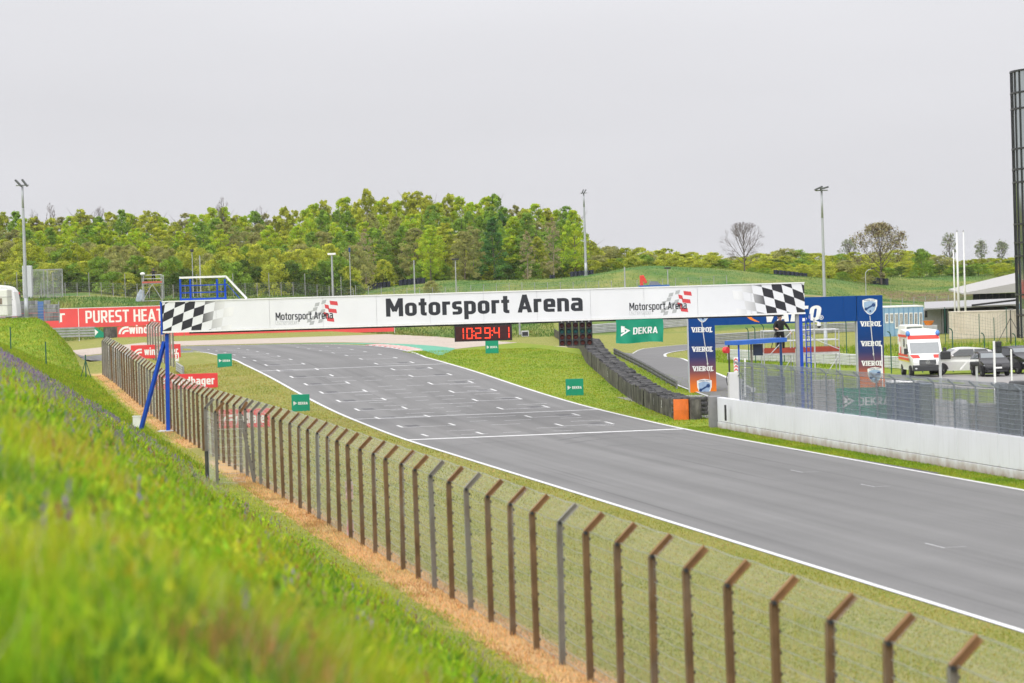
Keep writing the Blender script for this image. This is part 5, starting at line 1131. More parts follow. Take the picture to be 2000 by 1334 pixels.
def car(label, loc, rotz, colr, prof, Wd, belt, glass, L, lamps=True, plate=True, name='parked_car', grille=True, group=None):
    th = thing(name, label, 'car', loc, rotz, group); m = pm('paint_'+colr[0], colr[1], .25, .03, spec=.6); zr = max(p[1] for p in prof)
    def h(y, z):
        w = Wd/2
        if z > belt: w -= .20*(z-belt)/(zr-belt)*1.1
        if z < .22: w -= .05
        e = abs(y)/(L/2)
        if e > .72: w -= .13*((e-.72)/.28)**2
        return w
    mb = MB(); shell(mb, prof, h, 0, 9); bo_ = lpart(mb, 'body', m, th, smooth=True); sb_ = bo_.modifiers.new('round', 'SUBSURF'); sb_.levels = 1; sb_.render_levels = 2
    wsA, wsB, rwA, rwB, rf0, rf1 = glass
    mb = MB(); skinquad(mb, wsA, wsB, -.88, .88, h, .008); lpart(mb, 'windscreen', WSCR, th)
    mb = MB(); 
    d_ = Vector((0, rwB[0]-rwA[0], rwB[1]-rwA[1])); nn_ = Vector((0, d_.z, -d_.y)).normalized(); nn_ = nn_ if nn_.y > 0 else -nn_
    mb.add([Vector((x*h(*q_)*.86, q_[0], q_[1]))+nn_*.008 for q_, x in ((rwA, 1), (rwA, -1), (rwB, -1), (rwB, 1))], [(0, 1, 2, 3)]); lpart(mb, 'rear_window', GLASS, th)
    for s_ in (-1, 1):
        ym = (rf0[0]+rf1[0])/2+.1
        for P4 in ([(wsA[0]+.22, belt+.03), (ym-.03, belt+.03), (ym-.03, rf0[1]-.07), (rf0[0]+.1, rf0[1]-.07)], [(ym+.03, belt+.03), (rwA[0]-.35, belt+.06), (rf1[0]-.02, rf1[1]-.08), (ym+.03, rf0[1]-.07)]):
            mb = MB(); q4 = [(s_*(h(y, z)+.008), y, z) for y, z in P4]; mb.add(q4 if s_ > 0 else q4[::-1], [(0, 1, 2, 3)]); lpart(mb, 'side_window', GLASS, th)
        mb = MB(); mb.ball((s_*(Wd/2+.06), wsA[0]+.35, belt+.05), (.10, .07, .075), 8, 6); lpart(mb, 'mirror', m, th, smooth=True)
        for y in (-L/2+.82, L/2-.86): wheel(th, s_*(Wd/2-.14), y, .32, .21, s_)
        for y in (-L/2+.82, L/2-.86):
            mb = MB(); n = 14; mb.add([(s_*(Wd/2+.004), y, .34)]+[(s_*(Wd/2+.004), y+.39*math.cos(math.pi*k/n), .32+.39*math.sin(math.pi*k/n)) for k in range(n+1)], [((0, k+1, k+2) if s_ < 0 else (0, k+2, k+1)) for k in range(n)]); lpart(mb, 'wheel_arch', DARK, th)
        yf = -L/2+.10
        mb = MB(); mb.ball((s_*(Wd/2-.27), yf+.10, .66), (.19, .10, .075), 10, 6); lpart(mb, 'headlight', LAMP, th, smooth=True)
        mb = MB(); mb.ball((s_*(Wd/2-.22), L/2-.16, .86), (.16, .10, .09), 10, 6); lpart(mb, 'tail_light', REDP, th, smooth=True)
    mb = MB()
    for s_ in (-1, 1): mb.box(s_*.14-.12, s_*.14+.12, -L/2-.02, -L/2+.2, .60, .72)
    lpart(mb, 'grille', DARK, th, bevel=.02); mb = MB(); mb.box(-Wd/2+.25, Wd/2-.25, -L/2-.015, -L/2+.2, .27, .43); lpart(mb, 'air_intake', DARK, th, bevel=.02)
    mb = MB(); mb.box(-.26, .26, -L/2-.03, -L/2-.018, .47, .57); lpart(mb, 'number_plate', WPR, th); mb = MB(); mb.box(-.26, .26, L/2+.018, L/2+.03, .75, .85); lpart(mb, 'number_plate', WPR, th)
    return th
HATCH = [(-2.1, .17), (-2.14, .45), (-2.10, .68), (-1.95, .80), (-1.02, .98), (-.25, 1.38), (.2, 1.45), (1.3, 1.40), (1.85, 1.05), (2.08, .92), (2.1, .45), (2.05, .17)]
HG = ((-.98, 1.02), (-.30, 1.345), (1.86, 1.04), (1.36, 1.34), (-.2, 1.40), (1.25, 1.40))
SUV = [(-2.2, .19), (-2.25, .55), (-2.2, .85), (-2.0, .98), (-1.15, 1.12), (-.45, 1.56), (.1, 1.64), (1.5, 1.58), (2.05, 1.18), (2.2, 1.05), (2.24, .55), (2.18, .19)]
SG = ((-1.1, 1.16), (-.50, 1.525), (2.04, 1.20), (1.56, 1.52), (-.35, 1.58), (1.45, 1.58))
q = W(1934, 735, 184); car('black hatchback facing the camera in front of the other parked cars', (q.x, 184, gz(q.x, 184)+.03), .06, ('black', (.012, .012, .014)), HATCH, 1.75, .95, HG, 4.2)
q = W(1876, 714, 189); car('white hatchback parked side-on behind the ambulance', (q.x, 189, gz(q.x, 189)+.02), -math.pi/2+.12, ('white', (.80, .80, .80)), SUV, 1.85, 1.08, SG, 4.45)
q = W(1989, 720, 187); car('dark estate car facing the camera at the right edge of the photo', (q.x, 187, gz(q.x, 187)+.02), .35, ('anthracite', (.022, .024, .028)), SUV, 1.85, 1.08, SG, 4.45)
q = W(1990, 705, 196); car('grey car parked behind the dark estate car at the right edge', (q.x, 196, gz(q.x, 196)+.02), .9, ('grey', (.05, .055, .065)), HATCH, 1.8, .95, HG, 4.2)
# ================================================================== slim posts and equipment behind the pit wall
def sig_post(label, x, yt, yb, D, lamp=True, w=.06, mat=ALU, two=False):
    p = W(x, yb, D); zb_ = gz(p.x, D); th = thing('signal_post', label, 'post', (p.x, D, zb_)); zt_ = W(x, yt, D).z
    MB().bar((p.x, D, zb_-.05), (p.x, D, zt_), w).build('pole', mat, th)
    if lamp:
        MB().box(p.x+.06, p.x+.34, D-.1, D+.12, zt_-.56, zt_-.02).build('lamp_housing', DARK, th, bevel=.04)
        for k in range(2): MB().tube((p.x+.2, D-.16, zt_-.16-.25*k), (p.x+.2, D-.101, zt_-.16-.25*k), .10, .085, n=12).build('lamp', GLASS, th)
    return th
sig_post('white post with a black two-lamp signal in front of the black hatchback', 1943, 666, 735, 140, True, .09, WPR)
sig_post('slim white pole with a small black box right of the black hatchback', 1976, 682, 735, 140, False, .07, WPR); sig_post('slim white pole at the right pillar of the arch', 1723, 675, 715, 146, False, .05, WPR)
bm = thing('boom_barrier', 'white boom barrier arm crossing in front of the ambulance', 'barrier', (W(1835, 720, 145).x, 145, gz(W(1835, 720, 145).x, 145)))
a, b = W(1836, 705, 145), W(1911, 704, 145); zb_ = gz(a.x, 145)
MB().bar(a, b, .07, .10).build('arm', WPR, bm); MB().bar((a.x, 145, zb_), (a.x, 145, W(1836, 690, 145).z), .12).build('post', ALU, bm); MB().bar(W(1875, 722, 145), W(1889, 706, 145), .06).build('strut', WPR, bm)
MB().box(W(1836, 690, 145).x, W(1856, 690, 145).x, 144.8, 145.0, W(1845, 702, 145).z, W(1845, 686, 145).z).build('counterweight', DARK, bm, bevel=.05)
MB().box(W(1894, 700, 145).x, W(1912, 700, 145).x, 144.85, 145.1, W(1900, 715, 145).z, W(1900, 706.5, 145).z).build('drive_box', DARK, bm, bevel=.05); MB().bar((b.x-.1, 145, zb_), (b.x-.1, 145, b.z), .1).build('rest_post', ALU, bm)
# things standing in the pit lane behind the mesh
def crate(label, cat, nm, x0, x1, yt, D, dep, mat, lid=None, b=.06):
    a_, b_ = W(x0, 780, D).x, W(x1, 780, D).x; z0 = gz((a_+b_)/2, D)+.03; zt_ = W((x0+x1)/2, yt, D).z
    th = thing(nm, label, cat, ((a_+b_)/2, D, z0)); MB().box(a_, b_, D, D+dep, z0, zt_).build('case', mat, th, bevel=b)
    if lid: MB().box(a_-.02, b_+.02, D-.02, D+dep+.02, zt_+.004, zt_+.05).build('lid', lid, th, bevel=.02)
    return th, a_, b_, D, z0, zt_
th, a_, b_, D, z0, zt_ = crate('green banner with pale lettering behind the mesh of the pit wall fence', 'banner', 'hanging_banner', 1634, 1741, 757, 126.5-6.8, .06, DKG, None, .005)
mb = MB(); w = b_-a_; dekra(mb, a_+.12*w, b_-.03*w, zt_-.82*.95, zt_-.28, D-.006); mb.build('lettering', WPR, th)
crate('dark blue equipment case behind the pit wall mesh beside the green banner', 'case', 'equipment_case', 1741, 1798, 748, 118, 1.6, pm('navy_case', (.05, .075, .14), .5), WPR)
crate('dark green equipment case behind the pit wall mesh', 'case', 'equipment_case', 1800, 1822, 752, 117.5, 1.5, pm('olive_case', (.10, .12, .115), .6), pm('slate_lid', (.13, .16, .20), .5))
crate('pale folded tent behind the pit wall mesh', 'tent', 'folded_tent', 1868, 1893, 780, 113, 1.0, pm('tent_white', (.45, .45, .47), .6), None, .2)
crate('dark grey tall case behind the pit wall mesh, left of the last one', 'case', 'equipment_case', 1952, 1972, 748, 108, 1.0, pm('dark_case', (.06, .065, .07), .5), None, .08)
crate('tall black case at the right end of the pit wall mesh', 'case', 'equipment_case', 1979, 2012, 745, 106, 1.0, pm('black_case', (.035, .037, .04), .5), None, .08)
crate('brown-grey flat case low behind the pit wall mesh', 'case', 'equipment_case', 1899, 1945, 789, 110, 1.0, pm('taupe_case', (.22, .21, .20), .6), None, .05)
crate('grey cabinet behind the pit wall mesh below the scaffold', 'cabinet', 'cabinet', 1500, 1535, 735, 139.4, .8, pm('steel_cabinet', (.16, .17, .19), .5), None, .04)
crate('pale cabinet behind the pit wall mesh below the gantry mast', 'cabinet', 'cabinet', 1590, 1632, 742, 136, .8, pm('pale_cabinet', (.38, .36, .35), .6), None, .04)
# ================================================================== green posts
GRN = pm('dark_green_paint', (.012, .09, .065), .5, .1)
def green_posts(label, pts, D, h=1.7, hook=True, name='green_post_fence', wires=True):
    P0 = [W(x, y, D) for x, y in pts]; th = thing(name, label, 'fence', (P0[0].x, D, gz(P0[0].x, D))); tops = []
    for p in P0:
        z = gz(p.x, D); t = Vector((p.x, D, p.z)); mb = MB(); mb.tube((p.x, D, z-.1), t-Vector((0, 0, .22 if hook else 0)), .035, n=8)
        if hook: mb.tube(t-Vector((0, 0, .22)), t+Vector((-.07, -.05, -.07)), .035, n=8).tube(t+Vector((-.07, -.05, -.07)), t+Vector((-.2, -.1, 0)), .035, n=8)
        mb.build('post', GRN, th, smooth=False); tops.append((Vector((p.x, D, z)), t))
    if wires:
        for (a0, a1), (b0, b1) in zip(tops[:-1], tops[1:]):
            mb = MB()
            for k in range(9): f_ = .08+.82*k/8; mb.tube(a0.lerp(a1, f_), b0.lerp(b1, f_), .005, n=3, cap=False)
            n = int((b0-a0).length/.25)
            for k in range(1, n): mb.tube(a0.lerp(b0, k/n)+Vector((0, 0, .1)), a1.lerp(b1, k/n)-Vector((0, 0, .2)), .004, n=3, cap=False)
            mb.build('wire_panel', GRN, th)
    return th
green_posts('dark green hooked posts with mesh behind the ambulance and parked cars', [(1739, 647), (1800, 645), (1860, 641), (1922, 650), (1983, 651)], 193)
green_posts('taller thin green posts with mesh in front of the beige container', [(1845, 600), (1912, 613), (1941, 620), (1965, 600)], 262, hook=False)
green_posts('dark green hooked posts and mesh beyond the scaffold, left of the mast', [(1461, 640), (1474, 637), (1491, 633), (1530, 630), (1577, 628), (1652, 624)], 222)
lb = thing('green_corner_fence', 'thin dark green posts climbing the mown bank at the left edge', 'fence', tuple(G(168, 733)))
for px, yb, yt in ((168, 733, 686), (90, 705, 656), (21, 673, 626)):
    p = W(px, yb, 200); z = gz(p.x, 200); MB().tube((p.x, 200, z-.2), (p.x, 200, z+1.55), .04, n=8).build('post', GRN, lb)
    if px == 168:
        for dx in (-.4, .35): MB().tube((p.x+dx, 200.2, gz(p.x+dx, 200.2)-.1), (p.x, 200, z+1.2), .025, n=6).build('brace', GRN, lb)
# ================================================================== light poles, masts
def light_pole(label, x, yb, yt, D, r0, heads, kind='flood'):
    p = W(x, yb, D); zb_ = gz(p.x, D); zt_ = W(x-(yb-yt)*.03+0, yt, D).z; th = thing('light_pole', label, 'light pole', (p.x, D, zb_))
    mb = MB(); n = 6
    for i in range(n): mb.tube((p.x, D, zb_-.2+(zt_-zb_+.2)*i/n), (p.x, D, zb_-.2+(zt_-zb_+.2)*(i+1)/n), r0*(1-.5*i/n), r0*(1-.5*(i+1)/n), n=12, cap=(i in (0, n-1)))
    mb.build('pole', pm('pole_galv', (.40, .42, .44), .45, .08, 1, metal=.3), th, smooth=True)
    MB().box(p.x-r0*1.3, p.x+r0*1.3, D-r0*1.3, D+r0*1.3, zb_-.1, zb_+.08).build('base', GALV, th)
    if heads:
        MB().bar((p.x-.5, D, zt_), (p.x+.5, D, zt_), .09).build('cross_arm', GALV, th)
        for dx, ang in heads:
            mb = MB(); c_ = Vector((p.x+dx, D-.15, zt_+.18)); u = Vector((math.cos(ang), 0, math.sin(ang))); v_ = Vector((0, 1, .0)); w_ = u.cross(v_)
            mb.hexa([c_+u*a0+v_*b0+w_*c0 for c0 in (-.07, .07) for a0, b0 in ((-.34, -.25), (.34, -.25), (.34, .25), (-.34, .25))]); mb.build('flood_light', pm('lamp_head', (.09, .095, .10), .5, .15), th, bevel=.03)
    return th
light_pole('tall floodlight pole with twin heads at the left edge by the caravans', 52, 621, 362, 240, .17, [(-.28, 2.3), (.22, 2.2)])
light_pole('tall floodlight pole standing in front of the dark tyre stacks at the wood edge', 1144.5, 534, 377, 418, .2, [(-.15, 1.1), (.15, 1.0)])
light_pole('tall floodlight pole rising behind the blue arch', 1613, 676, 372, 244, .16, [(-.25, .4), (.2, .25)])
def street_lamp(label, x, yb, yt, D, hook, r=.05, head=None):
    p = W(x, yb, D); zb_ = gz(p.x, D); zt_ = W(x, yt, D).z; th = thing('lamp_post', label, 'lamp post', (p.x, D, zb_)); mb = MB(); mb.tube((p.x, D, zb_-.2), (p.x, D, zt_), r, r*.8, n=8)
    if hook: mb.tube((p.x, D, zt_), (p.x+hook*.25, D, zt_+.3), r*.8, n=8).tube((p.x+hook*.25, D, zt_+.3), (p.x+hook*.8, D, zt_+.42), r*.8, n=8)
    mb.build('pole', pm('pole_galv', (.40, .42, .44)), th)
    if hook: MB().hexa([(p.x+hook*.6, D-.15, zt_+.38), (p.x+hook*1.25, D-.15, zt_+.50), (p.x+hook*1.25, D+.15, zt_+.50), (p.x+hook*.6, D+.15, zt_+.38), (p.x+hook*.6, D-.15, zt_+.5), (p.x+hook*1.25, D-.15, zt_+.60), (p.x+hook*1.25, D+.15, zt_+.60), (p.x+hook*.6, D+.15, zt_+.5)]).build('lamp_head', DARK, th)
    elif head: MB().box(p.x-head[0], p.x+head[0], D-.2, D+.2, zt_, zt_+head[1]).build('lamp_head', head[2], th, bevel=.03)
    return th
street_lamp('curved street lamp behind the right end of the blue arch', 1692.5, 610, 533, 330, 1)
street_lamp('pale pole with a white surveillance camera left of the big lettering', 651, 600, 498, 384, 0, .14, (.5, .25, WPR)); street_lamp('thin pole with a small dark head next to the bare poles above the walkway rail', 378, 590, 492, 376, 0, .06, (.2, .35, DARK))
street_lamp('plain bare pole rising above the walkway rail of the gantry', 393, 598, 499, 374, 0, .09); street_lamp('thin grey pole with slim dark sensor before the hedge end', 686, 600, 492, 388, 0, .06, (.12, .55, NAVY))
street_lamp('thin grey pole above the letter M of the gantry', 811, 600, 508, 386, 0, .09); street_lamp('short lamp with dark flat head in front of the rounded bush', 892, 600, 508, 384, 0, .08, (.45, .22, DARK))
street_lamp('short lamp with dark flat head on the green mound', 1306, 600, 525, 384, 0, .07, (.4, .2, DARK)); street_lamp('thin grey pole on the green mound near the red crane', 1222, 600, 521, 384, 0, .09)
for lab, x, yt, r in (('short white flagpole, leftmost of three by the flat roofs', 1861.5, 487, .10), ('thick tall white flagpole in the middle of three', 1869, 452, .15), ('tall white flagpole, rightmost of three by the flat roofs', 1882, 452, .12)):
    p = W(x+3.5, 600, 300); zb_ = gz(p.x, 300); zt_ = W(x, yt, 300).z; th = thing('flag_pole', lab, 'flagpole', (p.x, 300, zb_), group='white flagpoles')
    MB().tube((p.x, 300, zb_-.2), (p.x, 300, zt_), r, r*.45, n=12).build('pole', WPR, th, smooth=True); MB().tube((p.x, 300, zt_), (p.x, 300, zt_+.12), r*.8, r*.3, n=8).build('finial', GALV, th)
# ================================================================== far mesh fence along the rise
def mesh_fence(label, pts, D, h, n, tall=None, wires=8, rp=.045):
    P_ = resample([(W(x, y, D).x, D) for x, y in pts], n); th = thing('mesh_fence', label, 'fence', (P_[0][0], D, gz(*P_[0])))
    prev = None
    for i, (x, y) in enumerate(P_):
        z = gz(x, y); hh = h if not (tall and i % tall == 1) else h*1.7
        MB().tube((x, y, z-.2), (x, y, z+hh), rp, n=6).build('post', GALV, th)
        if prev is not None:
            mb = MB()
            for k in range(wires): f_ = .08+.9*k/(wires-1); mb.tube((prev[0], prev[1], prev[2]+h*f_), (x, y, z+h*f_), .008, n=3, cap=False)
            for k in range(1, 7): t = k/7; mb.tube((prev[0]+(x-prev[0])*t, y, prev[2]+(z-prev[2])*t+.1), (prev[0]+(x-prev[0])*t, y, prev[2]+(z-prev[2])*t+h*.98), .006, n=3, cap=False)
            mb.build('wire_panel', pm('thin_wire', (.22, .25, .23), .6), th)
        prev = (x, y, z)
    return th
mesh_fence('long grey mesh fence on the rise in front of the hedge, left half', [(-60, 570), (690, 575)], 383, 1.75, 33, 3)
mesh_fence('grey mesh fence on the green rise behind the big lettering', [(695, 580), (1420, 575)], 387, 2.0, 30, 0)
mesh_fence('tall grey mesh fence on the slope behind the flagpoles', [(1560, 590), (2010, 590)], 352, 3.1, 21, 0, 12)
# ------------------------------------------------------------------ left edge: caravans, cabinet, gate, block wall
CAR = pm('caravan_white', (.72, .71, .69), .4, .05, dirt=(.5, .48, .44, .4))
def lp(x, y, D): return W(x, y, D)
cv = thing('caravan', 'pale caravan with brown window cut by the left edge of the photo', 'caravan', (lp(-20, 618, 236).x, 236, gz(lp(-20, 618, 236).x, 236)))
x0, x1 = lp(-75, 600, 236).x, lp(15, 600, 236).x; z0 = cv.location.z+.25; z1 = lp(8, 565, 236).z
MB().box(x0, x1, 236, 238.2, z0, z1).build('body', CAR, cv, bevel=.08); MB().box(x0-.01, x1+.01, 235.98, 238.22, z0+.78, z0+.84).build('trim', pm('trim_grey', (.4, .4, .4), .5), cv); MB().box(x0-.01, x1+.01, 235.98, 238.22, z0+1.42, z0+1.47).build('trim', pm('trim_grey', (.4, .4, .4)), cv)
MB().box(lp(-20, 590, 236).x, lp(4, 590, 236).x, 235.97, 235.99, z0+.9, z0+1.36).build('window', pm('brown_window', (.22, .17, .14), .2), cv)
for x in (x0+.7, x0+2.2): MB().tube((x, 236.1, cv.location.z+.28), (x, 236.35, cv.location.z+.28), .28, n=16).build('wheel', TYRE, cv)
mv = thing('covered_van', 'white rounded van body with dark lettering behind the caravan', 'van', (lp(10, 618, 243).x, 243, gz(lp(10, 618, 243).x, 243)))
vx0, vx1 = lp(-60, 600, 243).x, lp(33, 600, 243).x; vz0 = mv.location.z+.15; vz1 = lp(20, 558, 243).z
prof = [(vx0, vz0), (vx1, vz0), (vx1-.05, vz0+1.0), (vx1-.18, vz1-.5), (vx1-.45, vz1-.14), (vx1-.9, vz1), (vx0, vz1+.3)]
MB().prism(prof, 243, 245.2).build('body', pm('van_cover', (.76, .76, .76), .5, .04), mv, bevel=.06); mb = MB(); letters(mb, 'er', lp(16.5, 590, 243).x, lp(24.5, 590, 243).x, lp(20, 593, 243).z, lp(20, 584.5, 243).z, 242.99, .18); letters(mb, 'x', lp(16.5, 578, 243).x, lp(21, 578, 243).x, lp(19, 578, 243).z, lp(19, 573, 243).z, 242.99, .14); mb.build('lettering', NAVY, mv)
for x in (vx0+1.0, vx1-.7): MB().tube((x, 243.05, mv.location.z+.3), (x, 243.3, mv.location.z+.3), .3, n=16).build('wheel', TYRE, mv)
bw = thing('gabion_wall', 'grey stacked block wall with one blue panel next to the light pole', 'wall', (lp(75, 622, 246).x, 246, gz(lp(75, 622, 246).x, 246)))
bx0_, bx1_ = lp(33, 605, 246).x, lp(115, 605, 246).x; bz0_ = bw.location.z-.1; bz1_ = lp(75, 590, 246).z; nc, nr_ = 14, 4; rb_ = random.Random(2)
BLK = [pm('block_grey_%d' % k, (c, c*1.02, c*1.05), .8, .15, 4) for k, c in enumerate((.20, .26, .32))]
for i in range(nc):
    for j in range(nr_+(1 if i < 11 else 0)-(0)):
        xx0 = bx0_+(bx1_-bx0_)*i/nc; xx1 = bx0_+(bx1_-bx0_)*(i+1)/nc; hh = (bz1_-bz0_)/4.6
        if i in (7, 8): continue
        MB().box(xx0+.012, xx1-.012, 246+rb_.uniform(0, .04), 246.5, bz0_+j*hh+.012, bz0_+(j+1)*hh-.012).build('block', rb_.choice(BLK), bw)
MB().box(bx0_+(bx1_-bx0_)*7/nc+.01, bx0_+(bx1_-bx0_)*9/nc-.01, 245.9, 246.0, bz0_-.2, bz1_+.05).build('blue_panel', pm('faded_blue', (.09, .19, .46), .6), bw)
mb = MB()
for k in range(6): z = bz0_+.2+k*.22; mb.tube((bx0_-.3, 245.7, z), (bx1_+.05, 245.7, z), .012, n=4)
mb.build('wire_front', GALV, bw); MB().bar((bx1_+.05, 245.7, bz0_-.2), (bx1_+.05, 245.7, bz1_-.0), .06).bar((lp(47, 600, 245.7).x, 245.7, bz0_-.2), (lp(47, 600, 245.7).x, 245.7, bz1_-.1), .05).build('post', GALV, bw)
UD = 376.0
cb_ = thing('control_cabinet', 'tall pale grey cabinet behind the left light pole on the rise', 'cabinet', (lp(53, 557, UD).x, UD, gz(lp(53, 557, UD).x, UD)))
MB().box(lp(43.5, 540, UD).x, lp(62, 540, UD).x, UD, UD+.8, cb_.location.z-.1, lp(53, 519, UD).z).build('case', pm('cabinet_grey', (.52, .54, .57), .5, .04), cb_, bevel=.08); MB().box(lp(44, 540, UD).x, lp(61.5, 540, UD).x, UD-.02, UD-.003, cb_.location.z+.1, lp(53, 523, UD).z).build('door', pm('cabinet_door', (.54, .56, .59), .5, .03), cb_)
gt = thing('barred_gate', 'grey barred steel gate next to the pale cabinet on the rise', 'gate', (lp(92, 560, UD).x, UD, gz(lp(92, 560, UD).x, UD)))
gx0_, gx1_ = lp(63.5, 540, UD).x, lp(121.5, 540, UD).x; gz0_ = gt.location.z+.05; gz1_ = lp(92, 526.5, UD).z
for i in range(25):
    x = gx0_+(gx1_-gx0_)*i/24; MB().bar((x, UD, gz0_), (x, UD, gz1_), .05 if i not in (0, 9, 12, 24) else .11).build('bar', GALV, gt)
for z in (gz0_, gz1_): MB().bar((gx0_, UD+.04, z), (gx1_, UD+.04, z), .10).build('rail', GALV, gt)
rc_ = thing('red_mower', 'small red machine on the rise beside the pale cabinet', 'machine', (lp(33, 556, UD).x, UD-.3, gz(lp(33, 556, UD).x, UD-.3)))
z = rc_.location.z; x = rc_.location.x; MB().box(x-.35, x+.35, UD-.6, UD, z+.35, z+.68).build('body', REDP, rc_, bevel=.06)
for dx in (-.25, .3): MB().tube((x+dx, UD-.62, z+.22), (x+dx, UD-.45, z+.22), .24, n=12).build('wheel', TYRE, rc_)
MB().path([(x-.35, UD-.3, z+.5), (x-.8, UD-.3, z+.6), (x-1.0, UD-.3, z+.8)], .03, 5).build('handle', DARK, rc_)
# left camera tower with operator
TD = 374.0
tt = thing('camera_tower', 'scaffold camera tower with red board on the rise left of the gantry', 'scaffold', (lp(297, 582, TD).x, TD, gz(lp(297, 582, TD).x, TD)))
tx0, tx1 = lp(278, 560, TD).x, lp(317, 560, TD).x; tz = tt.location.z; tzd = lp(297, 552.5, TD).z
for x in (tx0, tx1):
    for y in (TD, TD+1.5): MB().tube((x, y, tz-.3), (x, y, tzd+.95), .05, n=6).build('standard', ALU, tt)
MB().box(tx0, tx1, TD, TD+1.5, tzd-.12, tzd-.02).build('deck', GALV, tt); MB().box(tx0, tx1, TD-.06, TD-.03, tzd-.02, tzd+.2).build('toe_board', pm('faded_red_board', (.50, .13, .09), .7), tt)
for z in (tzd+.5, tzd+.95): MB().tube((tx0, TD, z), (tx1, TD, z), .04, n=6).build('guard_tube', ALU, tt)
for a0, a1 in (((tx0, tz+.1), ((tx0+tx1)/2, tzd-.15)), ((tx1, tz+.1), ((tx0+tx1)/2, tzd-.15))): MB().tube((a0[0], TD-.05, a0[1]), (a1[0], TD-.05, a1[1]), .035, n=6).build('brace', ALU, tt)
MB().tube((tx0, TD-.05, tz+.15), (tx1, TD-.05, tz+.15), .035, n=6).build('brace', ALU, tt)
person('person in dark clothing with a cap on the far left camera tower', ((tx0+tx1)/2+.1, TD+.8, tzd-.02), .2, [((-.33, -.10, 1.17), (-.28, -.36, 1.2)), ((.33, -.10, 1.17), (.25, -.38, 1.22))], pm('grey_cap', (.06, .065, .08), .7))
cvr = thing('covered_equipment', 'grey and white plastic cover beside the far camera tower', 'cover', (lp(270, 572, TD).x, TD+.2, gz(lp(270, 572, TD).x, TD+.2)))
x0, x1 = lp(263, 570, TD).x, lp(281, 570, TD).x; z = cvr.location.z; MB().prism([(x0, z-.1), (x1, z-.1), (x1, z+1.2), ((x0+x1)/2+.1, z+1.45), (x0+.25, z+.8)], TD+.1, TD+.9).build('sheet', pm('plastic_sheet', (.40, .45, .52), .4, .25, 3), cvr, bevel=.08)
spk = thing('loud_speaker', 'white horn speaker on the corner of the far camera tower', 'speaker', (tx0-.05, TD-.1, tzd+.9)); MB().ball((tx0+.1, TD-.2, tzd+1.12), (.32, .25, .2), 10, 7).build('horn', WPR, spk, smooth=True); MB().bar((tx0, TD-.05, tzd+.6), (tx0, TD-.1, tzd+1.05), .06).build('bracket', GALV, spk)
# dark tyre stacks on the hills
def stacks(label, x0, x1, yt, yb, D, n=5, rows=3):
    a, b = W(x0, yb, D).x, W(x1, yb, D).x; zc = gz((a+b)/2, D); h = W(x0, yt, D).z-W(x0, yb, D).z; th = thing('tyre_bundle', label, 'tyre stack', ((a+b)/2, D, zc))
    for i in range(n):
        xa, xb = a+(b-a)*i/n, a+(b-a)*(i+1)/n; z = gz((xa+xb)/2, D); mb = MB()
        for r in range(rows): mb.tube(((xa+xb)/2, D+.5, z-.1+h*r/rows), ((xa+xb)/2, D+.5, z-.1+h*(r+.86)/rows), (xb-xa)*.5, n=12).tube(((xa+xb)/2, D+.5, z-.1+h*(r+.86)/rows), ((xa+xb)/2, D+.5, z-.1+h*(r+1)/rows), (xb-xa)*.44, n=12)
        mb.build('tyre_column', pm('wrapped_tyres', (.02, .024, .045), .6, .2), th)
stacks('dark blue wrapped tyre row under the trees left of the round bush', 716, 762, 524, 537, 426, 6); stacks('dark blue wrapped tyre row right of the first one at the wood edge', 778, 830, 523, 536, 426, 6)
stacks('black tyre row at the foot of the tall floodlight pole', 1114, 1160, 522, 536, 424, 6); stacks('single black tyre stack left of the floodlight pole', 1073, 1084, 530, 540, 424, 2)
stacks('dark tyre row on the green slope above the right chequered end', 1512, 1578, 541, 552, 430, 8); stacks('dark tyre row beside the brown-budded tree', 1700, 1737, 562, 577, 440, 4)
# red crane truck behind the gantry
RD = 372.0
cr_ = thing('crane_truck', 'red folded crane on a blue flatbed peeping over the gantry', 'truck', (W(1278, 590, RD).x, RD, gz(W(1278, 590, RD).x, RD)))
z = cr_.location.z; fx0, fx1 = W(1248, 560, RD).x, W(1308, 560, RD).x; zf = W(1280, 557, RD).z
MB().box(fx0, fx1, RD, RD+2.3, zf-.35, zf+.02).build('flatbed', pm('truck_blue', (.03, .12, .40), .5), cr_); MB().box(fx0+.2, fx1-.2, RD+.2, RD+2.1, z+.5, zf-.36).build('chassis', DARK, cr_)
for dx in (.8, 2.6): MB().tube((fx0+dx, RD, z+.5), (fx0+dx, RD+.3, z+.5), .5, n=16).build('wheel', TYRE, cr_)
c0_, c1_, c2_ = W(1254, 558, RD), W(1253, 538, RD), W(1261, 553, RD); MB().bar(c0_+Vector((0, .8, 0)), c1_+Vector((0, .8, 0)), .4, .4).bar(c1_+Vector((.1, .8, 0)), c2_+Vector((.1, .8, 0)), .36, .36).build('folded_crane', pm('crane_red', (.70, .06, .04), .5), cr_, bevel=.05)
MB().prism([(W(1268, 556, RD).x, zf+.03), (W(1292, 556, RD).x, zf+.03), (W(1284, 550, RD).x, zf+.45), (W(1272, 549, RD).x, zf+.5)], RD+.4, RD+1.9).build('load', pm('grey_load', (.20, .21, .23), .7), cr_)
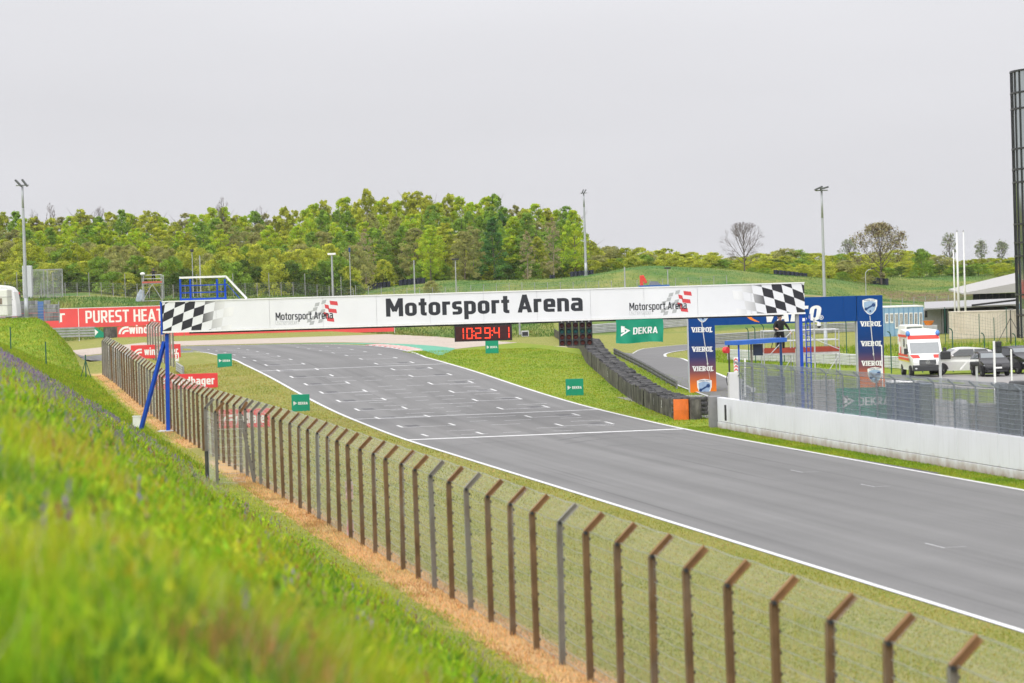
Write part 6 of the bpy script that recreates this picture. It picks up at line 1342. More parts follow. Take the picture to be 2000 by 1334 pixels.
# ================================================================== buildings on the right
def bq(x, y, D): return W(x, y, D)
oc = thing('office_container', 'pale blue office container with narrow white windows behind the arch', 'container', (bq(1765, 650, 300).x, 300, gz(bq(1765, 650, 300).x, 300)))
ox0, ox1 = bq(1727, 620, 300).x, bq(1803, 620, 300).x; oz0 = gz(ox0, 300)-.1; oz1 = bq(1765, 600, 300).z
SKB = pm('pale_blue_panel', (.27, .44, .60), .6, .06); MB().box(ox0, ox1, 300, 306, oz0, oz1).build('wall', SKB, oc); MB().box(ox0-.05, ox1+.05, 299.95, 306.05, oz1+.003, oz1+.12).build('roof', WPR, oc)
for i in range(9): x = ox0+(ox1-ox0)*i/8; MB().box(x-.05, x+.05, 299.94, 299.998, oz0, oz1).build('rib', pm('blue_rib', (.17, .33, .52), .6), oc)
for i in range(8):
    x = ox0+(ox1-ox0)*(i+.5)/8; zb_ = oz0+(.85 if i > 1 else 1.4); wn = MB().box(x-.17, x+.17, 299.95, 299.997, zb_, oz1-.55).build('window', WPR, oc); MB().box(x-.08, x-.01, 299.94, 299.949, zb_+.15, oz1-.65).box(x+.05, x+.11, 299.94, 299.949, zb_+.15, oz1-.65).build('pane', GLASS, wn)
wb = thing('flat_roof_hall', 'low white hall with wide flat grey roof behind the beige container', 'building', (bq(1840, 640, 306).x, 306, gz(bq(1840, 640, 306).x, 306)))
hx0, hx1 = bq(1803, 600, 306).x, bq(1838, 600, 306).x; hz0 = gz(hx0, 306)-.1; hz1 = bq(1820, 604, 306).z
MB().box(hx0, hx1, 306, 316, hz0, hz1).build('wall', pm('hall_wall', (.56, .55, .54), .7), wb); MB().box(hx1+.01, hx1+8.5, 309, 318, hz0, hz1).build('back_wall', pm('dark_bay', (.05, .05, .05), .8), wb)
MB().box(bq(1806, 610, 306).x, bq(1811, 610, 306).x, 305.96, 305.99, bq(1808, 620, 306).z, bq(1808, 607, 306).z).build('window', GLASS, wb)
r0, r1 = bq(1803, 604, 304), bq(2010, 587, 304); MB().hexa([(r0.x, 303, hz1+.02), (r1.x+3, 303, hz1+.25), (r1.x+3, 318, hz1+.62), (r0.x+2, 318, hz1+.5), (r0.x, 303, hz1+.15), (r1.x+3, 303, hz1+.38), (r1.x+3, 318, hz1+.75), (r0.x+2, 318, hz1+.62)]).build('roof', pm('flat_roof', (.38, .38, .385), .7, .05), wb)
MB().hexa([(bq(1899, 605, 302.5).x, 302.6, hz1+.22), (r1.x+3, 302.6, hz1+1.0), (r1.x+3, 302.9, hz1+1.0), (bq(1899, 605, 302.5).x, 302.9, hz1+.22), (bq(1899, 605, 302.5).x, 302.6, hz1+.40), (r1.x+3, 302.6, hz1+1.2), (r1.x+3, 302.9, hz1+1.2), (bq(1899, 605, 302.5).x, 302.9, hz1+.40)]).build('roof_beam', DARK, wb)
for px in (1838, 1848, 1862): x = bq(px, 610, 306).x; MB().bar((x, 305, hz0), (x, 305, hz1), .15).build('column', GALV, wb)
cl = thing('clerestory_hall', 'hall with dark glazed band and overhanging pale roof beside the glass tower', 'building', (bq(1945, 590, 325).x, 325, gz(bq(1945, 590, 325).x, 325)))
kx0, kx1 = bq(1901, 580, 325).x, bq(2040, 580, 325).x; kz0 = gz(kx0, 325)-.1; kz1 = bq(1945, 573, 325).z
MB().box(kx0, kx1, 325, 337, kz0, bq(1945, 589, 325).z).build('wall', pm('hall_wall', (.56, .55, .54)), cl); MB().box(kx0+.05, kx1, 325.1, 337, bq(1945, 589, 325).z+.003, kz1).build('glazed_band', GLASS, cl)
for i in range(12): x = kx0+(kx1-kx0)*i/11; MB().bar((x, 324.98, bq(1945, 589, 325).z), (x, 324.98, kz1), .10).build('mullion', DARK, cl)
e0 = bq(1877, 573, 324); MB().hexa([(e0.x, 323, kz1+.0), (kx1+2, 323, kz1+.15), (kx1+2, 340, kz1+.9), (e0.x+1, 340, kz1+.3), (e0.x, 323, kz1+.14), (kx1+2, 323, kz1+1.9), (kx1+2, 340, kz1+2.6), (e0.x+1, 340, kz1+.5)]).build('roof', pm('pale_roof', (.42, .41, .40), .7, .05), cl)
bc = thing('shipping_container', 'beige corrugated shipping container behind the parked cars', 'container', (bq(1930, 665, 280).x, 280, gz(bq(1930, 665, 280).x, 280)))
BEI = pm('container_beige', (.66, .60, .51), .6, .05, 1, dirt=(.42, .34, .25, .5), dscale=1); nx0, nx1 = bq(1861, 640, 280).x, bq(2030, 640, 280).x; nz0 = gz(nx0, 280)-.05; nz1 = bq(1930, 608, 280).z
MB().box(nx0, nx1, 280.06, 282.4, nz0, nz1-.06).build('wall', BEI, bc); MB().box(nx0-.03, nx1+.03, 280, 282.45, nz1-.055, nz1+.06).build('top_rail', BEI, bc); MB().box(nx0-.03, nx0+.1, 279.98, 280.055, nz0, nz1-.06).build('corner_post', BEI, bc)
for i in range(34): x = nx0+.2+(nx1-nx0-.3)*i/34; MB().hexa([(x, 280.06, nz0+.1), (x+.14, 280.06, nz0+.1), (x+.14, 280.058, nz0+.1), (x, 280.058, nz0+.1), (x+.03, 280.02, nz0+.1), (x+.11, 280.02, nz0+.1), (x+.11, 280.02, nz1-.1), (x+.03, 280.02, nz1-.1)] and [(x, 280.02, nz0+.12), (x+.09, 280.02, nz0+.12), (x+.11, 280.059, nz0+.12), (x-.02, 280.059, nz0+.12), (x, 280.02, nz1-.1), (x+.09, 280.02, nz1-.1), (x+.11, 280.059, nz1-.1), (x-.02, 280.059, nz1-.1)]).build('corrugation', BEI, bc)
gr = thing('grit_spreader', 'grey trailer with an orange hopper in front of the white hall', 'trailer', (bq(1814, 655, 255).x, 255, gz(bq(1814, 655, 255).x, 255)))
hx, hz_ = bq(1814, 635, 255).x, bq(1814, 635, 255).z; mb = MB(); mb.tube((hx, 255, hz_), (hx, 255, hz_+.36), .25, .47, n=16); mb.build('hopper', pm('hopper_orange', (.80, .24, .03), .5), gr)
MB().box(hx-.45, hx+.65, 254.6, 256, gr.location.z+.35, hz_-.01).build('frame', pm('trailer_grey', (.38, .39, .40), .6), gr, bevel=.03)
for dx in (-.3, .5): MB().tube((hx+dx, 254.4, gr.location.z+.3), (hx+dx, 254.59, gr.location.z+.3), .3, n=14).build('wheel', TYRE, gr)
wc = thing('white_van', 'small white vehicle half hidden behind the ambulance roof', 'van', (bq(1786, 650, 250).x, 250, gz(bq(1786, 650, 250).x, 250)))
vx = wc.location.x; vz = wc.location.z; MB().prism([(vx-.9, vz+.3), (vx+.9, vz+.3), (vx+.9, vz+1.2), (vx+.72, vz+1.95), (vx-.72, vz+1.95), (vx-.9, vz+1.2)], 250, 254).build('body', VWHITE, wc, bevel=.08); MB().add([(vx-.7, 249.985, vz+1.22), (vx+.7, 249.985, vz+1.22), (vx+.6, 249.985, vz+1.82), (vx-.6, 249.985, vz+1.82)], [(0, 1, 2, 3)]).build('windscreen', WSCR, wc)
for dx in (-.75, .75): MB().tube((vx+dx-.1, 250.8, vz+.32), (vx+dx+.1, 250.8, vz+.32), .32, n=14).build('wheel', TYRE, wc)
# tripod antenna in front of the container
an = thing('tripod_antenna', 'dark tripod mast with a small speaker in front of the beige container', 'antenna', (bq(1975, 665, 255).x, 255, gz(bq(1975, 665, 255).x, 255)))
x = an.location.x; z = an.location.z; zt_ = bq(1975, 606, 255).z; MB().tube((x, 255, z), (x, 255, zt_), .04, n=8).build('mast', DARK, an); MB().box(x-.22, x+.2, 254.9, 255.1, zt_, zt_+.12).build('speaker', pm('grey_speaker', (.25, .24, .23), .6), an)
for dx, dy in ((-1.3, -.4), (1.1, -.3), (.1, 1.2)): MB().tube((x+dx, 255+dy, z), (x, 255, z+(zt_-z)*.78), .025, n=6).build('leg', DARK, an)
# glass control tower, cut by the right edge
TWD = 270.0; tR = 7.5; tl = W(1981.5, 400, TWD+tR).x; tcx = tl+tR*1.01; tz0 = gz(tl, TWD); ztop = W(1976, 130, TWD).z
tow = thing('glass_tower', 'tall round glass tower with black frame at the right edge of the photo', 'tower', (tcx, TWD+tR, tz0))
TG = pm('tower_glass', (.42, .46, .46), .05, .06, .3, metal=.85); FRM = pm('tower_frame', (.015, .016, .018), .4, .1)
levels = [tz0-.1]+[W(1985, y, TWD).z for y in (618, 577, 500, 473, 436, 352, 326, 285, 205, 173)]+[ztop]; nseg = 44
def tp(a, r=tR): return (tcx+r*math.cos(a), TWD+tR+r*math.sin(a))
for k in range(len(levels)-1):
    for i in range(nseg):
        a0, a1 = 2*math.pi*i/nseg, 2*math.pi*(i+1)/nseg; am_ = (a0+a1)/2
        if math.sin(am_) > .35: continue
        p0, p1 = tp(a0), tp(a1); MB().add([(*p0, levels[k]), (*p1, levels[k]), (*p1, levels[k+1]), (*p0, levels[k+1])], [(0, 1, 2, 3)]).build('pane', TG, tow)
for i in range(nseg):
    a0 = 2*math.pi*i/nseg
    if math.sin(a0) > .45: continue
    p0 = tp(a0, tR+.04); MB().bar((*p0, levels[0]), (*p0, levels[-1]), .10).build('mullion', FRM, tow)
for z in levels[1:]:
    mb = MB()
    for i in range(nseg): p0, p1 = tp(2*math.pi*i/nseg, tR+.05), tp(2*math.pi*(i+1)/nseg, tR+.05); mb.bar((*p0, z), (*p1, z), .16)
    mb.build('ring', FRM, tow)
mb = MB(); mb.add([(*tp(2*math.pi*i/nseg), ztop+.06) for i in range(nseg)], [tuple(range(nseg))]); mb.build('roof', FRM, tow)
mb = MB(); mb.add([(*tp(2*math.pi*i/nseg, tR-.4), z) for z in (tz0, ztop) for i in range(nseg)], [(i, (i+1) % nseg, nseg+(i+1) % nseg, nseg+i) for i in range(nseg)]); mb.build('core', pm('tower_core', (.05, .055, .06), .8), tow)
ps = []
def wrap_poster(z0, z1, mat, a_from, a_to, nm='poster'):
    mb = MB(); n = 6; P0 = [tp(a_from+(a_to-a_from)*i/n, tR+.12) for i in range(n+1)]
    mb.add([(*p, z) for z in (z0, z1) for p in P0], [(i, i+1, n+2+i, n+1+i) for i in range(n)]); return mb.build(nm, mat, tow)
al = math.pi*1.135; wrap_poster(W(1995, 605, TWD).z, W(1995, 545, TWD).z, REDS, al, al+.6); wrap_poster(W(1995, 652, TWD).z, W(1995, 632, TWD).z, DKG, al, al+.6)
# ================================================================== grass and meadow
def tri_mesh(name, V, F, C, mat):
    me = bpy.data.meshes.new(name); me.vertices.add(len(V)); me.vertices.foreach_set('co', np.ascontiguousarray(V, 'f4').ravel())
    k = F.shape[1]; me.loops.add(F.size); me.loops.foreach_set('vertex_index', F.ravel().astype('i4')); me.polygons.add(len(F))
    me.polygons.foreach_set('loop_start', (np.arange(len(F))*k).astype('i4')); me.polygons.foreach_set('loop_total', np.full(len(F), k, 'i4'))
    me.update(calc_edges=True); ca = me.color_attributes.new('Col', 'FLOAT_COLOR', 'POINT')
    ca.data.foreach_set('color', np.concatenate([C, np.ones((len(C), 1))], 1).astype('f4').ravel()); me.materials.append(mat); return me
def blades(P, h, w, col, lean=.35, seg=2):
    """(V, F, C) for N blades; seg 2 = bent blade of 3 triangles, seg 1 = one triangle"""
    n = len(P); a = rng.uniform(0, 2*np.pi, n); d = np.stack([np.cos(a), np.sin(a), np.zeros(n)], -1); b = rng.uniform(0, 2*np.pi, n); l = np.stack([np.cos(b), np.sin(b), np.zeros(n)], -1)*(rng.uniform(.1, 1, n)*lean*h)[:, None]
    up = np.array([0, 0, 1.0]); hw = d*(w/2)[:, None]
    if seg == 1:
        V = np.stack([P-hw, P+hw, P+l+up*h[:, None]], 1).reshape(-1, 3); F = np.arange(3*n).reshape(n, 3); C = np.repeat(col, 3, 0)
    else:
        m = P+l*.35+up*(h*.6)[:, None]; V = np.stack([P-hw, P+hw, m+hw*.75, m-hw*.75, P+l+up*(h*.97)[:, None]], 1).reshape(-1, 3)
        i = np.arange(n)[:, None]*5; F = np.concatenate([i+np.array([[0, 1, 2]]), i+np.array([[0, 2, 3]]), i+np.array([[3, 2, 4]])], 0); C = np.repeat(col, 5, 0)
    return V, F, C
def merge(L):
    V, F, C, o = [], [], [], 0
    for v, f, c in L: V.append(v); F.append(f+o); C.append(c); o += len(v)
    return np.concatenate(V), np.concatenate(F), np.concatenate(C)
def scatter(n, o0, o1, d0, d1, bias=1.0):
    o = rng.uniform(o0, o1, n); d = d0+(d1-d0)*rng.uniform(0, 1, n)**bias; x = o-K*d; return np.stack([x, d, g(x, d)], -1), o, d
def pick(cols, idx, jit=.18):
    c = np.array(cols)[idx]; return np.clip(c*(1+rng.normal(0, jit, (len(idx), 1)))*(1+rng.normal(0, jit*.35, (len(idx), 3))), .002, 1)
GRASSM = vcol_mat('blade_colours', .65, .38)
G_BR, G_YL, G_DK, G_LM, G_ST, G_RD, G_MV = (.25, .43, .016), (.48, .48, .03), (.10, .24, .018), (.40, .54, .022), (.58, .52, .27), (.46, .23, .08), (.40, .33, .33)
def meadow():
    L = []
    for n, d0, d1, w0, sg, hs_ in ((95000, 11.5, 32, .011, 2, 1.0), (120000, 32, 72, .015, 2, 1.0), (105000, 72, 119, .022, 2, .9)):
        P_, o, d = scatter(n, -2.2 if d0 < 30 else -1.2, 9.2, d0, d1)
        edge = np.interp(d, [12, 45, 58, 75, 115], [9.2, 9.1, 8.6, 7.5, 6.9])+.5*(vnoise(d*.35, o*0+1, 2)-.5)*2; endd = 112+6*vnoise(o*.6, o*0, 9)
        keep = (o < edge) & (d < endd); P_, o, d = P_[keep], o[keep], d[keep]; n = len(P_)
        cl = vnoise(P_[:, 0]*.9, P_[:, 1]*.45, 21); c2 = vnoise(P_[:, 0]*.30, P_[:, 1]*.12, 22); c3 = vnoise(P_[:, 0]*2.1, P_[:, 1]*1.1, 23)
        h = (.14+.42*cl+.12*rng.random(n))*hs_*np.clip((edge[keep]-o)/1.5, .35, 1); h *= np.where(d > 85, .85, 1)
        pt = vnoise(P_[:, 0]*.75, P_[:, 1]*.42, 24)+.35*(c3-.5); r = rng.random(n); idx = np.zeros(n, int)
        idx[pt > .68] = 1; idx[(pt > .52) & (pt <= .68)] = 3; idx[pt < .28] = 2; mixm = r < .28; idx[mixm] = rng.choice([0, 1, 2, 3], int(mixm.sum())); idx[(r > .955)] = 4; idx[(vnoise(P_[:, 0]*1.4, P_[:, 1]*.8, 25) < .16) & (r < .55)] = 5
        dry = (vnoise(d*.09, o*.35, 31)+np.maximum((d-60)/80+.10*(o-4), np.clip((d-42)/40, 0, .55)*np.clip(3.2-o, 0, 1))) > .92; idx[dry & (rng.random(n) < .55)] = 6; idx[dry & (rng.random(n) < .18)] = 4
        L.append(blades(P_, h, w0*rng.uniform(.6, 1.5, n), pick([G_BR, G_YL, G_DK, G_LM, G_ST, G_RD, G_MV], idx), .55, sg))
    # broad leaves of the herbs, low in the sward
    P_, o, d = scatter(70000, -1.5, 8.6, 12, 112, 1.3); P_ = P_[o < np.interp(d, [12, 45, 58, 75, 115], [8.6, 8.6, 8.1, 7.0, 6.4])]; n = len(P_); P_[:, 2] += rng.uniform(.06, .32, n); c2 = vnoise(P_[:, 0]*.5, P_[:, 1]*.3, 40)
    L.append(blades(P_, rng.uniform(.06, .13, n), rng.uniform(.03, .07, n), pick([G_BR, G_LM, G_YL], (c2*2.99).astype(int)), 1.4, 1))
    # rounded herb cushions standing out of the sward
    nh = 1500; C_, o, d = scatter(nh, -1.2, 8.3, 12, 108, 1.25); R_ = rng.uniform(.16, .42, nh); k = np.repeat(np.arange(nh), 95); n = len(k); v = rng.normal(0, 1, (n, 3)); v /= np.linalg.norm(v, axis=1)[:, None]; v[:, 2] = np.abs(v[:, 2]); Q = C_[k]+v*(R_[k]*rng.uniform(.55, 1.05, n))[:, None]*np.array([1, 1, 1.15])+np.array([0, 0, .05])
    kq = (o < np.interp(d, [12, 45, 58, 75, 115], [8.3, 8.2, 7.8, 6.6, 6.0])); kq &= ~((d > 48) & (o < 3.2) & (rng.random(nh) < .8)); kq = kq[k]; Q = Q[kq]; ci = rng.choice([0, 0, 3, 3, 1, 2], nh)[k][kq]; n = len(Q); L.append(blades(Q, rng.uniform(.05, .11, n), rng.uniform(.025, .06, n), pick([G_BR, G_YL, G_DK, G_LM], ci, .2), 1.3, 1))
    # flower spikes: violet sage, mostly towards the far end, a few red sorrel heads and seed heads
    P_, o, d = scatter(13000, -.8, 8.3, 16, 116); w = (np.maximum(np.clip((d-42)/25, 0, 1)*np.clip(3.4-o, 0, 1)*.9, np.clip((d-78)/22, 0, .45))*(vnoise(o*.6, d*.12, 50) > .3)+.09*(vnoise(o*.9, d*.4, 51) > .55)) > rng.random(len(d))*2.2; w &= o < np.interp(d, [12, 45, 58, 75, 115], [8.3, 8.2, 7.8, 6.9, 6.3]); P_ = P_[w]; n = len(P_)
    for k in range(7):
        Q = P_.copy(); Q[:, 2] += .30+.035*k+.12*vnoise(P_[:, 0]*3, P_[:, 1]*3, 60); Q[:, :2] += rng.normal(0, .012, (n, 2)); L.append(blades(Q, np.full(n, .05), np.full(n, .04-.003*k), pick([(.24, .16, .36), (.20, .13, .33), (.31, .21, .37)], rng.integers(0, 3, n)), 1.2, 1))
    P_, o, d = scatter(700, -1, 8, 14, 90); n = len(P_)
    for k in range(5): Q = P_.copy(); Q[:, 2] += .36+.04*k; L.append(blades(Q, np.full(n, .05), np.full(n, .03), pick([(.30, .10, .06), (.40, .33, .17)], rng.integers(0, 2, n)), .8, 1))
    V, F, C = merge(L); o_ = bpy.data.objects.new('meadow', tri_mesh('meadow', V, F, C, GRASSM)); COL.objects.link(o_); tag(o_, 'tall flowering meadow grass covering the bank in the foreground', 'meadow', kind='stuff')
meadow()
def turf(name, label, spec):
    L = []
    for n, o0, o1, d0, d1, h0, h1, w0, w1, cols, bias in spec:
        P_, o, d = scatter(n, o0, o1, d0, d1, bias); r = vnoise(P_[:, 0]*.8, P_[:, 1]*.35, 70)*.75+.25*rng.random(n); idx = np.clip((r*len(cols)).astype(int), 0, len(cols)-1)
        L.append(blades(P_, rng.uniform(h0, h1, n), rng.uniform(w0, w1, n), pick(cols, idx, .2), .9, 1))
    V, F, C = merge(L); o_ = bpy.data.objects.new(name, tri_mesh(name, V, F, C, GRASSM)); COL.objects.link(o_); tag(o_, label, 'grass', kind='stuff')
MOW = [(.19, .23, .022), (.29, .29, .035), (.38, .33, .07), (.47, .39, .15), (.33, .31, .05)]; FRS = [(.14, .26, .010), (.22, .33, .014), (.31, .35, .025), (.18, .30, .014)]; STR = [(.68, .40, .17), (.76, .50, .24), (.56, .32, .13), (.80, .58, .32)]
turf('verge_grass', 'short mown grass between catch fence and race track', [(90000, 10.6, 19.02, 34, 90, .025, .06, .010, .022, MOW, 1), (60000, 10.6, 19.02, 90, 206, .03, .07, .02, .05, MOW, 1)])
turf('pit_side_grass', 'bright short grass along the pit wall and tyre wall', [(26000, 31.65, 32.9, 70, 133, .03, .07, .012, .03, FRS, 1), (42000, 31.65, 41, 134, 215, .03, .07, .03, .06, FRS, 1)])
turf('bank_foot_grass', 'mown grass strip at the foot of the bank', [(42000, 6.4, 9.8, 40, 205, .03, .08, .014, .04, [(.30, .42, .02), (.38, .44, .03), (.44, .46, .045), (.33, .44, .022)], 1), (60000, 1, 9.3, 112, 236, .06, .20, .03, .07, FRS+[MOW[1]], 1)])
turf('dead_straw', 'burnt orange straw strip under the catch fence', [(17000, 9.5, 10.75, 36, 86, .03, .10, .010, .03, STR, 1), (6000, 9.6, 10.6, 84, 110, .03, .10, .012, .03, STR, 1), (7000, 9.7, 10.6, 128, 205, .03, .10, .014, .035, STR, 1)])
P_ = None
def rough_grass():
    L = []
    n = 42000; x = rng.uniform(-78, 5, n); y = rng.uniform(351, 376, n); P_ = np.stack([x, y, g(x, y)], -1); r = vnoise(x*.5, y*.5, 80)
    L.append(blades(P_, rng.uniform(.12, .45, n)*(.5+r), rng.uniform(.05, .12, n), pick([(.045, .13, .02), (.085, .18, .025), (.15, .22, .035), (.22, .23, .06)], np.clip((r*4).astype(int), 0, 3)), .8, 1))
    n = 60000; x = rng.uniform(-20, 95, n); y = rng.uniform(386, 470, n); P_ = np.stack([x, y, g(x, y)], -1); r = vnoise(x*.35, y*.35, 81)
    L.append(blades(P_, rng.uniform(.05, .20, n)*(.5+r), rng.uniform(.05, .10, n), pick([(.05, .15, .03), (.08, .19, .035), (.11, .22, .04), (.17, .23, .05)], np.clip((r*4).astype(int), 0, 3)), .8, 1))
    n = 16000; x = rng.uniform(26, 60, n); y = rng.uniform(196, 262, n); P_ = np.stack([x, y, g(x, y)], -1); L.append(blades(P_, rng.uniform(.1, .45, n), rng.uniform(.04, .09, n), pick(FRS, rng.integers(0, 4, n)), .8, 1))
    n = 16000; x = rng.uniform(10, 26, n); y = rng.uniform(206, 262, n); P_ = np.stack([x, y, g(x, y)], -1); k = (x > 14+.05*(y-206)) ; P_ = P_[k]; n = len(P_); L.append(blades(P_, rng.uniform(.05, .25, n), rng.uniform(.03, .08, n), pick(FRS, rng.integers(0, 4, n)), .8, 1))
    V, F, C = merge(L); o_ = bpy.data.objects.new('rough_grass', tri_mesh('rough_grass', V, F, C, GRASSM)); COL.objects.link(o_); tag(o_, 'longer rough grass on the banks and mounds in the distance', 'grass', kind='stuff')
rough_grass()
# ================================================================== trees
LEAFM = vcol_mat('leaf_colours', .6, .55); BARK = pm('bark', (.13, .105, .08), .9, .3, 5); BARKP = pm('pale_bark', (.24, .20, .15), .9, .25, 4)
def crown_mesh(seed, H, R, base, nclump, nleaf, lsz, cols, form='oval', spread=.5):
    r = np.random.default_rng(seed); cs, rs = [], []
    Hc = H-base
    for i in range(nclump):
        t = r.random()**(.8); z = base+Hc*t
        prof = {'oval': math.sin(math.pi*min(.97, .14+.82*t))**.8*(1.08-.3*t), 'cone': (1-t)**.75*.98+.05, 'dome': math.sqrt(max(0, 1-t**2.2)), 'column': .75*(1-abs(2*t-.85)**2.5*.7)}[form]
        a = r.uniform(0, 2*np.pi); q = R*prof*math.sqrt(r.uniform(.12, 1)); cs.append((q*math.cos(a), q*math.sin(a), z)); rs.append(R*spread*r.uniform(.45, 1.0)*(.55+.45*prof))
    cs = np.array(cs); rs = np.array(rs); n = nclump*nleaf; k = np.repeat(np.arange(nclump), nleaf)
    d = r.normal(0, 1, (n, 3)); d /= np.linalg.norm(d, axis=1)[:, None]; rad = r.uniform(.25, 1.08, n)**.6
    P_ = cs[k]+d*(rs[k]*rad)[:, None]*np.array([1, 1, .72]); ok = P_[:, 2] > base*.55; P_, k = P_[ok], k[ok]; n = len(P_)
    u = r.normal(0, 1, (n, 3)); u /= np.linalg.norm(u, axis=1)[:, None]; v = np.cross(u, r.normal(0, 1, (n, 3))); v /= np.linalg.norm(v, axis=1)[:, None]
    s = lsz*r.uniform(.55, 1.35, n)[:, None]; V = np.stack([P_-u*s*.5, P_+v*s*.32, P_+u*s*.5, P_-v*s*.32], 1).reshape(-1, 3); F = np.arange(4*n).reshape(n, 4)
    ck = r.integers(0, len(cols), nclump); c = np.array(cols)[ck[k]]*(1+r.normal(0, .16, nclump))[k][:, None]*(1+r.normal(0, .15, (n, 1))); return tri_mesh('crown', V, F, np.repeat(np.clip(c, .004, 1), 4, 0), LEAFM)
def trunk_mesh(seed, H, r0, mat, limbs=7, base=.3):
    r = random.Random(seed); mb = MB(); p = Vector((0, 0, -.3)); pts = [p]
    for i in range(6): p = p+Vector((r.uniform(-.12, .12)*H/12, r.uniform(-.12, .12)*H/12, H*.88/6)); pts.append(p)
    for i in range(6): mb.tube(pts[i], pts[i+1], r0*(1-i/6.6), r0*(1-(i+1)/6.6), n=6, cap=False)
    for k in range(limbs):
        i = r.choice((2, 3, 3, 4, 4, 5)); a = r.uniform(0, 6.28); q = pts[i].lerp(pts[i+1], r.random()); e = q+Vector((math.cos(a), math.sin(a), r.uniform(.6, 1.3)))*H*.13; mb.tube(q, e, r0*.36, r0*.16, n=5, cap=False)
        e2 = e+Vector((math.cos(a+r.uniform(-.6, .6)), math.sin(a+r.uniform(-.6, .6)), 1.2))*H*.08; mb.tube(e, e2, r0*.16, r0*.06, n=4, cap=False)
    return mb.mesh('trunk', mat, True)
YG = [(0.490, 0.524, 0.068), (0.559, 0.570, 0.074), (0.422, 0.479, 0.068)]; MG = [(0.285, 0.433, 0.068), (0.342, 0.490, 0.068), (0.228, 0.376, 0.063)]; OL = [(0.410, 0.410, 0.148), (0.456, 0.445, 0.148), (0.353, 0.376, 0.125)]; DG = [(0.097, 0.228, 0.068), (0.125, 0.274, 0.068), (0.171, 0.319, 0.063)]; BRN = [(0.433, 0.376, 0.217), (0.399, 0.353, 0.194), (0.479, 0.422, 0.217)]; LIME = [(0.490, 0.616, 0.051), (0.559, 0.620, 0.057), (0.422, 0.570, 0.051)]
KINDS = {
 'yellow_green_tree': (YG, 'oval', 'yellow-green young broadleaf tree'), 'bright_green_tree': (LIME, 'oval', 'bright lime-green broadleaf tree'), 'mid_green_tree': (MG, 'oval', 'fresh mid-green broadleaf tree'),
 'olive_tree': (OL, 'dome', 'olive-brown tree with opening buds'), 'dark_green_tree': (DG, 'cone', 'dark green conical tree'), 'brown_budded_tree': (BRN, 'column', 'thin brown-budded tree')}
VAR = {}
for ki, (nm, (cols, form, lab)) in enumerate(KINDS.items()):
    VAR[nm] = []
    for k in range(3):
        sd_ = ki*17+k; H = 10.0; thin = nm == 'brown_budded_tree'
        VAR[nm].append((crown_mesh(sd_, H, 2.4 if not thin else 1.9, .8 if form != 'cone' else .4, 160 if not thin else 95, 66 if not thin else 42, .19 if not thin else .16, cols, form, .26), trunk_mesh(sd_, H, .16, BARKP if thin or k == 2 else BARK)))
def plant_tree(kind, x, D, H, label, group, wid=1.0, cat='tree', name=None, rz=None):
    cm, tm = random.choice(VAR[kind]) if kind in VAR else SHR[kind][random.randrange(3)]
    z = gz(x, D); th = thing(name or kind, label, cat, (x, D, z), rz if rz is not None else random.uniform(0, 6.28), group); s = H/(10.0 if kind in VAR else 4.0); sw = s*wid
    for nm, me in (('trunk', tm), ('crown', cm)):
        o = bpy.data.objects.new(nm, me); COL.objects.link(o); o.parent = th; o.scale = (sw, sw, s)
    return th
SHR = {}
for ki, (nm, cols) in enumerate((('yellow_green_shrub', YG), ('dark_shrub', [(.09, .16, .03), (.12, .20, .035), (.16, .21, .04)]), ('green_shrub', MG+[(.2, .3, .03)]), ('olive_shrub', OL), ('lime_shrub', [(.42, .46, .03), (.34, .40, .03)]))):
    SHR[nm] = [(crown_mesh(300+ki*9+k, 4.0, 2.3, .15, 105, 46, .19, cols, 'dome', .27), trunk_mesh(300+ki*9+k, 3.4, .07, BARK, 8)) for k in range(3)]
TOPX = [-80, 0, 60, 110, 160, 230, 300, 360, 430, 480, 520, 570, 620, 660, 710, 760, 800, 850, 900, 950, 1000, 1060, 1105, 1135, 1160]
TOPY = [408, 408, 418, 425, 412, 420, 418, 424, 398, 420, 418, 412, 395, 398, 374, 388, 386, 384, 392, 386, 398, 392, 408, 442, 478]
random.seed(21)
def wood_row(D, step, ytop_add, kinds, where, x_from=-80, x_to=1160, jit=14):
    x = x_from
    while x < x_to:
        yt = np.interp(x, TOPX, TOPY)+ytop_add+random.uniform(-jit, jit*.8); d = D+random.uniform(-7, 7); p = W(x, yt, d); z = gz(p.x, d); H = p.z-z; k = random.choice(kinds)
        plant_tree(k, p.x, d, H, '%s in the %s row of the wood' % (KINDS[k][2], where), 'trees in the %s row of the wood' % where, random.uniform(.85, 1.2)*np.clip(10.5/H, .8, 1.5)); x += step*random.uniform(.75, 1.25)
wood_row(485, 19, 4, ['yellow_green_tree', 'bright_green_tree', 'mid_green_tree', 'yellow_green_tree', 'bright_green_tree', 'olive_tree'], 'back')
wood_row(466, 23, 30, ['yellow_green_tree', 'bright_green_tree', 'mid_green_tree', 'olive_tree', 'dark_green_tree', 'bright_green_tree', 'mid_green_tree'], 'second')
wood_row(448, 27, 60, ['olive_tree', 'mid_green_tree', 'yellow_green_tree', 'bright_green_tree', 'yellow_green_tree', 'mid_green_tree'], 'front', -80, 1120)
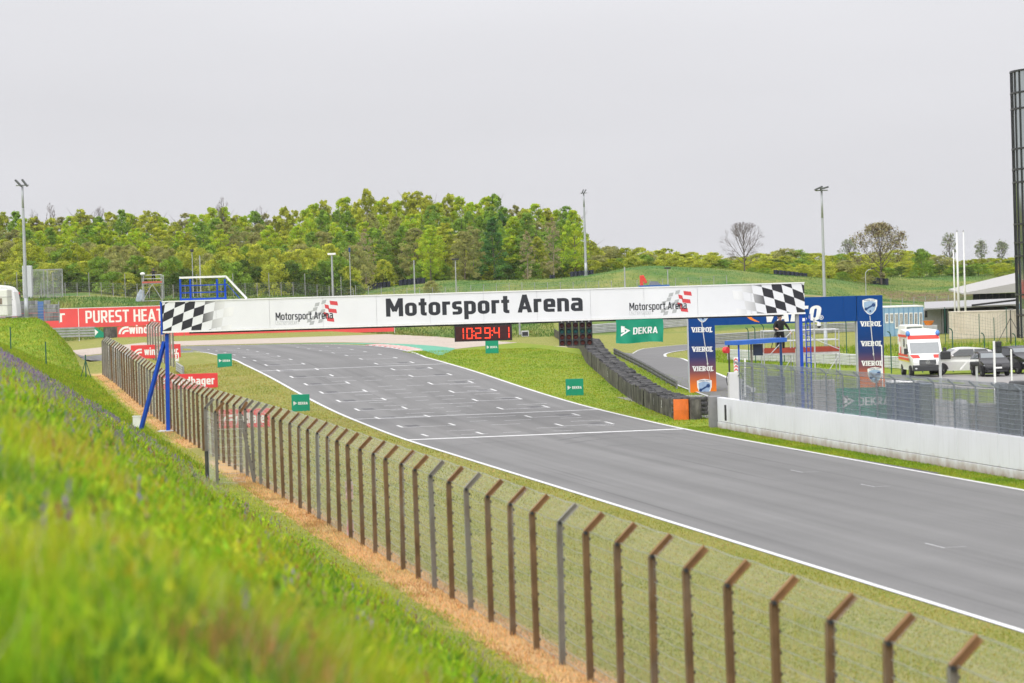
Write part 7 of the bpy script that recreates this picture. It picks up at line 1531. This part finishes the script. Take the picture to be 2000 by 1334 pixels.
# recognisable single trees at the wood's edge
for lab, kind, x, yt, D, w in (('round olive-green bushy tree at the front of the wood left of the dark spruce', 'olive_tree', 905, 452, 434, 1.35), ('light green rounded tree at the wood edge above the dark tyre rows', 'bright_green_tree', 838, 448, 434, 1.1), ('dark green layered spruce at the wood edge right of centre', 'dark_green_tree', 962, 425, 438, 1.25),
        ('thin pale-trunked birch with few leaves near the right end of the wood', 'brown_budded_tree', 1078, 425, 434, .9), ('pale bare-limbed tree with grey-brown twigs at the wood edge', 'brown_budded_tree', 1028, 452, 432, 1.1), ('slender brown tree with forked pale trunk above the tyre rows', 'brown_budded_tree', 712, 448, 432, 1.1), ('dense green tree at the hedge end by the surveillance pole', 'mid_green_tree', 662, 455, 428, 1.0), ('tall lime-green tree closing the right end of the wood', 'bright_green_tree', 1120, 412, 440, .95), ('dark green tree beside the lime-green one at the end of the wood', 'mid_green_tree', 1098, 430, 444, 1.0)):
    p = W(x, yt, D); plant_tree(kind, p.x, D, p.z-gz(p.x, D), lab, None, w)
# hedge in front of the wood on the left
x = -70; i = 0
while x < 690:
    for D, yt, kinds in ((409, np.interp(x, [-80, 120, 330, 420, 640, 700], [508, 512, 505, 488, 488, 545]), ['yellow_green_shrub', 'olive_shrub', 'green_shrub', 'yellow_green_shrub']), (396, np.interp(x, [-80, 330, 420, 650, 700], [534, 532, 512, 520, 560]), ['dark_shrub', 'green_shrub', 'dark_shrub', 'yellow_green_shrub'])):
        d = D+random.uniform(-3, 3); p = W(x+random.uniform(-8, 8), yt+random.uniform(-8, 8), d); z = gz(p.x, d); k = random.choice(kinds); H = max(1.6, p.z-z)
        plant_tree(k, p.x, d, H, '%s in the hedge behind the long mesh fence' % k.replace('_', ' '), 'hedge shrubs behind the mesh fence', min(1.9, 4.2/H), 'shrub')
    x += 24
# scrub filling the slope behind the gantry's right half, and bushes between the wood's rows
for x_a, x_b, D_a, ys_, st_ in ((1170, 1420, 452, (500, 506), 22), (1390, 1720, 450, (508, 516), 22), (1420, 1700, 441, (528, 540), 25), (-60, 700, 424, (478, 486), 26), (700, 1100, 455, (486, 500), 26)):
    x = x_a
    while x < x_b:
        d = D_a+random.uniform(-3, 3); yt = np.interp(x, [x_a, x_b], ys_)+random.uniform(-7, 7); p = W(x, yt, d); H = max(1.2, p.z-gz(p.x, d)); k = random.choice(['yellow_green_shrub', 'lime_shrub', 'green_shrub', 'yellow_green_shrub', 'olive_shrub'])
        plant_tree(k, p.x, d, H, '%s in the %s' % (k.replace('_', ' '), 'scrub on the slope behind the gantry' if x_a > 1100 else 'bushes between hedge and wood'), 'scrub on the right slope' if x_a > 1100 else 'bushes inside the wood edge', min(2.0, 4.6/H), 'shrub'); x += st_
# underwood at the foot of the wood, and the scrub along the right-hand skyline
x = 700
while x < 1190:
    d = 441+random.uniform(-4, 4); p = W(x, 516+random.uniform(-8, 8), d); H = max(1.5, p.z-gz(p.x, d)); k = random.choice(['dark_shrub', 'green_shrub', 'olive_shrub', 'yellow_green_shrub']); plant_tree(k, p.x, d, H, '%s under the trees at the wood edge' % k.replace('_', ' '), 'underwood shrubs', min(1.6, 3.6/H), 'shrub'); x += 24
SKX = [1140, 1200, 1300, 1400, 1500, 1550, 1620, 1700, 1760, 1800, 1850, 1920, 2020]; SKY_ = [480, 484, 490, 498, 490, 480, 497, 492, 490, 488, 506, 500, 512]
x = 1140
while x < 2040:
    for D, add, kinds in ((505, 2, ['yellow_green_shrub', 'green_shrub', 'olive_shrub', 'lime_shrub']), (486, 24, ['lime_shrub', 'yellow_green_shrub', 'dark_shrub', 'green_shrub'])):
        d = D+random.uniform(-5, 5); p = W(x+random.uniform(-8, 8), np.interp(x, SKX, SKY_)+add+random.uniform(-7, 7), d); H = max(1.5, p.z-gz(p.x, d)); k = random.choice(kinds); plant_tree(k, p.x, d, H, '%s in the scrub along the right-hand skyline' % k.replace('_', ' '), 'scrub along the skyline', min(2.4, 5.6/H), 'shrub')
    x += 21
x = 1560
while x < 2030:
    d = 462+random.uniform(-5, 5); p = W(x, np.interp(x, [1560, 1700, 1800, 1900, 2030], [520, 528, 520, 520, 535])+random.uniform(-9, 9), d); H = max(1.4, p.z-gz(p.x, d)); k = random.choice(['dark_shrub', 'lime_shrub', 'green_shrub', 'olive_shrub']); plant_tree(k, p.x, d, H, '%s in the lower scrub behind the flagpoles' % k.replace('_', ' '), 'lower scrub on the right', min(2.0, 4.4/H), 'shrub'); x += 25
p = W(843, 530, 392); plant_tree('olive_shrub', p.x, 392, 2.6, 'round olive bush standing alone behind the mesh fence left of centre', None, 1.05, 'shrub')
p = W(1775, 480, 455); plant_tree('green_shrub', W(1800, 500, 455).x, 455, W(1800, 487, 455).z-gz(W(1800, 500, 455).x, 455), 'tall dark green bush right of the brown-budded tree', None, .8, 'shrub')
def bare_tree(label, x, yb, yt, D, wpx, seed, leaf=None, rot=1, nlev=6, ntr=1):
    p = W(x, yb, D); z = gz(p.x, D); H = W(x, yt, D).z-z; Rw = wpx/2*D/6000; r = random.Random(seed); th = thing('bare_tree', label, 'tree', (p.x, D, z)); mb = MB(); tw_ = MB(); tips = []
    cz_, rz_ = H*.60, H*.41
    def reach(q, d):          # distance from q along d to the crown's outline
        A = Vector((q.x/Rw, q.y/Rw, (q.z-cz_)/rz_)); B = Vector((d.x/Rw, d.y/Rw, d.z/rz_)); a_ = B.dot(B); b_ = A.dot(B); c_ = A.dot(A)-1; D2 = b_*b_-a_*c_
        return max(.15, (-b_+math.sqrt(D2))/a_) if D2 > 0 else .25
    def grow(q, d, L, rad, lev):
        n = 3 if lev < 3 else 2; pts = [q]; dd = d
        for i in range(n): dd = (dd+Vector((r.uniform(-.1, .1), r.uniform(-.1, .1), .07))).normalized(); pts.append(pts[-1]+dd*(L/n))
        for i in range(n): (mb if lev < 1 else tw_).tube(pts[i], pts[i+1], rad*(1-.75*i/n), rad*(1-.75*(i+1)/n), n=5 if lev < 2 else 3, cap=False)
        tips.append(pts[-1])
        if lev >= nlev-2: return
        for k in range(6 if lev == 0 else 5):
            t = .25+.7*(k+r.random())/6; i = min(n-1, int(t*n)); b = pts[i].lerp(pts[i+1], t*n-i); a = r.uniform(0, 6.28); u = d.orthogonal().normalized(); s_ = (u*math.cos(a)+d.cross(u)*math.sin(a)); sp = r.uniform(.45, .85); nd = (d*math.cos(sp)+s_*math.sin(sp)+Vector((0, 0, .12))).normalized()
            grow(b, nd, min(L*r.uniform(.38, .6), reach(b, nd)*r.uniform(.8, 1.02)), rad*.42, lev+1)
    hT = H*.62; rT = H*.013+.04
    for i in range(5): mb.tube((0, 0, -.2+(hT+.2)*i/5), (0, 0, -.2+(hT+.2)*(i+1)/5), rT*(1-i*.15), rT*(1-(i+1)*.15), n=7, cap=False)
    for k in range(15):
        t = .24+.74*(k/14); q = Vector((0, 0, hT*t)); el = .35+1.05*(k/14)+r.uniform(-.12, .12); a = k*2.4+r.uniform(-.3, .3); d = Vector((math.cos(a)*math.cos(el), math.sin(a)*math.cos(el), math.sin(el))); grow(q, d, reach(q, d)*r.uniform(.85, 1.0), rT*.42, 0)
    sx = sz = 1.0
    lpart(mb, 'trunk', pm('grey_bark', (.105, .085, .07), .9, .2, 4), th); lpart(tw_, 'crown', pm('twig_bark', (.13, .10, .085), .9, .2, 4), th)
    if leaf:
        T_ = np.array([(t.x*sx, t.y*sx, t.z*sz) for t in tips]); n = len(T_); k = rng.integers(0, n, leaf[1]); P_ = T_[k]+rng.normal(0, .16, (leaf[1], 3)); u = rng.normal(0, 1, (len(P_), 3)); u /= np.linalg.norm(u, axis=1)[:, None]; v = np.cross(u, rng.normal(0, 1, (len(P_), 3))); v /= np.linalg.norm(v, axis=1)[:, None]; s = leaf[2]*rng.uniform(.6, 1.3, (len(P_), 1))
        V = np.stack([P_-u*s, P_+v*s*.6, P_+u*s, P_-v*s*.6], 1).reshape(-1, 3); o = bpy.data.objects.new('leaves', tri_mesh('leaves', V, np.arange(len(V)).reshape(-1, 4), np.repeat(pick(leaf[0], rng.integers(0, len(leaf[0]), len(P_))), 4, 0), LEAFM)); COL.objects.link(o); o.parent = th
    return th
bare_tree('rounded leafless tree with fine grey twigs on the slope above the gantry', 1455, 552, 434, 432, 100, 5, None)
bare_tree('broad tree with sparse brown buds behind the right end of the arch', 1722, 574, 438, 440, 128, 8, (BRN+[(.13, .08, .04), (.16, .15, .05)], 3800, .13))
for lab, x, yt, w, sd_ in (('leafless grey treetop rising behind the left end of the wood', 72, 398, 26, 21), ('leafless grey treetop behind the wood near the left light pole', 103, 392, 26, 22), ('leafless grey treetop rising from the wood above the camera tower', 200, 398, 32, 23), ('pale leafless treetop rising highest left of the middle of the wood', 440, 385, 40, 24), ('dark leafless treetop right of the pale one in the wood', 512, 400, 34, 25), ('thin leafless treetop just left of the highest trees', 636, 384, 26, 26)):
    bare_tree(lab, x, 560, yt, 488, w, sd_, None, nlev=5)
for lab, x, yt, w, sd_ in (('faint far tree left of the brown-budded tree', 1660, 468, 44, 41), ('faint tall far tree by the flagpoles', 1856, 456, 32, 42), ('faint far tree right of the flagpoles', 1918, 470, 26, 43), ('faint far tree near the glass tower', 1958, 472, 34, 44)):
    bare_tree(lab, x, 545, yt, 640, w, sd_, ([(.30, .34, .22), (.36, .38, .26)], 420, .22), nlev=5)

# ------------------------------------------------------------------ thin spring haze over the whole place
def haze():
    m = bpy.data.materials.new('thin_haze'); m.use_nodes = True; t = m.node_tree; t.nodes.remove(t.nodes['Principled BSDF'])
    v = N(t, 'ShaderNodeVolumePrincipled'); v.inputs['Color'].default_value = (.93, .95, 1.0, 1); v.inputs['Density'].default_value = HAZE; t.links.new(v.outputs[0], t.nodes['Material Output'].inputs['Volume'])
    o = MB().box(-3300, 2900, -60, 5200, -8, 36).build('haze', m); tag(o, 'thin pale haze in the air over the whole circuit', 'haze', kind='stuff')
HAZE = .00006
haze()

# give look-alikes in a row their own place in the label
def ordinal(n): return '%d%s' % (n, 'th' if 10 <= n % 100 <= 20 else {1: 'st', 2: 'nd', 3: 'rd'}.get(n % 10, 'th'))
_by = {}
for ob in SC.objects:
    if ob.parent is None and ob.get('label') and ob.get('group'): _by.setdefault(ob['label'], []).append(ob)
for lab, L_ in _by.items():
    if len(L_) < 2: continue
    L_.sort(key=lambda q_: q_.location.x/q_.location.y)
    head, tail = lab.split(' in the ', 1) if ' in the ' in lab else lab.split(' under the ', 1); pre = ' in the ' if ' in the ' in lab else ' under the '
    for i, ob in enumerate(L_): ob['label'] = '%s %s from the left%s%s' % (ordinal(i+1), head, pre, tail)
